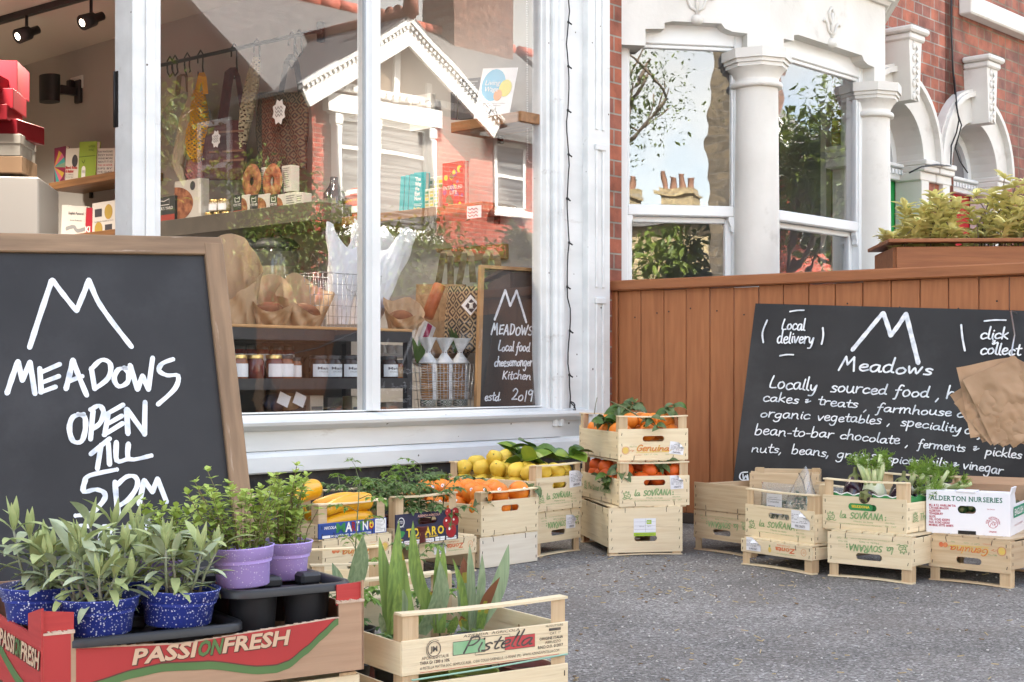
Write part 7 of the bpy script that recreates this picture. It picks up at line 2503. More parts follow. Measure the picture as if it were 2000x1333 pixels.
tomato('lone tomato seedling standing tall by the navy fronted crate', loc(k8, 0.125, 0.02, 0.0), 0.22, 140, 5, 0.034, REDPOT, 0.033)
q=at(692, 1100, 4.16)
tomato('tall spindly tomato plant before the yellow courgettes', (q.x, q.y, 0.004), 0.34, 150, 7, 0.046, REDPOT, 0.04, light=True)
q=at(812, 1130, 4.25)
tomato('tomato plant behind the brown tipped iris blades', (q.x, q.y, 0.004), 0.16, 151, 6, 0.042, REDPOT, 0.04)
for i, (x, y, h) in enumerate(((0.07, 0.36, 0.17), (0.06, 0.44, 0.15), (0.14, 0.42, 0.16), (0.24, 0.42, 0.15), (0.33, 0.40, 0.13))):
 tomato('tomato seedling in a dark red pot at the back of the iris crate', loc(k13, x, y, 0.022), h, 160+i, 6, 0.045, REDPOT, 0.042, group='tomato seedlings at the back of the iris crate')
for i, (lab, x, y, mt, r) in enumerate((('empty black pot by the corner of the cardboard box', 0.03, 0.27, BLKPOT, 0.042), ('olive green pot low in the iris crate', 0.20, 0.055, OLIVEPOT, 0.052), ('dark red pot low at the end of the iris crate', 0.33, 0.06, REDPOT, 0.055))):
 p=thing('flower_pot', lab, 'flower pot', loc(k13, x, y, 0.03), 0)
 pot(p, r, 0.085, mt)
for i, (lab, x, y) in enumerate((('round leaved seedling beside the stamped panel of the iris crate', 0.24, 0.10), ('round leaved seedling at the end of the iris crate', 0.34, 0.17))):
 p=thing('leafy_seedling', lab, 'seedling', loc(k13, x, y, 0.09), 0)
 m=MB(); rr_=random.Random(i)
 for j in range(7):
  a=j*0.9; el=rr_.uniform(0.3, 0.9)
  m.leaf((0, 0, 0.06), Vector((cos(a), sin(a), el)), Vector((0, 0, 1)), 0.05, 0.030, 1.0, 0.12, 0, (0.15, 0.8, 1, 0.85, 0.1))
 m.build('leaves', [CLEAF2], p)
 m=MB(); m.tube([(0, 0,-0.01), (0, 0, 0.062)], 0.002, 5); m.build('stem', TOMS, p)
# ================================================================== vegetables in the row by the fence
CLEARB=glassmat('clear_polythene', f0=0.09, tint=(0.93, 0.95, 0.96), rough=0.12, milk=0.12, wave=0.004, wscale=30)
HERB=leafmat('bagged_herb_leaf', (0.13, 0.20, 0.10), (0.08, 0.13, 0.07), scale=30, trans=0.2)
def herb_bag(label, root, x, y, z, w, h, d, yaw, seed, pointed=False, lab=True):
 rnd=random.Random(seed)
 t=thing('herb_bag', label, 'bag of herbs', loc(root, x, y, z), root.rotation_euler[2]+yaw)
 m=MB()
 nu, nv=22, 14
 def fn(u, v):
  a=2*PI*u
  if pointed:
   k=(1-v)**0.75 if v>0.45 else 0.64+0.36*sin(PI*min(v/0.45, 1)*0.5)**0.5
   k=max(k*(1 if v<0.45 else 1.56), 0.03) if v>0.45 else k
  else:
   k=1.0
  ex=math.copysign(abs(cos(a))**0.7, cos(a))*w/2*min(k, 1.05)
  ey=sin(a)*d/2*(k if pointed else (1-0.92*max(0, (v-0.35)/0.65)))
  r=1+0.05*sin(7*a+v*9+seed)+0.04*sin(13*a-v*17)
  return Vector((ex*r+(0.03*v*v if pointed else 0), ey*r, v*h))
 m.grid(fn, nu, nv, closeu=True)
 m.build('polythene', CLEARB, t)
 m=MB()
 for i in range(90):
  v=rnd.uniform(0.04, 0.55); a=rnd.uniform(0, 6.3); q=rnd.random()**0.5*0.8
  p=Vector((cos(a)*w*0.42*q, sin(a)*d*0.36*q, v*h))
  m.leaf(p, Vector((rnd.uniform(-1, 1), rnd.uniform(-1, 1), rnd.uniform(-.4, 1))), Vector((0, 0, 1)), 0.028, 0.015, 0.6, 0.1, 0, (0.3, 1, 0.8, 0))
 m.build('herb_leaves', HERB, t)
 if lab:
  m=MB(); rect(m,-0.035, 0.045, 0.02, 0.095, 0, y=-d/2*0.98); rect(m,-0.033, 0.043, 0.0735, 0.075, 1, y=-d/2*0.98-0.0005)
  put(m, 'Coriander',-0.028, 0.062, 0.008, width=0.06, mi=1, y=-d/2*0.98-0.0006)
  put(m, 'organic herbs',-0.028, 0.080, 0.004, width=0.05, mi=1, y=-d/2*0.98-0.0006)
  for i in range(3): rect(m,-0.028, 0.03-0.01*i, 0.03+i*0.009, 0.032+i*0.009, 1, y=-d/2*0.98-0.0006)
  m.build('paper_label', [PAPER, TXT], t)
 return t
herb_bag('flat clear bag of coriander with a white label', k17, 0.105, 0.07, 0.07, 0.17, 0.135, 0.05, 0.05, 1)
herb_bag('clear bag of green herbs twisted to a tall point', k17, 0.245, 0.055, 0.035, 0.15, 0.245, 0.07,-0.1, 2, True, False)
herb_bag('clear bag of herbs at the far corner of the herb crate', k17, 0.32, 0.20, 0.05, 0.13, 0.15, 0.05, 0.4, 3)
m=MB(); a=loc(k17, 0.12, 0.2, 0.22)
for i in range(6):
 m.tube([a+Vector((0, 0,-0.06)), a+Vector((rs.uniform(-.02, .02), 0,-0.01)), a+Vector((rs.uniform(-.035, .035), rs.uniform(-.02, .02), 0.02))], 0.0014, 4)
tag(m.build('dried_stalks', mat('dry_herb_stalk', (0.10, 0.07, 0.04), rough=0.8)), 'small bunch of dried herb stalks hanging in the crate by the herb bags', 'herb stalks')
FENB=mat('fennel_bulb', (0.74, 0.76, 0.62), (0.60, 0.66, 0.42), rough=0.4, scale=7, stretch=(6, 6, 0.6))
FENS=mat('fennel_stalk', (0.50, 0.60, 0.25), (0.62, 0.68, 0.42), rough=0.45, scale=8, stretch=(6, 6, 0.6))
FROND=leafmat('fennel_frond', (0.27, 0.42, 0.06), (0.18, 0.31, 0.045), scale=20, trans=0.25)
def fennel(label, root, x, y, z, h, seed, lean=(0, 0), nst=6, frond=1.0):
 rnd=random.Random(seed)
 t=thing('fennel_bulb', label, 'fennel', loc(root, x, y, z), root.rotation_euler[2])
 t.rotation_euler=(lean[0], lean[1], root.rotation_euler[2])
 m=MB()
 m.lathe([(0.004,-0.01), (0.028, 0.0), (0.042, 0.02), (0.044, 0.04), (0.036, 0.062), (0.030, 0.078), (0.024, 0.085)], 20, wob=lambda a, zz: 1+0.07*cos(5*a+zz*20)+0.06*cos(2*a))
 m.build('bulb', FENB, t)
 st=MB(); fr=MB()
 for i in range(nst):
  a=2*PI*i/nst+rnd.uniform(-.3, .3)
  b=Vector((cos(a)*0.022, sin(a)*0.018, 0.060))
  L=h*rnd.uniform(0.45, 0.8)
  tip=b+Vector((cos(a)*L*0.35, sin(a)*L*0.35, L))
  st.tube([b, b.lerp(tip, 0.5)+Vector((0, 0, 0.004)), tip], [0.0105, 0.0082, 0.007], 8)
  m2=rnd.random()
  if m2<0.9*frond:
   for j in range(16):
    p=tip-Vector((0, 0, rnd.uniform(0.0, L*0.25)))
    d=Vector((cos(a)*0.3+rnd.uniform(-.8, .8), sin(a)*0.3+rnd.uniform(-.8, .8), rnd.uniform(0.1, 1.2))).normalized()
    Lf=rnd.uniform(0.018, 0.042)*(1.2 if frond>1 else 1)
    q=p+d*Lf
    fr.tube([p, q], [0.0013, 0.0008], 3, cap=False)
    for k in range(10):
     w=p.lerp(q, 0.25+0.08*k)
     dd=(d*0.7+Vector((rnd.uniform(-1, 1), rnd.uniform(-1, 1), rnd.uniform(-.5, .8)))).normalized()*rnd.uniform(0.008, 0.018)
     fr.tube([w, w+dd], [0.0011, 0.0006], 3, cap=False)
 st.build('stalks', FENS, t)
 if fr.v: fr.build('fronds', FROND, t)
 return t
fennel('fennel bulb with tall cut stalks at the handle of its crate', k19, 0.155, 0.10, 0.092, 0.140, 1, (0.05,-0.05), 8)
fennel('fennel bulb with bushy bright fronds at the far corner of its crate', k19, 0.27, 0.26, 0.075, 0.115, 2, (0.0, 0.2), 7, 1.4)
fennel('fennel bulb lying between the two upright ones', k19, 0.225, 0.20, 0.10, 0.12, 3, (0.3, 0.8), 6, 1.3)
fennel('pale fennel bulb lying at the end of the fennel crate', k19, 0.26, 0.36, 0.11, 0.12, 5, (0.2, 1.4), 5, 0.6)
AUB=mat('aubergine_skin', (0.018, 0.007, 0.016), (0.028, 0.010, 0.024), rough=0.16, scale=5, spec=0.6)
def aubergine(label, root, x, y, z, yaw, pitch, s=1.0):
 t=thing('aubergine', label, 'aubergine', loc(root, x, y, z), root.rotation_euler[2])
 t.rotation_euler=(pitch, 0, root.rotation_euler[2]+yaw)
 m=MB(); m.lathe([(0.001,-0.055*s), (0.02*s,-0.052*s), (0.036*s,-0.035*s), (0.042*s,-0.005*s), (0.036*s, 0.03*s), (0.024*s, 0.055*s), (0.016*s, 0.066*s)], 24)
 m.build('skin', AUB, t)
 m=MB(); m.lathe([(0.030*s, 0.047*s), (0.022*s, 0.064*s), (0.008*s, 0.074*s), (0.006*s, 0.095*s), (0.003*s, 0.096*s)], 5, smooth=False, wob=lambda a, zz: 1.05)
 m.build('calyx', STALK, t)
aubergine('glossy aubergine behind the handle post of the fennel crate', k19, 0.080, 0.085, 0.125, 0.4,-0.15)
aubergine('glossy aubergine between the fennel stalks and the corner post', k19, 0.255, 0.10, 0.120,-0.3,-0.2)
aubergine('aubergine lying with its green stalk towards the handle of the fennel crate', k19, 0.165, 0.035, 0.115, 0.2, 1.25, 0.8)
aubergine('aubergine at the far side of the fennel crate', k19, 0.275, 0.19, 0.115,-0.2,-0.2)
m=MB()
for (p0_, p1_) in (((0.03, 0.012), (0.305, 0.012)), ((0.322, 0.03), (0.322, 0.42))):
 n=26
 for i in range(n):
  a=Vector((*p0_, 0)).lerp(Vector((*p1_, 0)), i/n); b=Vector((*p0_, 0)).lerp(Vector((*p1_, 0)), (i+1)/n)
  za, zb=0.132+0.004*sin(i*1.3), 0.132+0.004*sin((i+1)*1.3)
  m.add([loc(k19, a.x, a.y, 0.06), loc(k19, b.x, b.y, 0.06), loc(k19, b.x, b.y, zb), loc(k19, a.x, a.y, za)], [(0, 1, 2, 3)], 0)
  m.add([loc(k19, a.x, a.y-0.0006, za-0.004), loc(k19, b.x, b.y-0.0006, zb-0.004), loc(k19, b.x, b.y-0.0006, zb), loc(k19, a.x, a.y-0.0006, za)], [(0, 1, 2, 3)], 1)
tag(m.build('paper_liner', [GRNP, WHT]), 'green paper liner with wavy white edge inside the fennel crate', 'paper liner')
# ------------------------------------------------------------------ white nursery box
X, Y, ya, w=base((1809, 1041.5), (1973, 1050.5), 0.162)
BOXW=mat('white_corrugated_card', (0.74, 0.745, 0.77), (0.69, 0.695, 0.725), rough=0.6, scale=6, bump=0.08, bscale=20)
wbx=thing('produce_box', 'white cardboard nursery box with green and red print, open brown inside', 'cardboard box', (X, Y, 0.1635), ya)
wh=0.150
m=MB(); panel(m, w, 0.0, wh, 0.0, 0.005, (w*0.49, wh*0.58, w*0.11, 0.0135))
fr_=m.build('front_wall', BOXW, wbx)
m=MB()
serif(m, 'ALDERTON NURSERIES', w*0.05, wh*0.775, 0.0165, w*0.86, 0, bold=0.02)
for i, s in enumerate(('M.J. & S.J. HABLUM T/A', 'C.W.HABLUM & SON', 'ALDERTON', 'TEWKESBURY', 'GLOS.', 'TEL. 01242 620394', 'FAX. 01242 620261', 'MOBILE. 07775 660875')):
 put(m, s, w*0.035, wh*(0.635-0.067*i), 0.0074, width=w*0.0172*len(s)*(0.86 if len(s)>12 else 1.0), mi=1, bold=0.03)
put(m, 'GB-ORG-05', w*0.73, wh*0.60, 0.004, width=w*0.09, mi=1)
ink=Ink(m, 0.0009, mi=1)
ex, ez=w*0.80, wh*0.29
ink.stroke([(ex+0.0155*cos(i*PI/10), ez+0.0155*sin(i*PI/10)) for i in range(21)], 0.0015)
ink.stroke([(ex-0.014, ez+0.004), (ex-0.004, ez+0.010), (ex+0.006, ez+0.004), (ex+0.014, ez+0.008)], 0.0013)
ink.stroke([(ex-0.010, ez-0.011), (ex-0.006, ez), (ex+0.001, ez+0.004), (ex+0.006, ez-0.002), (ex-0.001, ez-0.005), (ex-0.003, ez+0.002)], 0.0013)
ink.stroke([(ex+0.010, ez-0.011), (ex+0.006, ez-0.004), (ex+0.012, ez+0.002)], 0.0013)
put(m, 'SOIL ASSOCIATION', 0, 0, 0.0058, width=0.060, mi=1, bold=0.02, arc=(ex, ez, 0.0185, PI/2+0.030/0.0185))
put(m, 'ORGANIC', ex, ez-0.031, 0.0055, width=0.026, mi=1, bold=0.02, align='c')
m.build('lettering', [mat('dark_green_type', (0.02, 0.14, 0.085), rough=0.6), mat('crimson_type', (0.40, 0.02, 0.045), rough=0.6)], fr_)
m=MB(); rect(m, w*0.385, w*0.60, 0.001, 0.014, 0, y=-0.0008); m.build('tab_slot', mat('dark_slot', (0.02, 0.018, 0.016), rough=0.9), fr_)
bl_=0.40
m=MB(Trn(Vector((w, 0.0055, 0))) @ Rot(PI/2, 4, 'Z'))
m.prism([(0, 0), (bl_, 0), (bl_, wh), (bl_-0.07, wh), (bl_-0.09, 0.105), (0.10, 0.105), (0.075, wh), (0, wh)], Matrix.Identity(4), 0.005)
rs_w=m.build('side_wall', BOXW, wbx)
m=MB(Trn(Vector((w+0.0008, 0.0055, 0))) @ Rot(PI/2, 4, 'Z'))
rect(m, 0.05, 0.30, 0.060, 0.098, 0); put(m, 'ENGLISH', 0.065, 0.068, 0.022, width=0.16, mi=1, y=-0.0015, bold=0.02)
for i in range(8): disc(m, 0.075+0.02*i, 0.034, 0.004, 2, sx=0.6)
m.build('lettering', [mat('mid_green_print', (0.03, 0.26, 0.15), rough=0.6), WHT, REDP], rs_w)
m=MB()
m.box(0.0, 0.005, 0.0055, bl_, 0, wh); m.box(0, w, bl_+0.001, bl_+0.006, 0, wh); m.box(0.006, w-0.006, 0.006, bl_, 0.001, 0.006)
m.build('inner_wall', CARD, wbx)
m=MB()
T=Trn(Vector((0, bl_+0.004, wh))) @ Rot(radians(-28), 4, 'X')
m.box(0, w+0.05, 0, 0.005, 0, 0.03, T=T)
m.build('rear_flap', CARD, wbx)
m=MB()
T2=Trn(Vector((w-0.001, 0.006, wh))) @ Rot(radians(14), 4, 'Y')
m.box(-0.002, 0.003, 0.0, 0.075,-0.002, 0.02, 1, T=T2)
m.bbox(w*0.36, w*0.60,-0.004, 0.06, wh-0.004, wh+0.004, 0.002, 1)
m.bbox(0.0, w*0.34, 0.001, 0.05, wh-0.002, wh+0.002, 0.001, 1); m.bbox(w*0.62, w, 0.001, 0.05, wh-0.002, wh+0.002, 0.001, 1)
m.build('flap', [CARD, BOXW], wbx)
for i in range(7):
 t=thing('courgette', 'dark green courgette inside the white nursery box', 'courgette', loc(wbx, 0.05+0.033*i, 0.03, 0.085+0.008*(i%2)), ya, 'dark green courgettes in the white box')
 m=MB(); m.tube([(0, 0, 0), (0.003, 0.15, 0.004), (0, 0.30, 0)], [0.016, 0.019, 0.015], 12); m.build('skin', SQ, t)
 m=MB(); m.tube([(0, 0, 0), (0,-0.012, 0)], [0.010, 0.008], 6); m.build('stalk', STALK, t)
# ------------------------------------------------------------------ kraft bags on a wire hook
KRAFT=mat('kraft_paper', (0.42, 0.275, 0.165), (0.37, 0.235, 0.135), rough=0.7, scale=7, bump=0.7, bscale=16, jitter=0.10)
KRAFT.node_tree.nodes['Principled BSDF'].inputs['Subsurface Weight'].default_value=0.0
ph=at(1976, 702, 5.30)
nail=p0+Xc*mp_c(1987, 612)[0]+Zc*mp_c(1987, 612)[1]
m=MB()
m.tube([nail+fn*0.01, nail+fn*0.10+Vector((0.004, 0, 0.004)), ph.lerp(nail, 0.5), ph+Vector((0.0, 0, 0.03)), ph+Vector((0, 0,-0.015)), ph+Vector((0.012, 0.0,-0.02))], 0.0034, 6)
tag(m.build('wire_hook', STEEL), 'bent wire hook hanging the kraft paper bags before the leaning chalkboard', 'hook')
GB='kraft paper bags hanging in a bunch'
rb_=random.Random(9)
for i in range(13):
 if i<8:
  ang=radians(25+(i%4)*4.5+rb_.uniform(-2, 2)-(22 if i>5 else 0)); dep=-0.0045*(8-i)
 else:
  ang=radians(-28-7*(i-8)); dep=0.003*(i-8)-0.01
 t=thing('paper_bag', 'plain brown kraft paper bag hanging in the bunch on the wire hook', 'paper bag', ph+Vector((rb_.uniform(-.004, .004), dep, rb_.uniform(-.004, .004))), 0, GB)
 t.rotation_euler=(radians(4),-ang, radians(-20+rb_.uniform(-5, 5)))
 bw_, bh_=0.205, 0.262
 m=MB()
 cu=rb_.uniform(0.1, 1.0)
 def kf(u, v, o):
  x=(u-0.97)*bw_ if i<8 else (u-0.05)*bw_; z=-v*bh_+0.010
  y=-0.020*cu*(v**2)*(0.4+u)+(0.022*pn(Vector((u*2.6, v*3.1, i*3.7)))+0.010*abs(pn(Vector((u*6.5+9, v*5.5, i*1.9))))+0.004*pn(Vector((u*15, v*17, i))))*min(1, 0.25+v*1.4)+o
  return Vector((x+0.0015*sin(v*5+i), y, z+0.0018*sin(u*6+i*1.7)))
 m.grid(lambda u, v: kf(u, v,-0.0012), 26, 32)
 m.build('front_sheet', KRAFT, t)
 m=MB(); m.grid(lambda u, v: kf(u, v*1.03, 0.0012), 26, 32)
 m.build('rear_sheet', KRAFT, t)
# ------------------------------------------------------------------ litter on the asphalt
m=MB(); rd=random.Random(77)
def bit(x, y, l, w, mi):
 a=rd.uniform(0, PI)
 T=Trn(Vector((x, y, 0.0035))) @ Rot(a, 4, 'Z') @ Rot(rd.uniform(-.25, .25), 4, 'Y')
 m.box(-l/2, l/2,-w/2, w/2,-0.0012, 0.0012, mi, T=T)
for i in range(520):
 px_, py_=rd.uniform(1000, 2000), rd.uniform(1085, 1333)
 if rd.random()<0.45: px_, py_=rd.uniform(1000, 1560), rd.uniform(1080, 1180)
 p=onz(px_, py_, 0)
 r_=rd.random()
 if r_<0.55: bit(p.x, p.y, rd.uniform(0.003, 0.007), rd.uniform(0.002, 0.005), 0)
 elif r_<0.85: bit(p.x, p.y, rd.uniform(0.008, 0.026), rd.uniform(0.0012, 0.0025), 1)
 else: bit(p.x, p.y, rd.uniform(0.006, 0.014), rd.uniform(0.004, 0.008), 2)
tag(m.build('litter', [mat('pale_grit', (0.55, 0.53, 0.50), rough=0.8), mat('straw_splinter', (0.42, 0.33, 0.18), rough=0.8), mat('dead_leaf_bit', (0.16, 0.10, 0.05), rough=0.8)]), kind='stuff')
for i, (px_, py_) in enumerate(((888, 1148), (930, 1150))):
 p=onz(px_, py_, 0)
 m=MB();
 for k in range(2): m.leaf((0.012*k, 0, 0.006), Vector((rd.uniform(-1, 1), rd.uniform(-1, 1), 0.1)), Vector((0, 0, 1)), 0.045, 0.016, 1.2, 0.2)
 o=m.build('fallen_leaf', CLEAF); o.location=p
 tag(o, ('curled green leaf on the asphalt behind the iris crate' if i==0 else 'second curled leaf on the asphalt nearer the upturned blank crate'), 'leaf')
# ================================================================== inside the shop
RW=TH-PI/2                        # yaw of things that face out from the side wall
def wl(px, py, off=0.0):
 w_, z_=wpx(px, py, off)
 return fw(SWALL-off, w_, z_)
def wallthing(name, label, cat, pl, pr, ptop, pbot, off, group=None, pbr=None):
 """thing standing proud of the side wall by off, seen between two pixel columns; returns (root, width, height)"""
 a=wl(pl, pbot, off); b=wl(pr, pbot, off)
 wd=(a-b).dot(N)
 h=wl(pl, ptop, off).z-a.z
 return thing(name, label, cat, a, RW, group), wd, h
def shelf(label, pl, pr, py, off, th, y2=None, name='wall_shelf', m_=OAK):
 a=wl(pl, py, off); b=wl(pr, py, off)
 wd=(a-b).dot(N)
 t=thing(name, label, 'shelf', a, RW)
 m=MB(); m.bbox(0, wd, 0.0, off,-th, 0, 0.003); m.build('board', m_, t)
 for x in (0.12, wd-0.12):
  m=MB(); m.box(x-0.012, x+0.012, off-0.02, off-0.001,-th-0.04,-th); m.build('bracket', IRON, t)
 return t, wd, a.z
GREYB=mat('grey_board_box', (0.33, 0.32, 0.29), (0.29, 0.28, 0.255), rough=0.7, scale=4)
REDB=mat('red_gift_box', (0.24, 0.007, 0.018), (0.20, 0.006, 0.014), rough=0.45, scale=4, jitter=0.15)
TANB=mat('tan_board_box', (0.29, 0.19, 0.115), rough=0.7)
WFR=mat('white_appliance', (0.40, 0.40, 0.395), rough=0.4)
o=at(76, 346, 7.6)
cab=thing('white_cabinet', 'plain white cabinet under the stacked boxes inside the open doorway', 'cabinet', (o.x, o.y, 0.08), radians(8))
ch_=o.z-0.08
m=MB(); m.bbox(-0.75, 0, 0, 0.6, 0.06, ch_, 0.008); m.build('body', WFR, cab)
m=MB(); m.bbox(-0.72,-0.03, 0.02, 0.58, 0.0, 0.06, 0.004); m.build('plinth', BLACKM, cab)
m=MB(); m.box(-0.376,-0.372,-0.003, 0.0, 0.1, ch_-0.03); m.build('door_gap', BLACKM, cab)
def stackbox(label, pr, pt, pb, w_, d_, Y, mt, yaw, lid=True, name='gift_box'):
 q=at(pr-40, pb, Y)
 h=(pb-pt)*Y/F
 t=thing(name, label, 'box', q, radians(yaw))
 m=MB(); m.bbox(-w_, 0, 0, d_, 0, h-0.002, 0.003); m.build('carton', mt, t)
 if lid:
  m=MB(); m.bbox(-w_-0.004, 0.004,-0.004, d_+0.004, h*0.55, h, 0.003); m.build('lid', mt, t)
stackbox('brown board box at the bottom of the stack on the white cabinet', 84, 305, 338, 0.40, 0.3, 7.6, TANB, 4, False)
stackbox('wide grey lidded box above the brown one on the stack', 80, 262, 305, 0.42, 0.3, 7.6, GREYB, 4)
stackbox('lowest red gift box resting on the grey lidded box', 73, 232, 268, 0.36, 0.28, 7.6, REDB,-12, False)
stackbox('second red gift box from the grey lidded box', 54, 203, 234, 0.36, 0.28, 7.55, REDB, 3, False)
stackbox('third red gift box from the grey lidded box, widest of the stack', 66, 172, 212, 0.42, 0.3, 7.6, REDB, 6, False)
stackbox('small red gift box second from the top of the stack', 29, 140, 172, 0.30, 0.28, 7.5, REDB,-2, False)
stackbox('red gift box topmost of the stack', 74, 118, 180, 0.44, 0.3, 7.7, REDB, 7, False)
sp=thing('wall_speaker', 'small black loudspeaker on a wall bracket inside the doorway', 'loudspeaker', wl(97, 174, 0.20), RW)
m=MB()
m.grid(lambda u, v: Vector((0.095*cos(2*PI*u)*(0.92+0.08*v), 0.06*sin(2*PI*u),-0.09+0.18*v)), 28, 5, closeu=True)
for z_ in (-0.09, 0.09): m.add([(0.095*cos(2*PI*i/28)*(1 if z_>0 else 0.92), 0.06*sin(2*PI*i/28), z_) for i in range(28)], [tuple(range(28))])
m.build('cabinet', mat('charcoal_speaker', (0.014, 0.014, 0.016), (0.018, 0.018, 0.02), rough=0.5, scale=30), sp)
m=MB(); m.bbox(0.02, 0.06, 0.05, 0.20,-0.03, 0.03, 0.006); m.bbox(0.02, 0.09, 0.17, 0.20,-0.08, 0.08, 0.006); m.build('wall_bracket', BLACKM, sp)
sk=thing('wall_socket', 'white double wall socket with black plug beside the loudspeaker', 'socket', wl(137, 178, 0.012), RW)
m=MB(); m.bbox(0, 0.16, 0, 0.012, 0, 0.09, 0.003); m.build('plate', WHITE2, sk)
m=MB(); m.bbox(0.02, 0.07,-0.045, 0, 0.01, 0.065, 0.008); m.tube([(0.045,-0.03, 0.01), (0.02,-0.03,-0.03), (-0.06,-0.04,-0.02), (-0.10,-0.06, 0.02)], 0.005, 6); m.build('plug', BLACKM, sk)
tl=thing('track_light', 'black ceiling track with two lit spotlight heads', 'track light', (0, 0, 0))
a=hit(-60, 62, Vector((0, 0, ZC-0.035)), Vector((0, 0, 1))); b=hit(190,-8, Vector((0, 0, ZC-0.035)), Vector((0, 0, 1)))
m=MB()
dd=(b-a).normalized(); sd_=dd.cross(Vector((0, 0, 1)))
T=Matrix(((dd.x, sd_.x, 0, a.x), (dd.y, sd_.y, 0, a.y), (0, 0, 1, a.z), (0, 0, 0, 1)))
m.box(0, (b-a).length,-0.018, 0.018,-0.005, 0.034, T=T)
m.build('track', BLACKM, tl)
LIT=mat('lit_spot_lens', (1, 1, 1), emit=(1.0, 0.86, 0.66), estr=2.0)
for (px_, py_) in ((40, 48), (166, 20)):
 P=hit(px_+12, py_-14, Vector((0, 0, ZC-0.05)), Vector((0, 0, 1)))
 m=MB()
 q=P+Vector((0, 0,-0.10))
 dn=Vector((-0.55,-0.75,-0.45)).normalized()
 m.tube([P+Vector((0, 0, 0.02)), q], 0.010, 8)
 m.tube([q-dn*0.09, q-dn*0.02, q-dn*0.018, q+dn*0.07], [0.026, 0.026, 0.042, 0.046], 16)
 hd=m.build('spot_head', BLACKM, tl)
 m=MB(); e1=dn.orthogonal().normalized(); e2=dn.cross(e1)
 c=q+dn*0.0715
 m.add([c+(e1*cos(i*PI/8)+e2*sin(i*PI/8))*0.022 for i in range(16)], [tuple(range(16))]); m.build('lens', LIT, hd)
 L_=bpy.data.lights.new('spot_lamp', 'SPOT'); L_.energy=24; L_.color=(1.0, 0.86, 0.70); L_.spot_size=radians(110); L_.spot_blend=0.8; L_.shadow_soft_size=0.04
 lo2=bpy.data.objects.new('spot_lamp', L_); COL.objects.link(lo2); lo2.location=c+dn*0.02; lo2.rotation_euler=(-dn).to_track_quat('Z', 'Y').to_euler()
for (s_, w_, en_) in ((3.2, 1.0, 18), (4.3, 1.0, 14), (3.4, 2.6, 30), (2.2, 4.4, 85), (3.6, 4.6, 60)):  # added fill spots without fixtures, brightening the shop room
 L_=bpy.data.lights.new('room_fill', 'SPOT'); L_.energy=en_; L_.color=(1.0, 0.88, 0.74); L_.spot_size=radians(140); L_.spot_blend=0.9; L_.shadow_soft_size=0.12
 lo2=bpy.data.objects.new('room_fill', L_); COL.objects.link(lo2); lo2.location=fw(s_, w_, ZC-0.08)
# ------------------------------------------------------------------ books
def book(label, pl, pr, pt, pb, off, cm, draw=None, lean=0.0, thick=0.03, mats=None, group=None, name='book', dz=0):
 t, wd, h=wallthing(name, label, 'book', pl, pr, pt, pb, off, group)
 if lean: t.rotation_euler=(0, radians(lean), RW)
 m=MB(); m.bbox(0, wd, 0, 0.004, 0, h, 0.001); m.bbox(0, wd, thick-0.004, thick, 0, h, 0.001); m.bbox(0, 0.004, 0.0042, thick-0.0042, 0, h, 0.001)
 c=m.build('cover', cm, t)
 m=MB(); m.box(0.004, wd-0.004, 0.0043, thick-0.0043, 0.004, h-0.004); m.build('pages', mat('book_paper', (0.62, 0.59, 0.50), rough=0.8), t)
 if draw:
  m=MB(); draw(m, wd, h); m.build('cover_print', mats, c)
 return t
DG=mat('book_dark', (0.05, 0.05, 0.06), rough=0.5)
def cm(n, c): return mat('book_cover_'+n, c, rough=0.45)
shelf('oak wall shelf of books just inside the doorway', 95, 250, 358, 0.26, 0.05)
def d_rays(m, w, h):
 for i in range(9):
  a0, a1=radians(-80+i*18), radians(-80+(i+1)*18)
  m.add([(0,-0.001, h*0.45), (w*1.0*cos(a0),-0.001, h*0.45+h*0.5*sin(a0)), (w*1.0*cos(a1),-0.001, h*0.45+h*0.5*sin(a1))], [(0, 1, 2)], i%5)
book('book with coloured rays at the end of the upper doorway shelf', 106, 128, 290, 357, 0.2, cm('maroon', (0.16, 0.02, 0.06)), d_rays, mats=[cm('teal2', (0.05, 0.30, 0.28)), cm('pink', (0.55, 0.12, 0.2)), cm('mustard', (0.5, 0.32, 0.05)), cm('maroon2', (0.25, 0.02, 0.06)), cm('sage', (0.2, 0.3, 0.2))])
def d_blood(m, w, h):
 disc(m, w*0.72, h*0.62, w*0.24, 1, sx=0.9)
 for s, z in (('Blood, Bones', 0.38), ('& Butter', 0.27)): put(m, s, w*0.06, h*z, h*0.085, width=w*(0.86 if 'B' in s[:2] else 0.62), mi=0, y=-0.002, bold=0.03)
 for i, s in enumerate(('The inadvertent', 'education of a', 'reluctant chef')): put(m, s, w*0.06, h*(0.20-0.05*i), h*0.032, width=w*0.6, mi=1, y=-0.002)
book('cream paperback with red lettering leaning on the doorway shelf', 126, 152, 291, 355, 0.2, cm('cream', (0.60, 0.57, 0.50)), d_blood, 5, mats=[cm('letter_red', (0.45, 0.02, 0.03)), DG])
def d_green(m, w, h):
 put(m, 'NATURAL', w*0.55, h*0.84, h*0.055, width=w*0.38, mi=0); put(m, 'WINE', w*0.55, h*0.75, h*0.055, width=w*0.3, mi=0)
 rect(m, w*0.2, w*0.42, h*0.06, h*0.26, 1); disc(m, w*0.31, h*0.27, w*0.11, 1, sx=1)
 ink=Ink(m, 0.001, mi=0); ink.stroke([(w*0.2, h*0.5), (w*0.3, h*0.44), (w*0.36, h*0.52)], 0.006); ink.stroke([(w*0.02, h*0.60), (w*0.95, h*0.63)], 0.005)
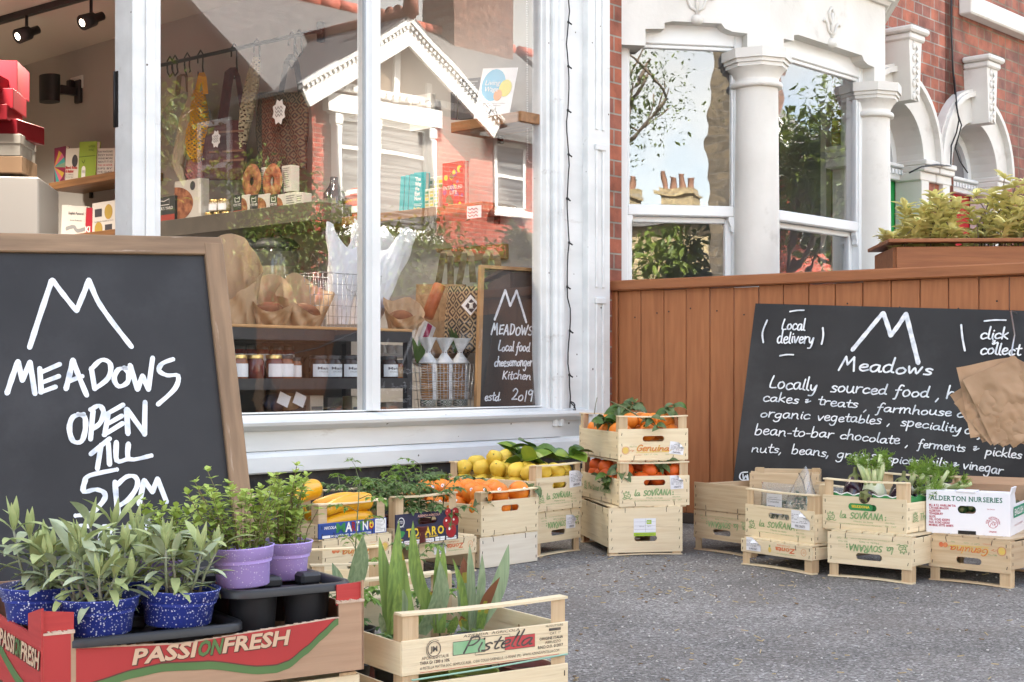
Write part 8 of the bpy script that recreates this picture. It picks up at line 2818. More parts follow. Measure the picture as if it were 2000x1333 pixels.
book('tall lime green book leaning on the doorway shelf', 152, 186, 278, 352, 0.2, cm('lime', (0.26, 0.38, 0.05)), d_green, 5, mats=[cm('deep_green', (0.06, 0.13, 0.02)), WHT])
for i in range(3):
 def d_wine(m, w, h):
  for j in range(8): put(m, ('FOR WHITE RED', 'FIZZY ROSE', 'WINE MORE', 'ABOUT IT SO', 'THE 24 HOUR', 'SIPS BY', 'THE GLASS', 'DRINK')[j], w*0.05, h*(0.86-0.11*j), h*0.06, width=w*0.85, mi=1 if j==4 else 0, bold=0.01)
 book(('white book of capitals beside the lime green book', 'white book of capitals in the middle of three', 'white book of capitals showing its cover')[i], 176+i*6, 190+i*6+(20 if i==2 else 0), 291, 350, 0.19, cm('white_a', (0.62, 0.60, 0.57)), d_wine if i==2 else None, 5, mats=[DG, cm('letter_red', (0.45, 0.02, 0.03))])
for i in range(2):
 def d_x(m, w, h):
  ink=Ink(m, 0.001, mi=0); ink.stroke([(w*0.2, h*0.1), (w*0.5, h*0.5), (w*0.8, h*0.9)], 0.02); ink.stroke([(w*0.2, h*0.7), (w*0.6, h*0.3)], 0.02)
 book(('red book with pale strokes leaning on the white books', 'second red book behind the door post')[i], 196+i*16, 228+i*16, 298, 350, 0.17, cm('crimson', (0.40, 0.02, 0.04)), d_x, 14, mats=[cm('mint', (0.45, 0.55, 0.45))])
shelf('lower oak wall shelf of books inside the doorway', 112, 250, 462, 0.26, 0.04)
def d_eng(m, w, h):
 put(m, 'English Pastoral', w*0.1, h*0.70, h*0.085, width=w*0.78, mi=0, bold=0.02); put(m, 'James Rebanks', w*0.2, h*0.48, h*0.05, width=w*0.6, mi=0)
 ink=Ink(m, 0.001, mi=1); ink.stroke([(w*0.05, h*0.2), (w*0.4, h*0.28), (w*0.6, h*0.15), (w*0.95, h*0.22)], 0.03)
book('white book with dark title on the lower doorway shelf', 128, 166, 402, 458, 0.2, cm('white_a', (0.62, 0.60, 0.57)), d_eng, 6, mats=[DG, mat('book_grey', (0.25, 0.26, 0.27))])
book('white spine at the end of the lower doorway shelf', 119, 131, 401, 458, 0.19, cm('white_a', (0.62, 0.60, 0.57)), None, 4)
def d_ki(m, w, h): put(m, 'KI', w*0.15, h*0.1, h*0.2, width=w*0.6, mi=0, bold=0.04)
book('red book between the two white ones on the lower doorway shelf', 164, 180, 407, 459, 0.2, cm('crimson', (0.40, 0.02, 0.04)), d_ki, 3, mats=[WHT])
def d_pat(m, w, h):
 rect(m, w*0.12, w*0.42, h*0.55, h*0.8, 0); disc(m, w*0.70, h*0.67, w*0.17, 1); disc(m, w*0.28, h*0.16, w*0.17, 1); rect(m, w*0.55, w*0.85, h*0.03, h*0.28, 0)
 put(m, 'Stanley the Golden of Food', w*0.1, h*0.38, h*0.04, width=w*0.8, mi=0)
book('white book with four patterned shapes on the lower doorway shelf', 180, 226, 398, 460, 0.2, cm('white_b', (0.58, 0.57, 0.54)), d_pat, mats=[DG, cm('ochre', (0.40, 0.28, 0.06))])
# ------------------------------------------------------------------ iron rail with hooks and bags
rl=thing('hanging_rail', 'black iron rail with end bracket fixed to the shop side wall', 'rail', (0, 0, 0))
R0, R1, R2=wl(250, 142, 0.22), wl(604, 64, 0.22), wl(626, 62, 0.05)
m=MB(); m.tube([R0, R1, R2], 0.012, 8); m.build('bar', IRON, rl)
m=MB(); b0, b1=wl(626, 44, 0.03), wl(626, 82, 0.03); m.tube([b0, b1], 0.022, 8); m.build('wall_plate', IRON, rl)
def rail_at(px):
 t=(px-315)/(604-315); return wl(px, 122-(122-64)*t, 0.22)
for i, px_ in enumerate((332, 342, 366, 392, 458, 502, 570, 584)):
 p=rail_at(px_)
 m=MB(); u=Vector((0, 0, 1)); e=N*-1
 L=(0.10, 0.10, 0.11, 0.16, 0.18, 0.13, 0.18, 0.12)[i]
 m.tube([p+e*-0.03+u*-0.05, p+e*-0.03+u*0.0, p+u*0.025, p+e*0.025+u*-0.005, p+e*0.02+u*-L*0.5, p+e*0.03+u*(-L+0.02), p+e*0.0+u*(-L), p+e*-0.025+u*(-L+0.03), p+e*-0.028+u*(-L+0.06)], 0.005, 6)
 tag(m.build('meat_hook', IRON), 'black iron hook hanging on the wall rail in the window', 'hook', 'iron hooks along the wall rail')
CLOTH1=mat('pale_blue_print_cloth', (0.30, 0.33, 0.31), (0.22, 0.26, 0.24), rough=0.9, scale=16)
CLOTH2=mat('cream_cloth', (0.40, 0.36, 0.27), (0.34, 0.30, 0.22), rough=0.9, scale=20)
BURG=mat('burgundy_canvas', (0.10, 0.032, 0.035), (0.07, 0.024, 0.028), rough=0.9, scale=30)
def netmat(name, c, sc):
 m=mat(name, c, rough=0.8)
 nt=m.node_tree; out=nt.nodes['Material Output']; b=nt.nodes['Principled BSDF']
 tc=nt.nodes.new('ShaderNodeTexCoord'); mp=nt.nodes.new('ShaderNodeMapping'); mp.inputs['Rotation'].default_value=(0, PI/4, 0); mp.inputs['Scale'].default_value=(sc, 0.0, sc)
 nt.links.new(tc.outputs['Object'], mp.inputs[0])
 vo=nt.nodes.new('ShaderNodeTexBrick'); vo.inputs['Scale'].default_value=1; vo.inputs['Brick Width'].default_value=1; vo.inputs['Row Height'].default_value=1; vo.inputs['Mortar Size'].default_value=0.22; vo.offset=0
 sw=nt.nodes.new('ShaderNodeSeparateXYZ'); cb_=nt.nodes.new('ShaderNodeCombineXYZ')
 nt.links.new(mp.outputs[0], sw.inputs[0]); nt.links.new(sw.outputs[0], cb_.inputs[0]); nt.links.new(sw.outputs[2], cb_.inputs[1]); nt.links.new(cb_.outputs[0], vo.inputs['Vector'])
 tr=nt.nodes.new('ShaderNodeBsdfTransparent'); ms=nt.nodes.new('ShaderNodeMixShader')
 nt.links.new(vo.outputs['Fac'], ms.inputs[0]); nt.links.new(tr.outputs[0], ms.inputs[1]); nt.links.new(b.outputs[0], ms.inputs[2]); nt.links.new(ms.outputs[0], out.inputs[0])
 return m
YNET=netmat('yellow_cotton_net', (0.62, 0.33, 0.02), 62)
PNET=netmat('pink_cotton_net', (0.36, 0.15, 0.15), 62)
CNET=netmat('cream_cotton_net', (0.52, 0.46, 0.33), 62)
def hangbag(name, label, pts, off, mt, thick=0.05, handles=None, hm=None, cat='bag', extra=None):
 """soft bag traced as rows of (y, left px, right px) on a plane parallel to the side wall"""
 c=wl((pts[0][1]+pts[0][2])/2, pts[0][0], off)
 t=thing(name, label, cat, c, RW)
 Mi=(Trn(c) @ Rot(RW, 4, 'Z')).inverted()
 def row(k):
  f=k*(len(pts)-1); i=min(int(f), len(pts)-2); s=f-i
  return [pts[i][j]+(pts[i+1][j]-pts[i][j])*s for j in range(3)]
 m=MB()
 def fn(u, v):
  y, l, r=row(v)
  a=2*PI*u
  cx_, hx=(l+r)/2, (r-l)/2
  p=Mi @ wl(cx_+hx*cos(a), y, off)
  bulge=thick*(0.35+0.65*sin(PI*min(1, v*0.85+0.1)))
  p.y+=-sin(a)*bulge+0.010*sin(9*u*2*PI+v*8)*min(1, v*2)
  return p
 m.grid(fn, 36, 16, closeu=True)
 m.build('fabric', mt, t)
 if handles:
  m=MB()
  for h in handles:
   q=[Mi @ wl(x, y, off+(0.02 if k%2 else 0)) for k, (x, y) in enumerate(h)]
   for i in range(len(q)-1):
    a, b=q[i], q[i+1]
    d=(b-a).normalized(); s=Vector((0.9, 0.45, 0))*0.017
    m.add([a-s, a+s, b+s, b-s], [(0, 1, 2, 3)])
  m.build('handle', hm or mt, t)
 if extra: extra(t, Mi)
 return t
rl_off=0.22
def circ(t, Mi): pass
hangbag('cloth_bag', 'round pale blue printed cloth bag at the far end of the rail', [(180, 360, 368), (195, 336, 392), (215, 322, 408), (240, 316, 416), (265, 322, 410), (290, 340, 392), (302, 358, 372)], 0.20, CLOTH1, 0.03, [[(346, 195), (350, 150), (358, 145)], [(358, 145), (366, 150), (370, 190)]], mat('brown_strap', (0.16, 0.12, 0.08), rough=0.9))
hangbag('cloth_bag', 'limp cream cloth bag hanging beside the yellow net bag', [(190, 368, 380), (230, 352, 378), (280, 344, 366), (320, 338, 356), (350, 352, 362), (362, 354, 360)], 0.27, CLOTH2, 0.02, [[(372, 195), (372, 150), (370, 142)]])
def fillnet(t, Mi): pass
hangbag('net_bag', 'yellow string net bag hanging on the rail', [(178, 376, 398), (200, 374, 400), (230, 370, 404), (250, 368, 412), (275, 367, 402), (300, 370, 400), (312, 378, 392), (318, 384, 388)], 0.24, YNET, 0.05, [[(384, 182), (392, 148), (394, 142)], [(402, 184), (398, 150), (394, 142)]], mat('yellow_strap', (0.62, 0.33, 0.02), rough=0.9))
hangbag('net_bag', 'dusky pink string net bag hanging below the yellow one', [(312, 366, 400), (335, 365, 398), (352, 368, 396), (362, 372, 390)], 0.22, PNET, 0.04)
def tote_trim(t, Mi):
 m=MB()
 for y, c_ in ((262, 0), (300, 1), (318, 0)):
  a=Mi @ wl(408, y, 0.29); b=Mi @ wl(476, y-4, 0.29)
  m.add([a, b, b+Vector((0, 0, 0.012)), a+Vector((0, 0, 0.012))], [(0, 1, 2, 3)], 0)
 m.build('stripe', mat('tote_stripe', (0.20, 0.10, 0.07), rough=0.9), t)
hangbag('tote_bag', 'striped burgundy tote bag with long straps on the rail', [(236, 410, 474), (260, 405, 478), (300, 400, 478), (340, 398, 478), (352, 402, 474)], 0.24, BURG, 0.05, [[(430, 236), (444, 140), (455, 132)], [(478, 240), (464, 150), (455, 132)], [(440, 236), (448, 170), (455, 134)]], BURG, extra=tote_trim)
hangbag('net_bag', 'long narrow cream string net bag hanging on the rail', [(112, 497, 507), (140, 487, 506), (180, 479, 500), (220, 472, 492), (260, 470, 482), (292, 472, 476)], 0.24, CNET, 0.03)
JUTEP=mat('patterned_jute', (0.10, 0.075, 0.05), (0.055, 0.042, 0.032), rough=0.9, scale=40)
def diamondmat(name, c1, c2, sc):
 m=mat(name, c1, rough=0.9)
 nt=m.node_tree; b=nt.nodes['Principled BSDF']
 tc=nt.nodes.new('ShaderNodeTexCoord'); sx=nt.nodes.new('ShaderNodeSeparateXYZ'); nt.links.new(tc.outputs['Object'], sx.inputs[0])
 def tri(sock):
  a=nt.nodes.new('ShaderNodeMath'); a.operation='PINGPONG'; a.inputs[1].default_value=sc; nt.links.new(sock, a.inputs[0]); return a.outputs[0]
 ad=nt.nodes.new('ShaderNodeMath'); ad.operation='ADD'; nt.links.new(tri(sx.outputs[0]), ad.inputs[0]); nt.links.new(tri(sx.outputs[2]), ad.inputs[1])
 pp_=nt.nodes.new('ShaderNodeMath'); pp_.operation='PINGPONG'; pp_.inputs[1].default_value=sc/2.6; nt.links.new(ad.outputs[0], pp_.inputs[0])
 gt=nt.nodes.new('ShaderNodeMath'); gt.operation='GREATER_THAN'; gt.inputs[1].default_value=sc/5.2; nt.links.new(pp_.outputs[0], gt.inputs[0])
 mx=nt.nodes.new('ShaderNodeMix'); mx.data_type='RGBA'; mx.inputs[6].default_value=(*c1, 1); mx.inputs[7].default_value=(*c2, 1); nt.links.new(gt.outputs[0], mx.inputs[0]); nt.links.new(mx.outputs[2], b.inputs['Base Color'])
 return m
DIAM=diamondmat('diamond_weave', (0.035, 0.030, 0.028), (0.36, 0.26, 0.15), 0.030)
DIAMD=diamondmat('dark_diamond_weave', (0.022, 0.02, 0.02), (0.10, 0.075, 0.05), 0.030)
hangbag('tote_bag', 'dark diamond patterned bag with black straps at the near end of the rail', [(182, 506, 600), (220, 504, 600), (270, 504, 598), (330, 506, 596)], 0.22, DIAMD, 0.05, [[(548, 186), (560, 120), (570, 106)], [(588, 182), (578, 120), (568, 106)]], mat('black_strap', (0.03, 0.026, 0.028), rough=0.9))
def star_tag(label, px_, py_, off, s):
 c=wl(px_, py_, off)
 t=thing('paper_tag', label, 'tag', c, RW)
 m=MB()
 for k in range(2):
  a0=0.3+k*PI/4
  m.add([(s*cos(a0+i*PI/2),-0.001*k, s*1.2*sin(a0+i*PI/2)) for i in range(4)], [(0, 1, 2, 3)], 0)
 m.build('card', PAPER, t)
 m=MB(); ink=Ink(m, 0.002)
 for k in range(3): ink.stroke([(-s*0.5+s*0.2*j, s*(0.35-0.32*k)+s*0.12*(-1)**j) for j in range(6)], s*0.07)
 m.build('handwriting', TXT, t)
star_tag('white star shaped price tag on the dark diamond patterned bag', 545, 219, 0.31, 0.062)
star_tag('small white price tag on the burgundy tote bag', 422, 272, 0.33, 0.045)
# ------------------------------------------------------------------ counter ledge with cracker boxes and jars
LED=mat('dark_ledge', (0.10, 0.085, 0.065), (0.07, 0.06, 0.048), rough=0.6, scale=5)
shelf('dark wooden ledge carrying the cracker boxes in the display', 300, 616, 434, 0.42, 0.10, m_=LED)
CRK=mat('cracker_surface', (0.36, 0.15, 0.07), (0.15, 0.045, 0.022), rough=0.85, scale=34, bump=0.5)
def cracker(label, pl, pr, pt, pb, off, style, group=None, d=0.06):
 t, w, h=wallthing('cracker_box', label, 'cracker box', pl, pr, pt, pb, off, group)
 m=MB(); m.bbox(0, w, 0, d, 0, h, 0.002)
 c=m.build('carton', mat('carton_pale', (0.50, 0.485, 0.44), rough=0.6) if style!='dark' else mat('carton_dark', (0.03, 0.035, 0.033), rough=0.5), t)
 m=MB()
 if style=='round':
  n=22
  m.add([(0.0,-0.001, h*0.08)]+[(w*0.72*cos(-PI/2+PI*i/n),-0.001, h*0.5+h*0.38*sin(-PI/2+PI*i/n)) for i in range(n+1)], [(0, i+1, i+2) for i in range(n)], 0)
  disc(m, w*0.70, h*0.86, w*0.10, 1); put(m, '18', w*0.62, h*0.12, h*0.06, width=w*0.12, mi=1)
 elif style=='dark':
  rect(m, 0, w, 0, h*0.45, 2); put(m, "PETER'S YARD", w*0.08, h*0.60, h*0.09, width=w*0.84, mi=3)
  ink=Ink(m, 0.001, mi=3); ink.stroke([(w*0.25, h*0.75), (w*0.25, h*0.9), (w*0.5, h*0.86), (w*0.75, h*0.92), (w*0.75, h*0.75), (w*0.25, h*0.75)], 0.004, smooth=False)
  for i in range(3): put(m, 'SOURDOUGH', w*0.2, h*(0.3-0.1*i), h*0.05, width=w*0.6, mi=3)
 elif style=='text':
  for i in range(10): rect(m, w*0.12, w*(0.85-0.08*(i%3)), h*(0.88-0.08*i), h*(0.90-0.08*i), 1)
 elif style=='half':
  rect(m, 0, w*0.0+w, h*0.0, h*0.02, 2)
  n=16
  m.add([(0.0,-0.001, h*0.1)]+[(w*0.75*cos(-PI/2+PI*i/n),-0.001, h*0.55+h*0.36*sin(-PI/2+PI*i/n)) for i in range(n+1)], [(0, i+1, i+2) for i in range(n)], 0)
  disc(m, w*0.72, h*0.14, w*0.14, 4)
 m.build('carton_print', [CRK, DG, mat('carton_red', (0.30, 0.045, 0.03), rough=0.5), WHT, mat('carton_badge', (0.40, 0.36, 0.30), rough=0.6)], c)
cracker('dark and red cracker box at the far end of the ledge', 300, 341, 388, 452, 0.36, 'dark')
cracker('large pale cracker box with a round biscuit on the ledge', 341, 392, 356, 446, 0.34, 'round')
for i, (a, b, st) in enumerate(((455, 472, 'dark'), (472, 487, 'half'), (488, 504, 'dark'), (504, 526, 'half'), (527, 542, 'dark'), (542, 557, 'half'), (556, 579, 'text'), (578, 592, 'text'))):
 cracker(('small dark cracker box next to the honey jars', 'small biscuit-fronted box beside the first dark one', 'small dark cracker box second in the row', 'small biscuit-fronted box in the middle of the row', 'small dark cracker box third in the row', 'small biscuit-fronted box beside the text covered packs', 'white text covered pack at the near end of the ledge', 'shorter white text covered pack at the very end of the ledge')[i], a, b, 376+(4 if st=='text' else 6)-i//3, 438-i//2, 0.34, st)
cracker('tall white text covered pack standing behind the small boxes', 550, 568, 325, 376, 0.30, 'text')
cracker('thin white pack between the two ring crispbreads', 510, 516, 328, 378, 0.30, 'text')
for i, px_ in enumerate((492, 532)):
 c=wl(px_, 355, 0.32)
 t=thing('ring_crispbread', ('ring shaped crispbread pack nearer the burgundy bag', 'ring shaped crispbread pack nearer the tall white pack')[i], 'crispbread', c, RW)
 m=MB()
 R_=0.085
 m.grid(lambda u, v: Vector(((R_*0.62+R_*0.40*cos(2*PI*v))*cos(2*PI*u), 0.012*sin(2*PI*v), (R_*0.62+R_*0.40*cos(2*PI*v))*1.15*sin(2*PI*u))), 28, 10, closeu=True)
 m.build('crispbread', CRK, t)
 m=MB(); m.box(-R_*0.9, R_*0.9, 0.014, 0.05,-R_*1.15,-R_*0.2); m.build('backing_card', DG, t)
GOLD=mat('gold_jar_lid', (0.62, 0.46, 0.18), rough=0.3, metal=0.9)
JGLASS=mat('jar_glass', (0.55, 0.5, 0.42), rough=0.06, spec=0.6, trans=0.0)
def jar(label, P, r, h, content, lidm, group, label_w=True, yaw=RW, lidh=0.016, print_=None, lblm=None):
 t=thing('jar', label, 'jar', P, yaw, group)
 m=MB(); m.lathe([(r*0.9, 0.0), (r, 0.006), (r, h*0.72), (r*0.86, h*0.82), (r*0.84, h-lidh)], 20, capb=True); m.build('glass', content, t)
 m=MB(); m.lathe([(r*0.9, h-lidh), (r*0.92, h-0.003), (r*0.86, h), (0.001, h)], 20); m.build('lid', lidm, t)
 if label_w:
  m=MB()
  m.grid(lambda u, v: Vector((r*1.012*cos(-PI/2+(u-0.5)*2.5), r*1.012*sin(-PI/2+(u-0.5)*2.5), h*0.12+v*h*0.52)), 9, 2)
  lb=m.build('label', lblm or PAPER, t)
  if print_:
   m=MB()
   vs, fs=glyphs(print_, 0.02)
   xa, xb=min(v[0] for v in vs), max(v[0] for v in vs)
   m.add([(r*1.03*cos(-PI/2+((u-xa)/(xb-xa)-0.5)*1.5), r*1.03*sin(-PI/2+((u-xa)/(xb-xa)-0.5)*1.5), h*0.42+v*h*0.11) for u, v in vs], fs)
   vs, fs=glyphs('chutney', 0.0)
   xa, xb=min(v[0] for v in vs), max(v[0] for v in vs)
   m.add([(r*1.03*cos(-PI/2+((u-xa)/(xb-xa)-0.5)*1.2), r*1.03*sin(-PI/2+((u-xa)/(xb-xa)-0.5)*1.2), h*0.30+v*h*0.06) for u, v in vs], fs)
   m.build('label_print', TXT, lb)
 return t
HON=mat('cream_honey', (0.36, 0.30, 0.19), rough=0.12, spec=0.6)
for i, (px_, pb) in enumerate(((411, 440), (428, 440), (444, 439), (420, 415), (438, 414))):
 jar('small white labelled jar with gold lid stacked on the ledge', wl(px_, pb, 0.30), 0.036, 0.072, HON, GOLD, 'gold lidded jars stacked on the ledge')
CANM=glassmat('storage_jar_glass', f0=0.06, tint=(0.9, 0.92, 0.9), milk=0.04)
GRAIN=mat('dry_grain', (0.20, 0.17, 0.10), (0.12, 0.10, 0.06), rough=0.8, scale=50)
for i, (px_, py_, w_, lab) in enumerate(((490, 590, 0.95, 'large glass storage jar of dark grain beneath the ledge'), (540, 590, 1.0, 'large glass storage jar of pale grain beneath the ledge'))):
 P=wl(px_, py_, 0.32)
 t=thing('storage_jar', lab, 'storage jar', (P.x, P.y, P.z), RW)
 m=MB(); m.lathe([(0.12, 0), (0.13, 0.01), (0.13, 0.27), (0.11, 0.30)], 28, capb=True); m.build('glass', CANM, t)
 m=MB(); m.lathe([(0.124, 0.004), (0.124, 0.19), (0.001, 0.2)], 24); m.build('grain', GRAIN, t)
 m=MB(); m.lathe([(0.125, 0.29), (0.13, 0.31), (0.09, 0.345), (0.001, 0.355)], 24); m.tube([(-0.05, 0, 0.35), (-0.03, 0, 0.385), (0.03, 0, 0.385), (0.05, 0, 0.35)], 0.007, 6); m.build('lid', BLACKM, t)
# ------------------------------------------------------------------ middle and upper oak shelves
shelf('long oak wall shelf of books and tins in the display', 625, 942, 430, 0.24, 0.045)
t=thing('glass_bottle', 'dark glass bottle with a patterned label on the long oak shelf', 'bottle', wl(653, 436, 0.14), RW)
m=MB(); m.lathe([(0.055, 0), (0.06, 0.01), (0.06, 0.16), (0.03, 0.20), (0.022, 0.225), (0.022, 0.25), (0.001, 0.252)], 22); m.build('glass', mat('dark_bottle', (0.04, 0.045, 0.05), rough=0.08, spec=0.7), t)
m=MB(); m.grid(lambda u, v: Vector((0.061*cos(-PI/2+(u-.5)*2), 0.061*sin(-PI/2+(u-.5)*2), 0.03+0.10*v)), 8, 2); m.build('label', mat('floral_label', (0.25, 0.24, 0.19), (0.08, 0.09, 0.07), rough=0.6, scale=40), t)
def softpack(label, pl, pr, pt, pb, off, c1, c2, d=0.07):
 t, w, h=wallthing('coffee_bag', label, 'coffee bag', pl, pr, pt, pb, off)
 m=MB(); m.grid(lambda u, v: Vector((w/2+w/2*math.copysign(abs(cos(2*PI*u))**0.5, cos(2*PI*u)), d/2-d/2*math.copysign(abs(sin(2*PI*u))**0.6, sin(2*PI*u))*(1-0.85*v**3), h*v)), 28, 8, closeu=True)
 b_=m.build('packet', c1, t)
 m=MB(); rect(m, w*0.04, w*0.96, h*0.22, h*0.42, 0, y=-0.004); rect(m, w*0.04, w*0.96, h*0.80, h*0.93, 0, y=-0.004); put(m, 'THE SURGE', w*0.15, h*0.58, h*0.06, width=w*0.6, mi=1, y=-0.005); m.build('packet_print', [c2, YEL], b_)
ORB=mat('orange_red_packet', (0.50, 0.085, 0.022), rough=0.45)
softpack('orange and white coffee bag at the front of the long oak shelf', 676, 711, 368, 432, 0.17, ORB, WHT)
softpack('orange and white coffee bag tucked behind the front one', 668, 686, 372, 433, 0.10, ORB, WHT)
TEAL=cm('teal', (0.03, 0.34, 0.36))
def d_eat(m, w, h):
 for i, s in enumerate(('The', 'Way', 'We', 'Eat', 'Now')): put(m, s, w*0.16, h*(0.80-0.115*i), h*0.085, width=w*(0.44, 0.50, 0.36, 0.42, 0.54)[i], mi=0, bold=0.03)
 put(m, 'Bee Wilson', w*0.12, h*0.12, h*0.055, width=w*0.66, mi=1, bold=0.02)
 rect(m, w*0.12, w*0.8, h*0.245, h*0.255, 0); rect(m, w*0.12, w*0.7, h*0.205, h*0.215, 0)
for i, (a, b) in enumerate(((779, 787), (788, 796), (797, 805))):
 book(('teal spine at the far end of three on the long oak shelf', 'teal spine second of three on the long oak shelf', 'teal spine beside the teal book that shows its title')[i], a, b, 345-i*2, 420, 0.15, TEAL, None, 4, 0.12)
book('teal book showing a white title on the long oak shelf', 805, 829, 338, 420, 0.15, TEAL, d_eat, 3, 0.03, mats=[WHT, YEL])
def tin(label, pl, pr, pt, pb, off):
 t, w, h=wallthing('food_carton', label, 'carton', pl, pr, pt, pb, off)
 m=MB(); m.bbox(0, w, 0, 0.06, 0, h, 0.004); c=m.build('carton', mat('pale_tin', (0.55, 0.56, 0.45), rough=0.4), t)
 m=MB()
 for i in range(6):
  for j in range(3): rect(m, w*(0.06+0.32*j), w*(0.30+0.32*j), h*(0.12+0.135*i), h*(0.21+0.135*i), (i*2+j)%3)
 rect(m, 0, w, 0, h*0.08, 3); m.build('carton_print', [YEL, GRNP, mat('tin_olive', (0.42, 0.36, 0.05), rough=0.5), mat('tin_blue', (0.25, 0.45, 0.60), rough=0.5)], c)
tin('small yellow and white carton before the teal books', 829, 857, 370, 416, 0.18)
tin('yellow carton standing behind the small one', 836, 866, 347, 414, 0.10)
def d_ent(m, w, h):
 rr_=random.Random(3)
 for i in range(26):
  disc(m, w*rr_.uniform(0.1, 0.9), h*rr_.uniform(0.05, 0.85), w*rr_.uniform(0.05, 0.14), rr_.randrange(1, 5), y=-0.0008-i*0.00004)
 put(m, 'ENTANGLED', w*0.06, h*0.44, h*0.075, width=w*0.86, mi=0, y=-0.003); put(m, 'LIFE', w*0.36, h*0.34, h*0.075, width=w*0.32, mi=0, y=-0.003); put(m, 'MERLIN SHELDRAKE', w*0.3, h*0.10, h*0.035, width=w*0.4, mi=2, y=-0.003)
book('dark red illustrated book with white title near the end of the long oak shelf', 864, 907, 320, 414, 0.18, cm('wine', (0.28, 0.035, 0.03)), d_ent, mats=[WHT, cm('violet', (0.14, 0.06, 0.22)), YEL, cm('letter_red', (0.45, 0.02, 0.03)), cm('leaf', (0.05, 0.13, 0.04))])
t, w, h=wallthing('price_card', 'white handwritten price card on the edge of the long oak shelf', 'price card', 912, 940, 404, 428, 0.245)
m=MB(); m.box(0, w, 0, 0.001, 0, h); m.build('card', PAPER, t)
m=MB(); ink=Ink(m, 0.001)
for k in range(3): ink.stroke([(w*(0.1+0.13*j), h*(0.75-0.27*k+0.06*(-1)**j)) for j in range(6)], 0.005)
m.build('handwriting', TXT, t)
shelf('short oak wall shelf high in the display corner', 880, 1018, 240, 0.24, 0.05)
def d_lw(m, w, h):
 disc(m, w*0.40, h*0.68, w*0.34, 0); disc(m, w*0.76, h*0.62, w*0.18, 1, y=-0.0013); disc(m, w*0.58, h*0.49, w*0.12, 2, y=-0.0017)
 put(m, 'Living', w*0.16, h*0.68, h*0.09, width=w*0.42, mi=3, y=-0.0025, shear=0.2); put(m, 'Wage', w*0.16, h*0.56, h*0.09, width=w*0.40, mi=3, y=-0.0025, shear=0.2)
 put(m, 'We are proud to be an accredited', w*0.12, h*0.33, h*0.02, width=w*0.7, mi=4); put(m, 'Living Wage Employer', w*0.22, h*0.29, h*0.02, width=w*0.5, mi=4)
 ink=Ink(m, 0.001, mi=4); ink.stroke([(w*0.42, h*0.16), (w*0.48, h*0.24)], 0.008); ink.stroke([(w*0.48, h*0.24), (w*0.53, h*0.19)], 0.008); ink.stroke([(w*0.53, h*0.19), (w*0.57, h*0.25)], 0.008); ink.stroke([(w*0.57, h*0.25), (w*0.65, h*0.155)], 0.008)
 put(m, 'MEADOWS', w*0.36, h*0.10, h*0.03, width=w*0.34, mi=4)
t, w, h=wallthing('wage_notice', 'white notice with overlapping blue and yellow discs on the short oak shelf', 'notice', 924, 992, 132, 238, 0.19)
t.rotation_euler=(radians(-8), radians(7), RW)
m=MB(); m.box(0, w, 0, 0.003, 0, h); c=m.build('card', PAPER, t)
m=MB(); d_lw(m, w, h); m.build('lettering', [mat('notice_blue', (0.10, 0.40, 0.62), rough=0.5), mat('notice_yellow', (0.60, 0.55, 0.05), rough=0.5), mat('notice_orange', (0.60, 0.25, 0.08), rough=0.5), WHT, DG], c)
def d_photo(m, w, h):
 for i in range(7): rect(m, w*0.05, w*(0.9-0.07*(i%3)), h*(0.5+0.065*i), h*(0.53+0.065*i), 0)
for i, (a, b, lab) in enumerate(((880, 886, 'first thin dark spine on the short oak shelf'), (886, 892, 'second thin dark spine on the short oak shelf'), (894, 934, 'dark photographic magazine beside the wage notice'))):
 book(lab, a, b, 156 if i==2 else 180, 234, 0.15, cm('charcoal', (0.07, 0.07, 0.075)), d_photo if i==2 else None, 4 if i==2 else 0, 0.02, mats=[mat('book_grey', (0.25, 0.26, 0.27))])
book('pale cookery book with a red picture high on the side wall', 800, 842, 190, 258, 0.06, cm('white_b', (0.58, 0.57, 0.54)), lambda m, w, h: (put(m, 'Superiore', w*0.1, h*0.75, h*0.09, width=w*0.8, mi=0, shear=0.2), put(m, 'AZIENDA', w*0.2, h*0.6, h*0.06, width=w*0.6, mi=0)), mats=[DG])
ch=thing('bead_chain', 'looped white bead chain hanging at the window edge', 'blind chain', (0, 0, 0))
m=MB()
cpts=[]
for i in range(70):
 y=-15+i*4.6
 cpts.append((1029+1.5*y/318, y))
for i in range(9):
 a=PI-PI*i/8; cpts.append((1038+8*cos(a), 307+12*sin(a)))
for i in range(70):
 y=302-i*4.6; cpts.append((1046, y))
for (x, y) in cpts:
 s_, z_=fpx(x, y, 0.13); m.sphere(fw(s_, 0.13, z_), 0.0042, 6, 4)
m.build('bead_pattern', WHT, ch)
# ------------------------------------------------------------------ black rack with jars and bread
RKW=0.22
rs0=fpx(380, 640, RKW)[0]; rs1=fpx(806, 640, RKW)[0]
zt_=fpx(720, 641, RKW)[1]; zm_=fpx(720, 739, RKW)[1]; zb_=0.50
rk=thing('display_rack', 'black metal rack with pine top carrying jars and bread in the window', 'rack', fw(rs0, RKW, 0), TH)
rl_=rs1-rs0
m=MB(); m.bbox(0, rl_, 0, 0.46, zt_-0.012, zt_, 0.002); m.build('top_board', mat('pine_top', (0.50, 0.30, 0.13), (0.40, 0.22, 0.09), rough=0.5, scale=5, stretch=(0.8, 8, 8)), rk)
m=MB()
for (z0, z1) in ((zt_-0.060, zt_-0.0125), (zm_-0.046, zm_)):
 m.box(0, rl_, 0.004, 0.03, z0, z1); m.box(0, rl_, 0.43, 0.456, z0, z1)
m.build('side_rail', BLACKM, rk)
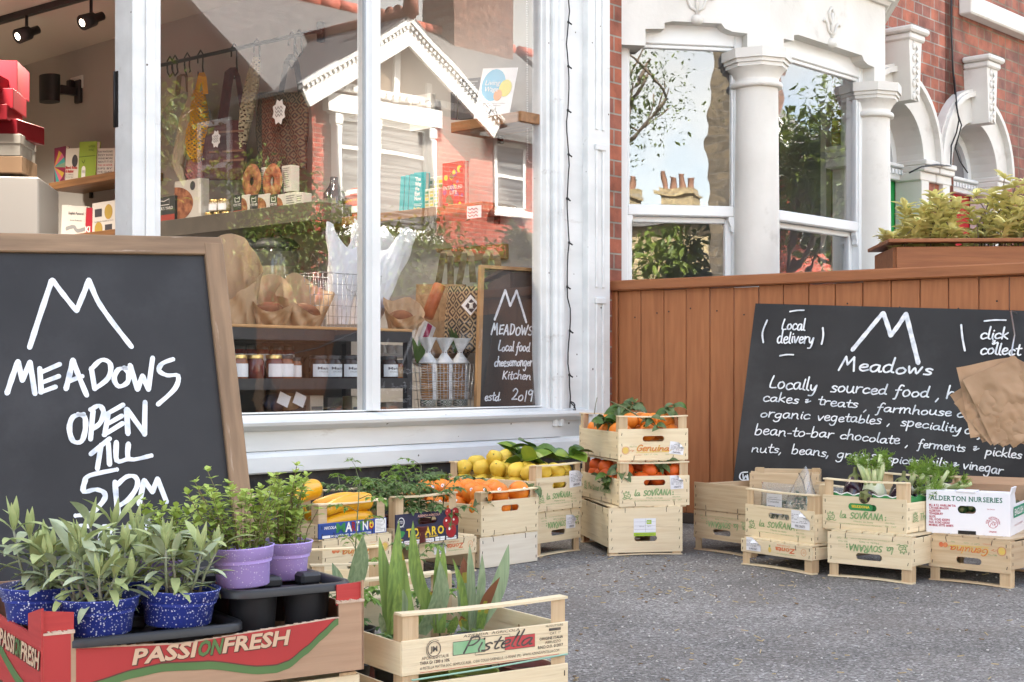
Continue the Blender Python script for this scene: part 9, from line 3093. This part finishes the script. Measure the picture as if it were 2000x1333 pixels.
m=MB(); m.box(0, rl_, 0.031, 0.429, zm_-0.02, zm_-0.006); m.box(0, rl_, 0.005, 0.45, zb_-0.02, zb_); m.build('shelf_plate', mat('dark_shelf_plate', (0.03, 0.032, 0.036), rough=0.35), rk)
for x in (0.0, rl_-0.03):
 for y in (0.003, 0.427):
  m=MB(); m.box(x, x+0.03, y, y+0.03, 0.08, zt_-0.013); m.build('leg', BLACKM, rk)
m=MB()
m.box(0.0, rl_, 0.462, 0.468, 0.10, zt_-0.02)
m.build('shade_panel', BLACKM, rk)  # added dark sheet that paints the shade behind the shelves
m=MB()
for i in range(24):
 x=rl_*0.3+i*0.02
 m.tube([(x, 0.45, zm_), (x+0.12, 0.45, zm_+0.1)], 0.0015, 4); m.tube([(x+0.12, 0.45, zm_), (x, 0.45, zm_+0.1)], 0.0015, 4)
m.build('lattice_back', IRON, rk)
def rkpt(px_, py_, w_):
 s_, z_=fpx(px_, py_, w_); return fw(s_, w_, z_)
CLID=mat('dark_jar_lid', (0.03, 0.03, 0.032), rough=0.35)
JAM=mat('dark_red_jam', (0.10, 0.012, 0.010), rough=0.08, spec=0.6)
AMB=mat('amber_jam', (0.20, 0.055, 0.012), rough=0.08, spec=0.6)
PALEL=mat('pale_blue_label', (0.62, 0.68, 0.72), rough=0.6)
KRL=mat('kraft_label', (0.34, 0.24, 0.14), rough=0.7)
zsh=zm_-0.006
def rjar(lab, px_, w_, r, h, mt, lidm, group, z=None,**k):
 s_=fpx(px_, 735, w_)[0]
 return jar(lab, fw(s_, w_, z if z is not None else zsh), r, h, mt, lidm, group, yaw=TH,**k)
for i, px_ in enumerate((622, 649, 682, 706, 759)):
 rjar('dark chutney jar with a large handwritten pale label on the rack', px_, 0.27, 0.042, 0.104, mat('dark_chutney', (0.03, 0.015, 0.012), rough=0.1), CLID, 'pale labelled chutney jars on the rack', print_='Many', lblm=PALEL)
rjar('kraft labelled jar at the end of the chutney row', 777, 0.28, 0.030, 0.088, AMB, CLID, None, lblm=KRL)
for i, px_ in enumerate((466, 498, 535, 556)):
 rjar(('gold lidded jam jar closest in to the sandwich board', 'wide dark jam jar second on the rack', 'amber jar with a white label third on the rack', 'amber jar with a white label fourth on the rack')[i], px_, 0.27, 0.038, 0.104, (AMB, JAM, JAM, AMB)[i], (GOLD, GOLD, GOLD, CLID)[i], None, label_w=(i!=1))
rjar('slim jar with a tall white label on the rack', 577, 0.29, 0.026, 0.095, AMB, CLID, None)
for i, px_ in enumerate((468, 486, 512, 540, 560)):
 rjar('dark jar with a white label in the rear row of the rack', px_, 0.42, 0.034, 0.10, JAM, CLID, 'white labelled jars in the rear row', z=zsh+0.045)
rjar('brown jar in the rear row behind the chutneys', 690, 0.40, 0.034, 0.11, AMB, CLID, None, lblm=KRL)
rjar('brown jar with kraft label in the rear row behind the chutneys', 700, 0.46, 0.034, 0.11, JAM, CLID, None, lblm=KRL)
t=thing('egg_carton', 'grey moulded egg carton at the end of the rack', 'egg carton', rkpt(715, 700, 0.42), TH)
m=MB()
for i in range(5): m.lathe([(0.032, 0), (0.030, 0.02), (0.022, 0.04), (0.001, 0.044)], 12, c=(0.03+i*0.055, 0, 0.02))
m.bbox(-0.005, 0.29,-0.035, 0.035, 0, 0.024, 0.004); m.build('pulp', mat('grey_pulp', (0.33, 0.31, 0.28), rough=0.9), t)
for i, (a, b, h, c, lab) in enumerate(((606, 632, 0.085, (0.52, 0.50, 0.42), 'cream small carton on the bottom plate of the rack'), (640, 670, 0.075, (0.05, 0.045, 0.042), 'dark small carton on the bottom plate of the rack'), (688, 712, 0.080, (0.50, 0.46, 0.36), 'pale carton beside the mullion on the bottom plate'), (755, 790, 0.05, (0.30, 0.27, 0.23), 'low grey carton at the end of the bottom plate'), (570, 598, 0.045, (0.035, 0.035, 0.04), 'low black carton on the bottom plate of the rack'))):
 s0, s1=fpx(a, 800, 0.30)[0], fpx(b, 800, 0.30)[0]
 t=thing('small_carton', lab, 'carton', fw(s0, 0.30, zb_), TH)
 m=MB(); m.bbox(0, s1-s0, 0, 0.07, 0, h+0.045, 0.002); cc=m.build('carton', mat('carton_%d'%i, c, rough=0.6), t)
 m=MB()
 for k in range(4): rect(m, 0.01, (s1-s0)*(0.8-0.1*(k%2)), 0.015+0.014*k, 0.019+0.014*k, 0)
 rect(m, 0.006, (s1-s0)-0.006, h*0.82, h*0.98, 0); m.build('carton_print', TXT, cc)
for i, (px_, lab) in enumerate(((535, 'dark bundle with a white tag on the bottom plate'), (566, 'tan bundle with a white tag on the bottom plate'))):
 t=thing('wrapped_bundle', lab, 'bundle', rkpt(px_, 800, 0.32), TH)
 m=MB(); m.sphere((0, 0, 0.03), 0.05, 14, 9, sc=(1.1, 0.7, 0.8)); m.build('cloth', (mat('navy_cloth', (0.02, 0.03, 0.06), rough=0.9), mat('tan_cloth', (0.26, 0.18, 0.10), rough=0.9))[i], t)
 m=MB(); m.box(-0.03, 0.03,-0.045,-0.044, 0.02, 0.07, T=Rot(0.4, 4, 'Y')); m.build('tag', PAPER, t)
LOAF=mat('bread_crust', (0.22, 0.085, 0.035), (0.10, 0.035, 0.016), rough=0.8, scale=14, bump=1.0, bscale=22, dirt=((0.46, 0.30, 0.16), 14, 0.56, 0.72))
KBAG=mat('light_kraft_bag', (0.50, 0.355, 0.22), (0.42, 0.29, 0.17), rough=0.75, scale=6, bump=0.5, bscale=13)
def breadbag(label, pxc, pyb, w_, W_, H_, yaw, lean, seed):
 rnd=random.Random(seed)
 s_, _=fpx(pxc, pyb, w_)
 t=thing('bread_bag', label, 'loaf in a bag', fw(s_, w_, zt_+0.002), TH+yaw)
 m=MB(); m.sphere((0, 0, 0), 0.5, 20, 12, sc=(W_*0.80, W_*0.62, W_*0.5))
 m.v=[(x+0.02, y+0.02, z+W_*0.24) for x, y, z in m.v]
 m.build('loaf', LOAF, t)
 m=MB()
 ph_=[rnd.uniform(0, 6.3) for _ in range(4)]
 def fn(u, v):
  a=2*PI*u
  open_=0.75+0.5*v+0.12*sin(2*a+ph_[0])*v
  x=cos(a)*W_*0.52*open_; y=sin(a)*W_*0.40*open_
  back=0.5+0.5*sin(a+0.3)                     # far side stands up, near side folds down
  z=H_*v*(0.30+0.75*back)+0.02*sin(3*a+ph_[1])*v
  k=0.010*sin(7*a+ph_[2]+v*4)+0.006*sin(13*a+ph_[3]-v*9)
  return Vector((x+k+lean*z, y+k, max(z, 0)))
 m.grid(fn, 44, 9, closeu=True)
 m.build('paper', KBAG, t)
breadbag('dark loaf standing in the tallest brown paper bag beside the sandwich board', 458, 634, 0.40, 0.22, 0.36,-0.3,-0.15, 1)
breadbag('crusty loaf in a brown paper bag second from the sandwich board', 528, 634, 0.36, 0.21, 0.21, 0.2, 0.05, 2)
breadbag('crusty loaf in a torn brown paper bag in front of the white bags', 592, 636, 0.34, 0.21, 0.21, 0.1, 0.1, 3)
breadbag('loaf in an open brown paper bag at the end of the rack', 786, 640, 0.36, 0.19, 0.15, 0.3, 0.15, 4)
WBAG=mat('white_crumpled_paper', (0.74, 0.75, 0.78), (0.66, 0.67, 0.71), rough=0.75, scale=5, bump=0.8, bscale=11)
def whitebag(label, pb, pt, r0, r1, w_, seed):
 rnd=random.Random(seed)
 a=rkpt(*pb, w_); b=rkpt(*pt, w_+0.03)
 t=thing('baguette_bag', label, 'paper bag', a, TH)
 Mi=(Trn(a) @ RF).inverted(); q=Mi @ b
 ph_=[rnd.uniform(0, 6.3) for _ in range(5)]
 m=MB()
 def fn(u, v):
  an=2*PI*u
  r=r0+(r1-r0)*v
  fl=v**3
  k=1+0.10*sin(3*an+ph_[0]+v*3)+0.12*sin(5*an+ph_[1]+v*7)*(0.3+v)+0.05*sin(11*an+ph_[2]-v*13)
  z=q.z*v+0.06*fl*sin(2*an+ph_[3])
  return Vector((q.x*v+cos(an)*r*k*1.15, q.y*v+sin(an)*r*k*(0.75-0.3*fl), z))
 m.grid(fn, 40, 18, closeu=True); m.build('paper', WBAG, t)
whitebag('tall white paper bag standing in the wire basket before the mullion', (660, 634), (676, 462), 0.045, 0.085, 0.42, 1)
whitebag('white paper bag leaning beside the mullion in the wire basket', (700, 634), (708, 455), 0.04, 0.055, 0.46, 2)
whitebag('white paper bag with a billowing mouth past the mullion', (716, 634), (772, 468), 0.05, 0.095, 0.50, 3)
def wire_basket(label, c, lx, ly, h, nx, ny, nz, yaw, taper=0.85):
 t=thing('wire_basket', label, 'wire basket', c, yaw)
 m=MB()
 def pt(u, v, z):
  k=taper+(1-taper)*z/h
  return Vector(((u-0.5)*lx*k, (v-0.5)*ly*k, z))
 for k in range(nz+1):
  z=h*k/nz
  m.tube([pt(0, 0, z), pt(1, 0, z), pt(1, 1, z), pt(0, 1, z)], 0.0022 if k==nz else 0.0014, 5, closed=True)
 for i in range(nx+1):
  u=i/nx
  m.tube([pt(u, 0, h), pt(u, 0, 0), pt(u, 1, 0), pt(u, 1, h)], 0.0014, 4)
 for j in range(1, ny):
  v=j/ny
  m.tube([pt(0, v, h), pt(0, v, 0), pt(1, v, 0), pt(1, v, h)], 0.0014, 4)
 m.build('wire_mesh', STEEL, t)
 hd=MB(); hd.tube([pt(0.36, 0, h) , pt(0.40, 0, h*0.72)+Vector((0,-0.004, 0)), pt(0.5, 0, h*0.66)+Vector((0,-0.006, 0)), pt(0.60, 0, h*0.72)+Vector((0,-0.004, 0)), pt(0.64, 0, h)], 0.002, 5); hd.build('handle', STEEL, t)
c_=rkpt(648, 634, 0.46)
wire_basket('tall wire basket holding white paper bags on the rack', fw(fpx(652, 634, 0.44)[0], 0.44, zt_+0.004), 0.34, 0.26, 0.235, 12, 8, 5, TH)
pg=thing('peg_rail', 'short oak peg rail for the jute bags on the side wall', 'peg rail', wl(862, 515, 0.03), RW)
wd_=(wl(862, 500, 0.03)-wl(986, 500, 0.03)).dot(N); hh_=0.075
m=MB(); m.bbox(0, wd_, 0, 0.03, 0, hh_, 0.003); m.build('board', OAK, pg)
for x in (0.1, 0.45, 0.8):
 m=MB(); m.tube([(wd_*x, 0, hh_*0.7), (wd_*x,-0.07, hh_*0.8)], 0.011, 8); m.build('peg', OAK, pg)
JUTE=mat('natural_jute', (0.26, 0.17, 0.095), (0.19, 0.12, 0.065), rough=0.95, scale=60, bump=0.6, bscale=160)
STRP=mat('striped_webbing', (0.22, 0.16, 0.10), (0.12, 0.085, 0.055), rough=0.9, scale=30)
hangbag('jute_bag', 'plain jute shopping bag on the peg rail', [(556, 814, 872), (600, 814, 876), (690, 818, 880), (700, 822, 876)], 0.16, JUTE, 0.05, [[(856, 556), (866, 495), (872, 488)], [(880, 556), (880, 500), (874, 488)]], STRP)
hangbag('jute_bag', 'jute bag with webbing straps between the plain and the patterned one', [(556, 860, 910), (600, 860, 912), (690, 864, 914), (700, 868, 910)], 0.20, JUTE, 0.04, [[(896, 556), (908, 495), (914, 487)], [(924, 552), (920, 500), (914, 487)]], STRP)
hangbag('jute_bag', 'diamond patterned jute bag behind the small chalkboard', [(560, 874, 945), (620, 872, 950), (680, 872, 950), (690, 876, 945)], 0.26, DIAM, 0.04, [[(940, 556), (950, 500), (958, 486)], [(978, 556), (970, 500), (960, 486)]], STRP)
t, w, h=wallthing('swing_tag', 'white diamond shaped swing tag with a black square on the patterned bag', 'tag', 904, 934, 580, 614, 0.34)
m=MB(); m.add([(w*0.5, 0,-h*0.1), (w*1.1, 0, h*0.5), (w*0.5, 0, h*1.1), (-w*0.1, 0, h*0.5)], [(0, 1, 2, 3)]); c=m.build('card', PAPER, t)
m=MB(); m.add([(w*0.56,-0.001, h*0.06), (w*0.96,-0.001, h*0.46), (w*0.56,-0.001, h*0.86), (w*0.16,-0.001, h*0.46)], [(0, 1, 2, 3)], 0)
m.sphere((w*0.56,-0.002, h*0.46), w*0.12, 10, 6, 1, sc=(1, 0.05, 1.2))
for i in range(4):
 a=PI/4+i*PI/2; m.tube([(w*0.56,-0.002, h*0.46), (w*0.56+w*0.22*cos(a),-0.002, h*0.46+w*0.22*sin(a))], 0.003, 4, 1)
m.build('emblem', [DG, WHT], c)
a, b=rkpt(842, 600, 0.44), rkpt(857, 562, 0.44)
t=thing('paper_roll', 'orange patterned cracker tube leaning behind the bread', 'paper tube', a, 0)
m=MB(); m.tube([Vector((0, 0, 0))-(b-a)*0.5, (b-a)*1.1], 0.030, 16); m.build('tube', mat('orange_roll', (0.42, 0.10, 0.03), (0.50, 0.16, 0.06), rough=0.5, scale=20), t)
a, b=rkpt(818, 690, 0.42), rkpt(834, 640, 0.42)
t=thing('magenta_packet', 'slanting white packet with a magenta band behind the biscuit basket', 'packet', a, TH)
m=MB(); m.bbox(-0.03, 0.05, 0, 0.03,-0.05, 0.16, 0.003, T=Rot(0.45, 4, 'Y')); m.build('packet', mat('packet_white', (0.62, 0.60, 0.58), rough=0.5), t)
m=MB(); m.box(-0.01, 0.022,-0.0015,-0.0005,-0.045, 0.155, T=Rot(0.45, 4, 'Y')); m.build('band', mat('magenta_band', (0.35, 0.015, 0.08), rough=0.5), t)
wire_basket('wire basket of biscuit bags standing beside the small chalkboard', fw(fpx(868, 795, 0.22)[0], 0.22, 0.565), 0.27, 0.17, 0.205, 11, 6, 5, TH, 0.86)
BISC=mat('oat_biscuit', (0.40, 0.20, 0.07), (0.26, 0.12, 0.04), rough=0.85, scale=40)
CHECK=diamondmat('green_check_film', (0.03, 0.07, 0.04), (0.60, 0.62, 0.58), 0.012)
for i, px_ in enumerate((836, 868, 899)):
 s_=fpx(px_, 790, 0.22)[0]
 t=thing('biscuit_bag', ('tied bag of oat biscuits beside the rack', 'tied bag of oat biscuits in the middle of the basket', 'tied bag of oat biscuits beside the small chalkboard')[i], 'biscuit bag', fw(s_, 0.22, 0.570), TH)
 m=MB()
 for k in range(15): m.lathe([(0.001, 0), (0.030, 0.001), (0.032, 0.005), (0.030, 0.009), (0.001, 0.010)], 16, c=(random.uniform(-.002, .002), random.uniform(-.002, .002), 0.03+k*0.0115))
 m.build('biscuit_pattern', BISC, t)
 m=MB(); m.lathe([(0.030, 0.002), (0.036, 0.006), (0.036, 0.035)], 20); m.build('check_film', CHECK, t)
 m=MB(); m.grid(lambda u, v: Vector((0.0365*cos(-PI/2-0.15+u*1.55), 0.0365*sin(-PI/2-0.15+u*1.55), 0.035+0.17*v)), 8, 2); lb=m.build('label', mat('white_film_label', (0.66, 0.68, 0.70), rough=0.5), t)
 m=MB()
 for k in range(14):
  m.add([Vector((0.037*cos(a), 0.037*sin(a), z)) for z in (0.045+k*0.010, 0.048+k*0.010) for a in (-PI/2+0.1,-PI/2+0.6,-PI/2+1.1)], [(0, 1, 4, 3), (1, 2, 5, 4)])
 m.build('label_print', TXT, lb)
 m=MB()
 def tw(u, v):
  a=2*PI*u
  r=0.0365*(1-v/0.42)+0.008 if v<0.42 else 0.008+(v-0.42)*0.055
  k=1+0.18*sin(5*a+i)*(1 if v>0.35 else v)
  return Vector((r*k*cos(a)+0.02*max(0, v-0.42)*(i-0.6), r*k*sin(a), 0.205+0.115*v))
 m.grid(tw, 24, 14, closeu=True); m.build('tied_top', mat('white_film', (0.62, 0.65, 0.66), (0.50, 0.53, 0.54), rough=0.35, scale=16), t)
 m=MB(); m.tube([(0.010*cos(a), 0.010*sin(a), 0.253) for a in [k*PI/4 for k in range(8)]], 0.002, 4, closed=True); m.build('tie', mat('brown_string', (0.14, 0.05, 0.03), rough=0.8), t)
for i, (px_, py_) in enumerate(((888, 650), (815, 672))):
 t=thing('bay_leaf_spray', ('green leaf spray standing behind the biscuit bags', 'green leaf spray between the rack and the biscuit basket')[i], 'leaves', rkpt(px_, py_+40, 0.34), TH)
 m=MB()
 for k in range(4): m.leaf((0, 0, 0), Vector((random.uniform(-.3, .5), random.uniform(-.2, .2), 1)), Vector((0,-1, 0.2)), 0.13, 0.035, 0.3, 0.12)
 m.build('leaves', CLEAF, t)
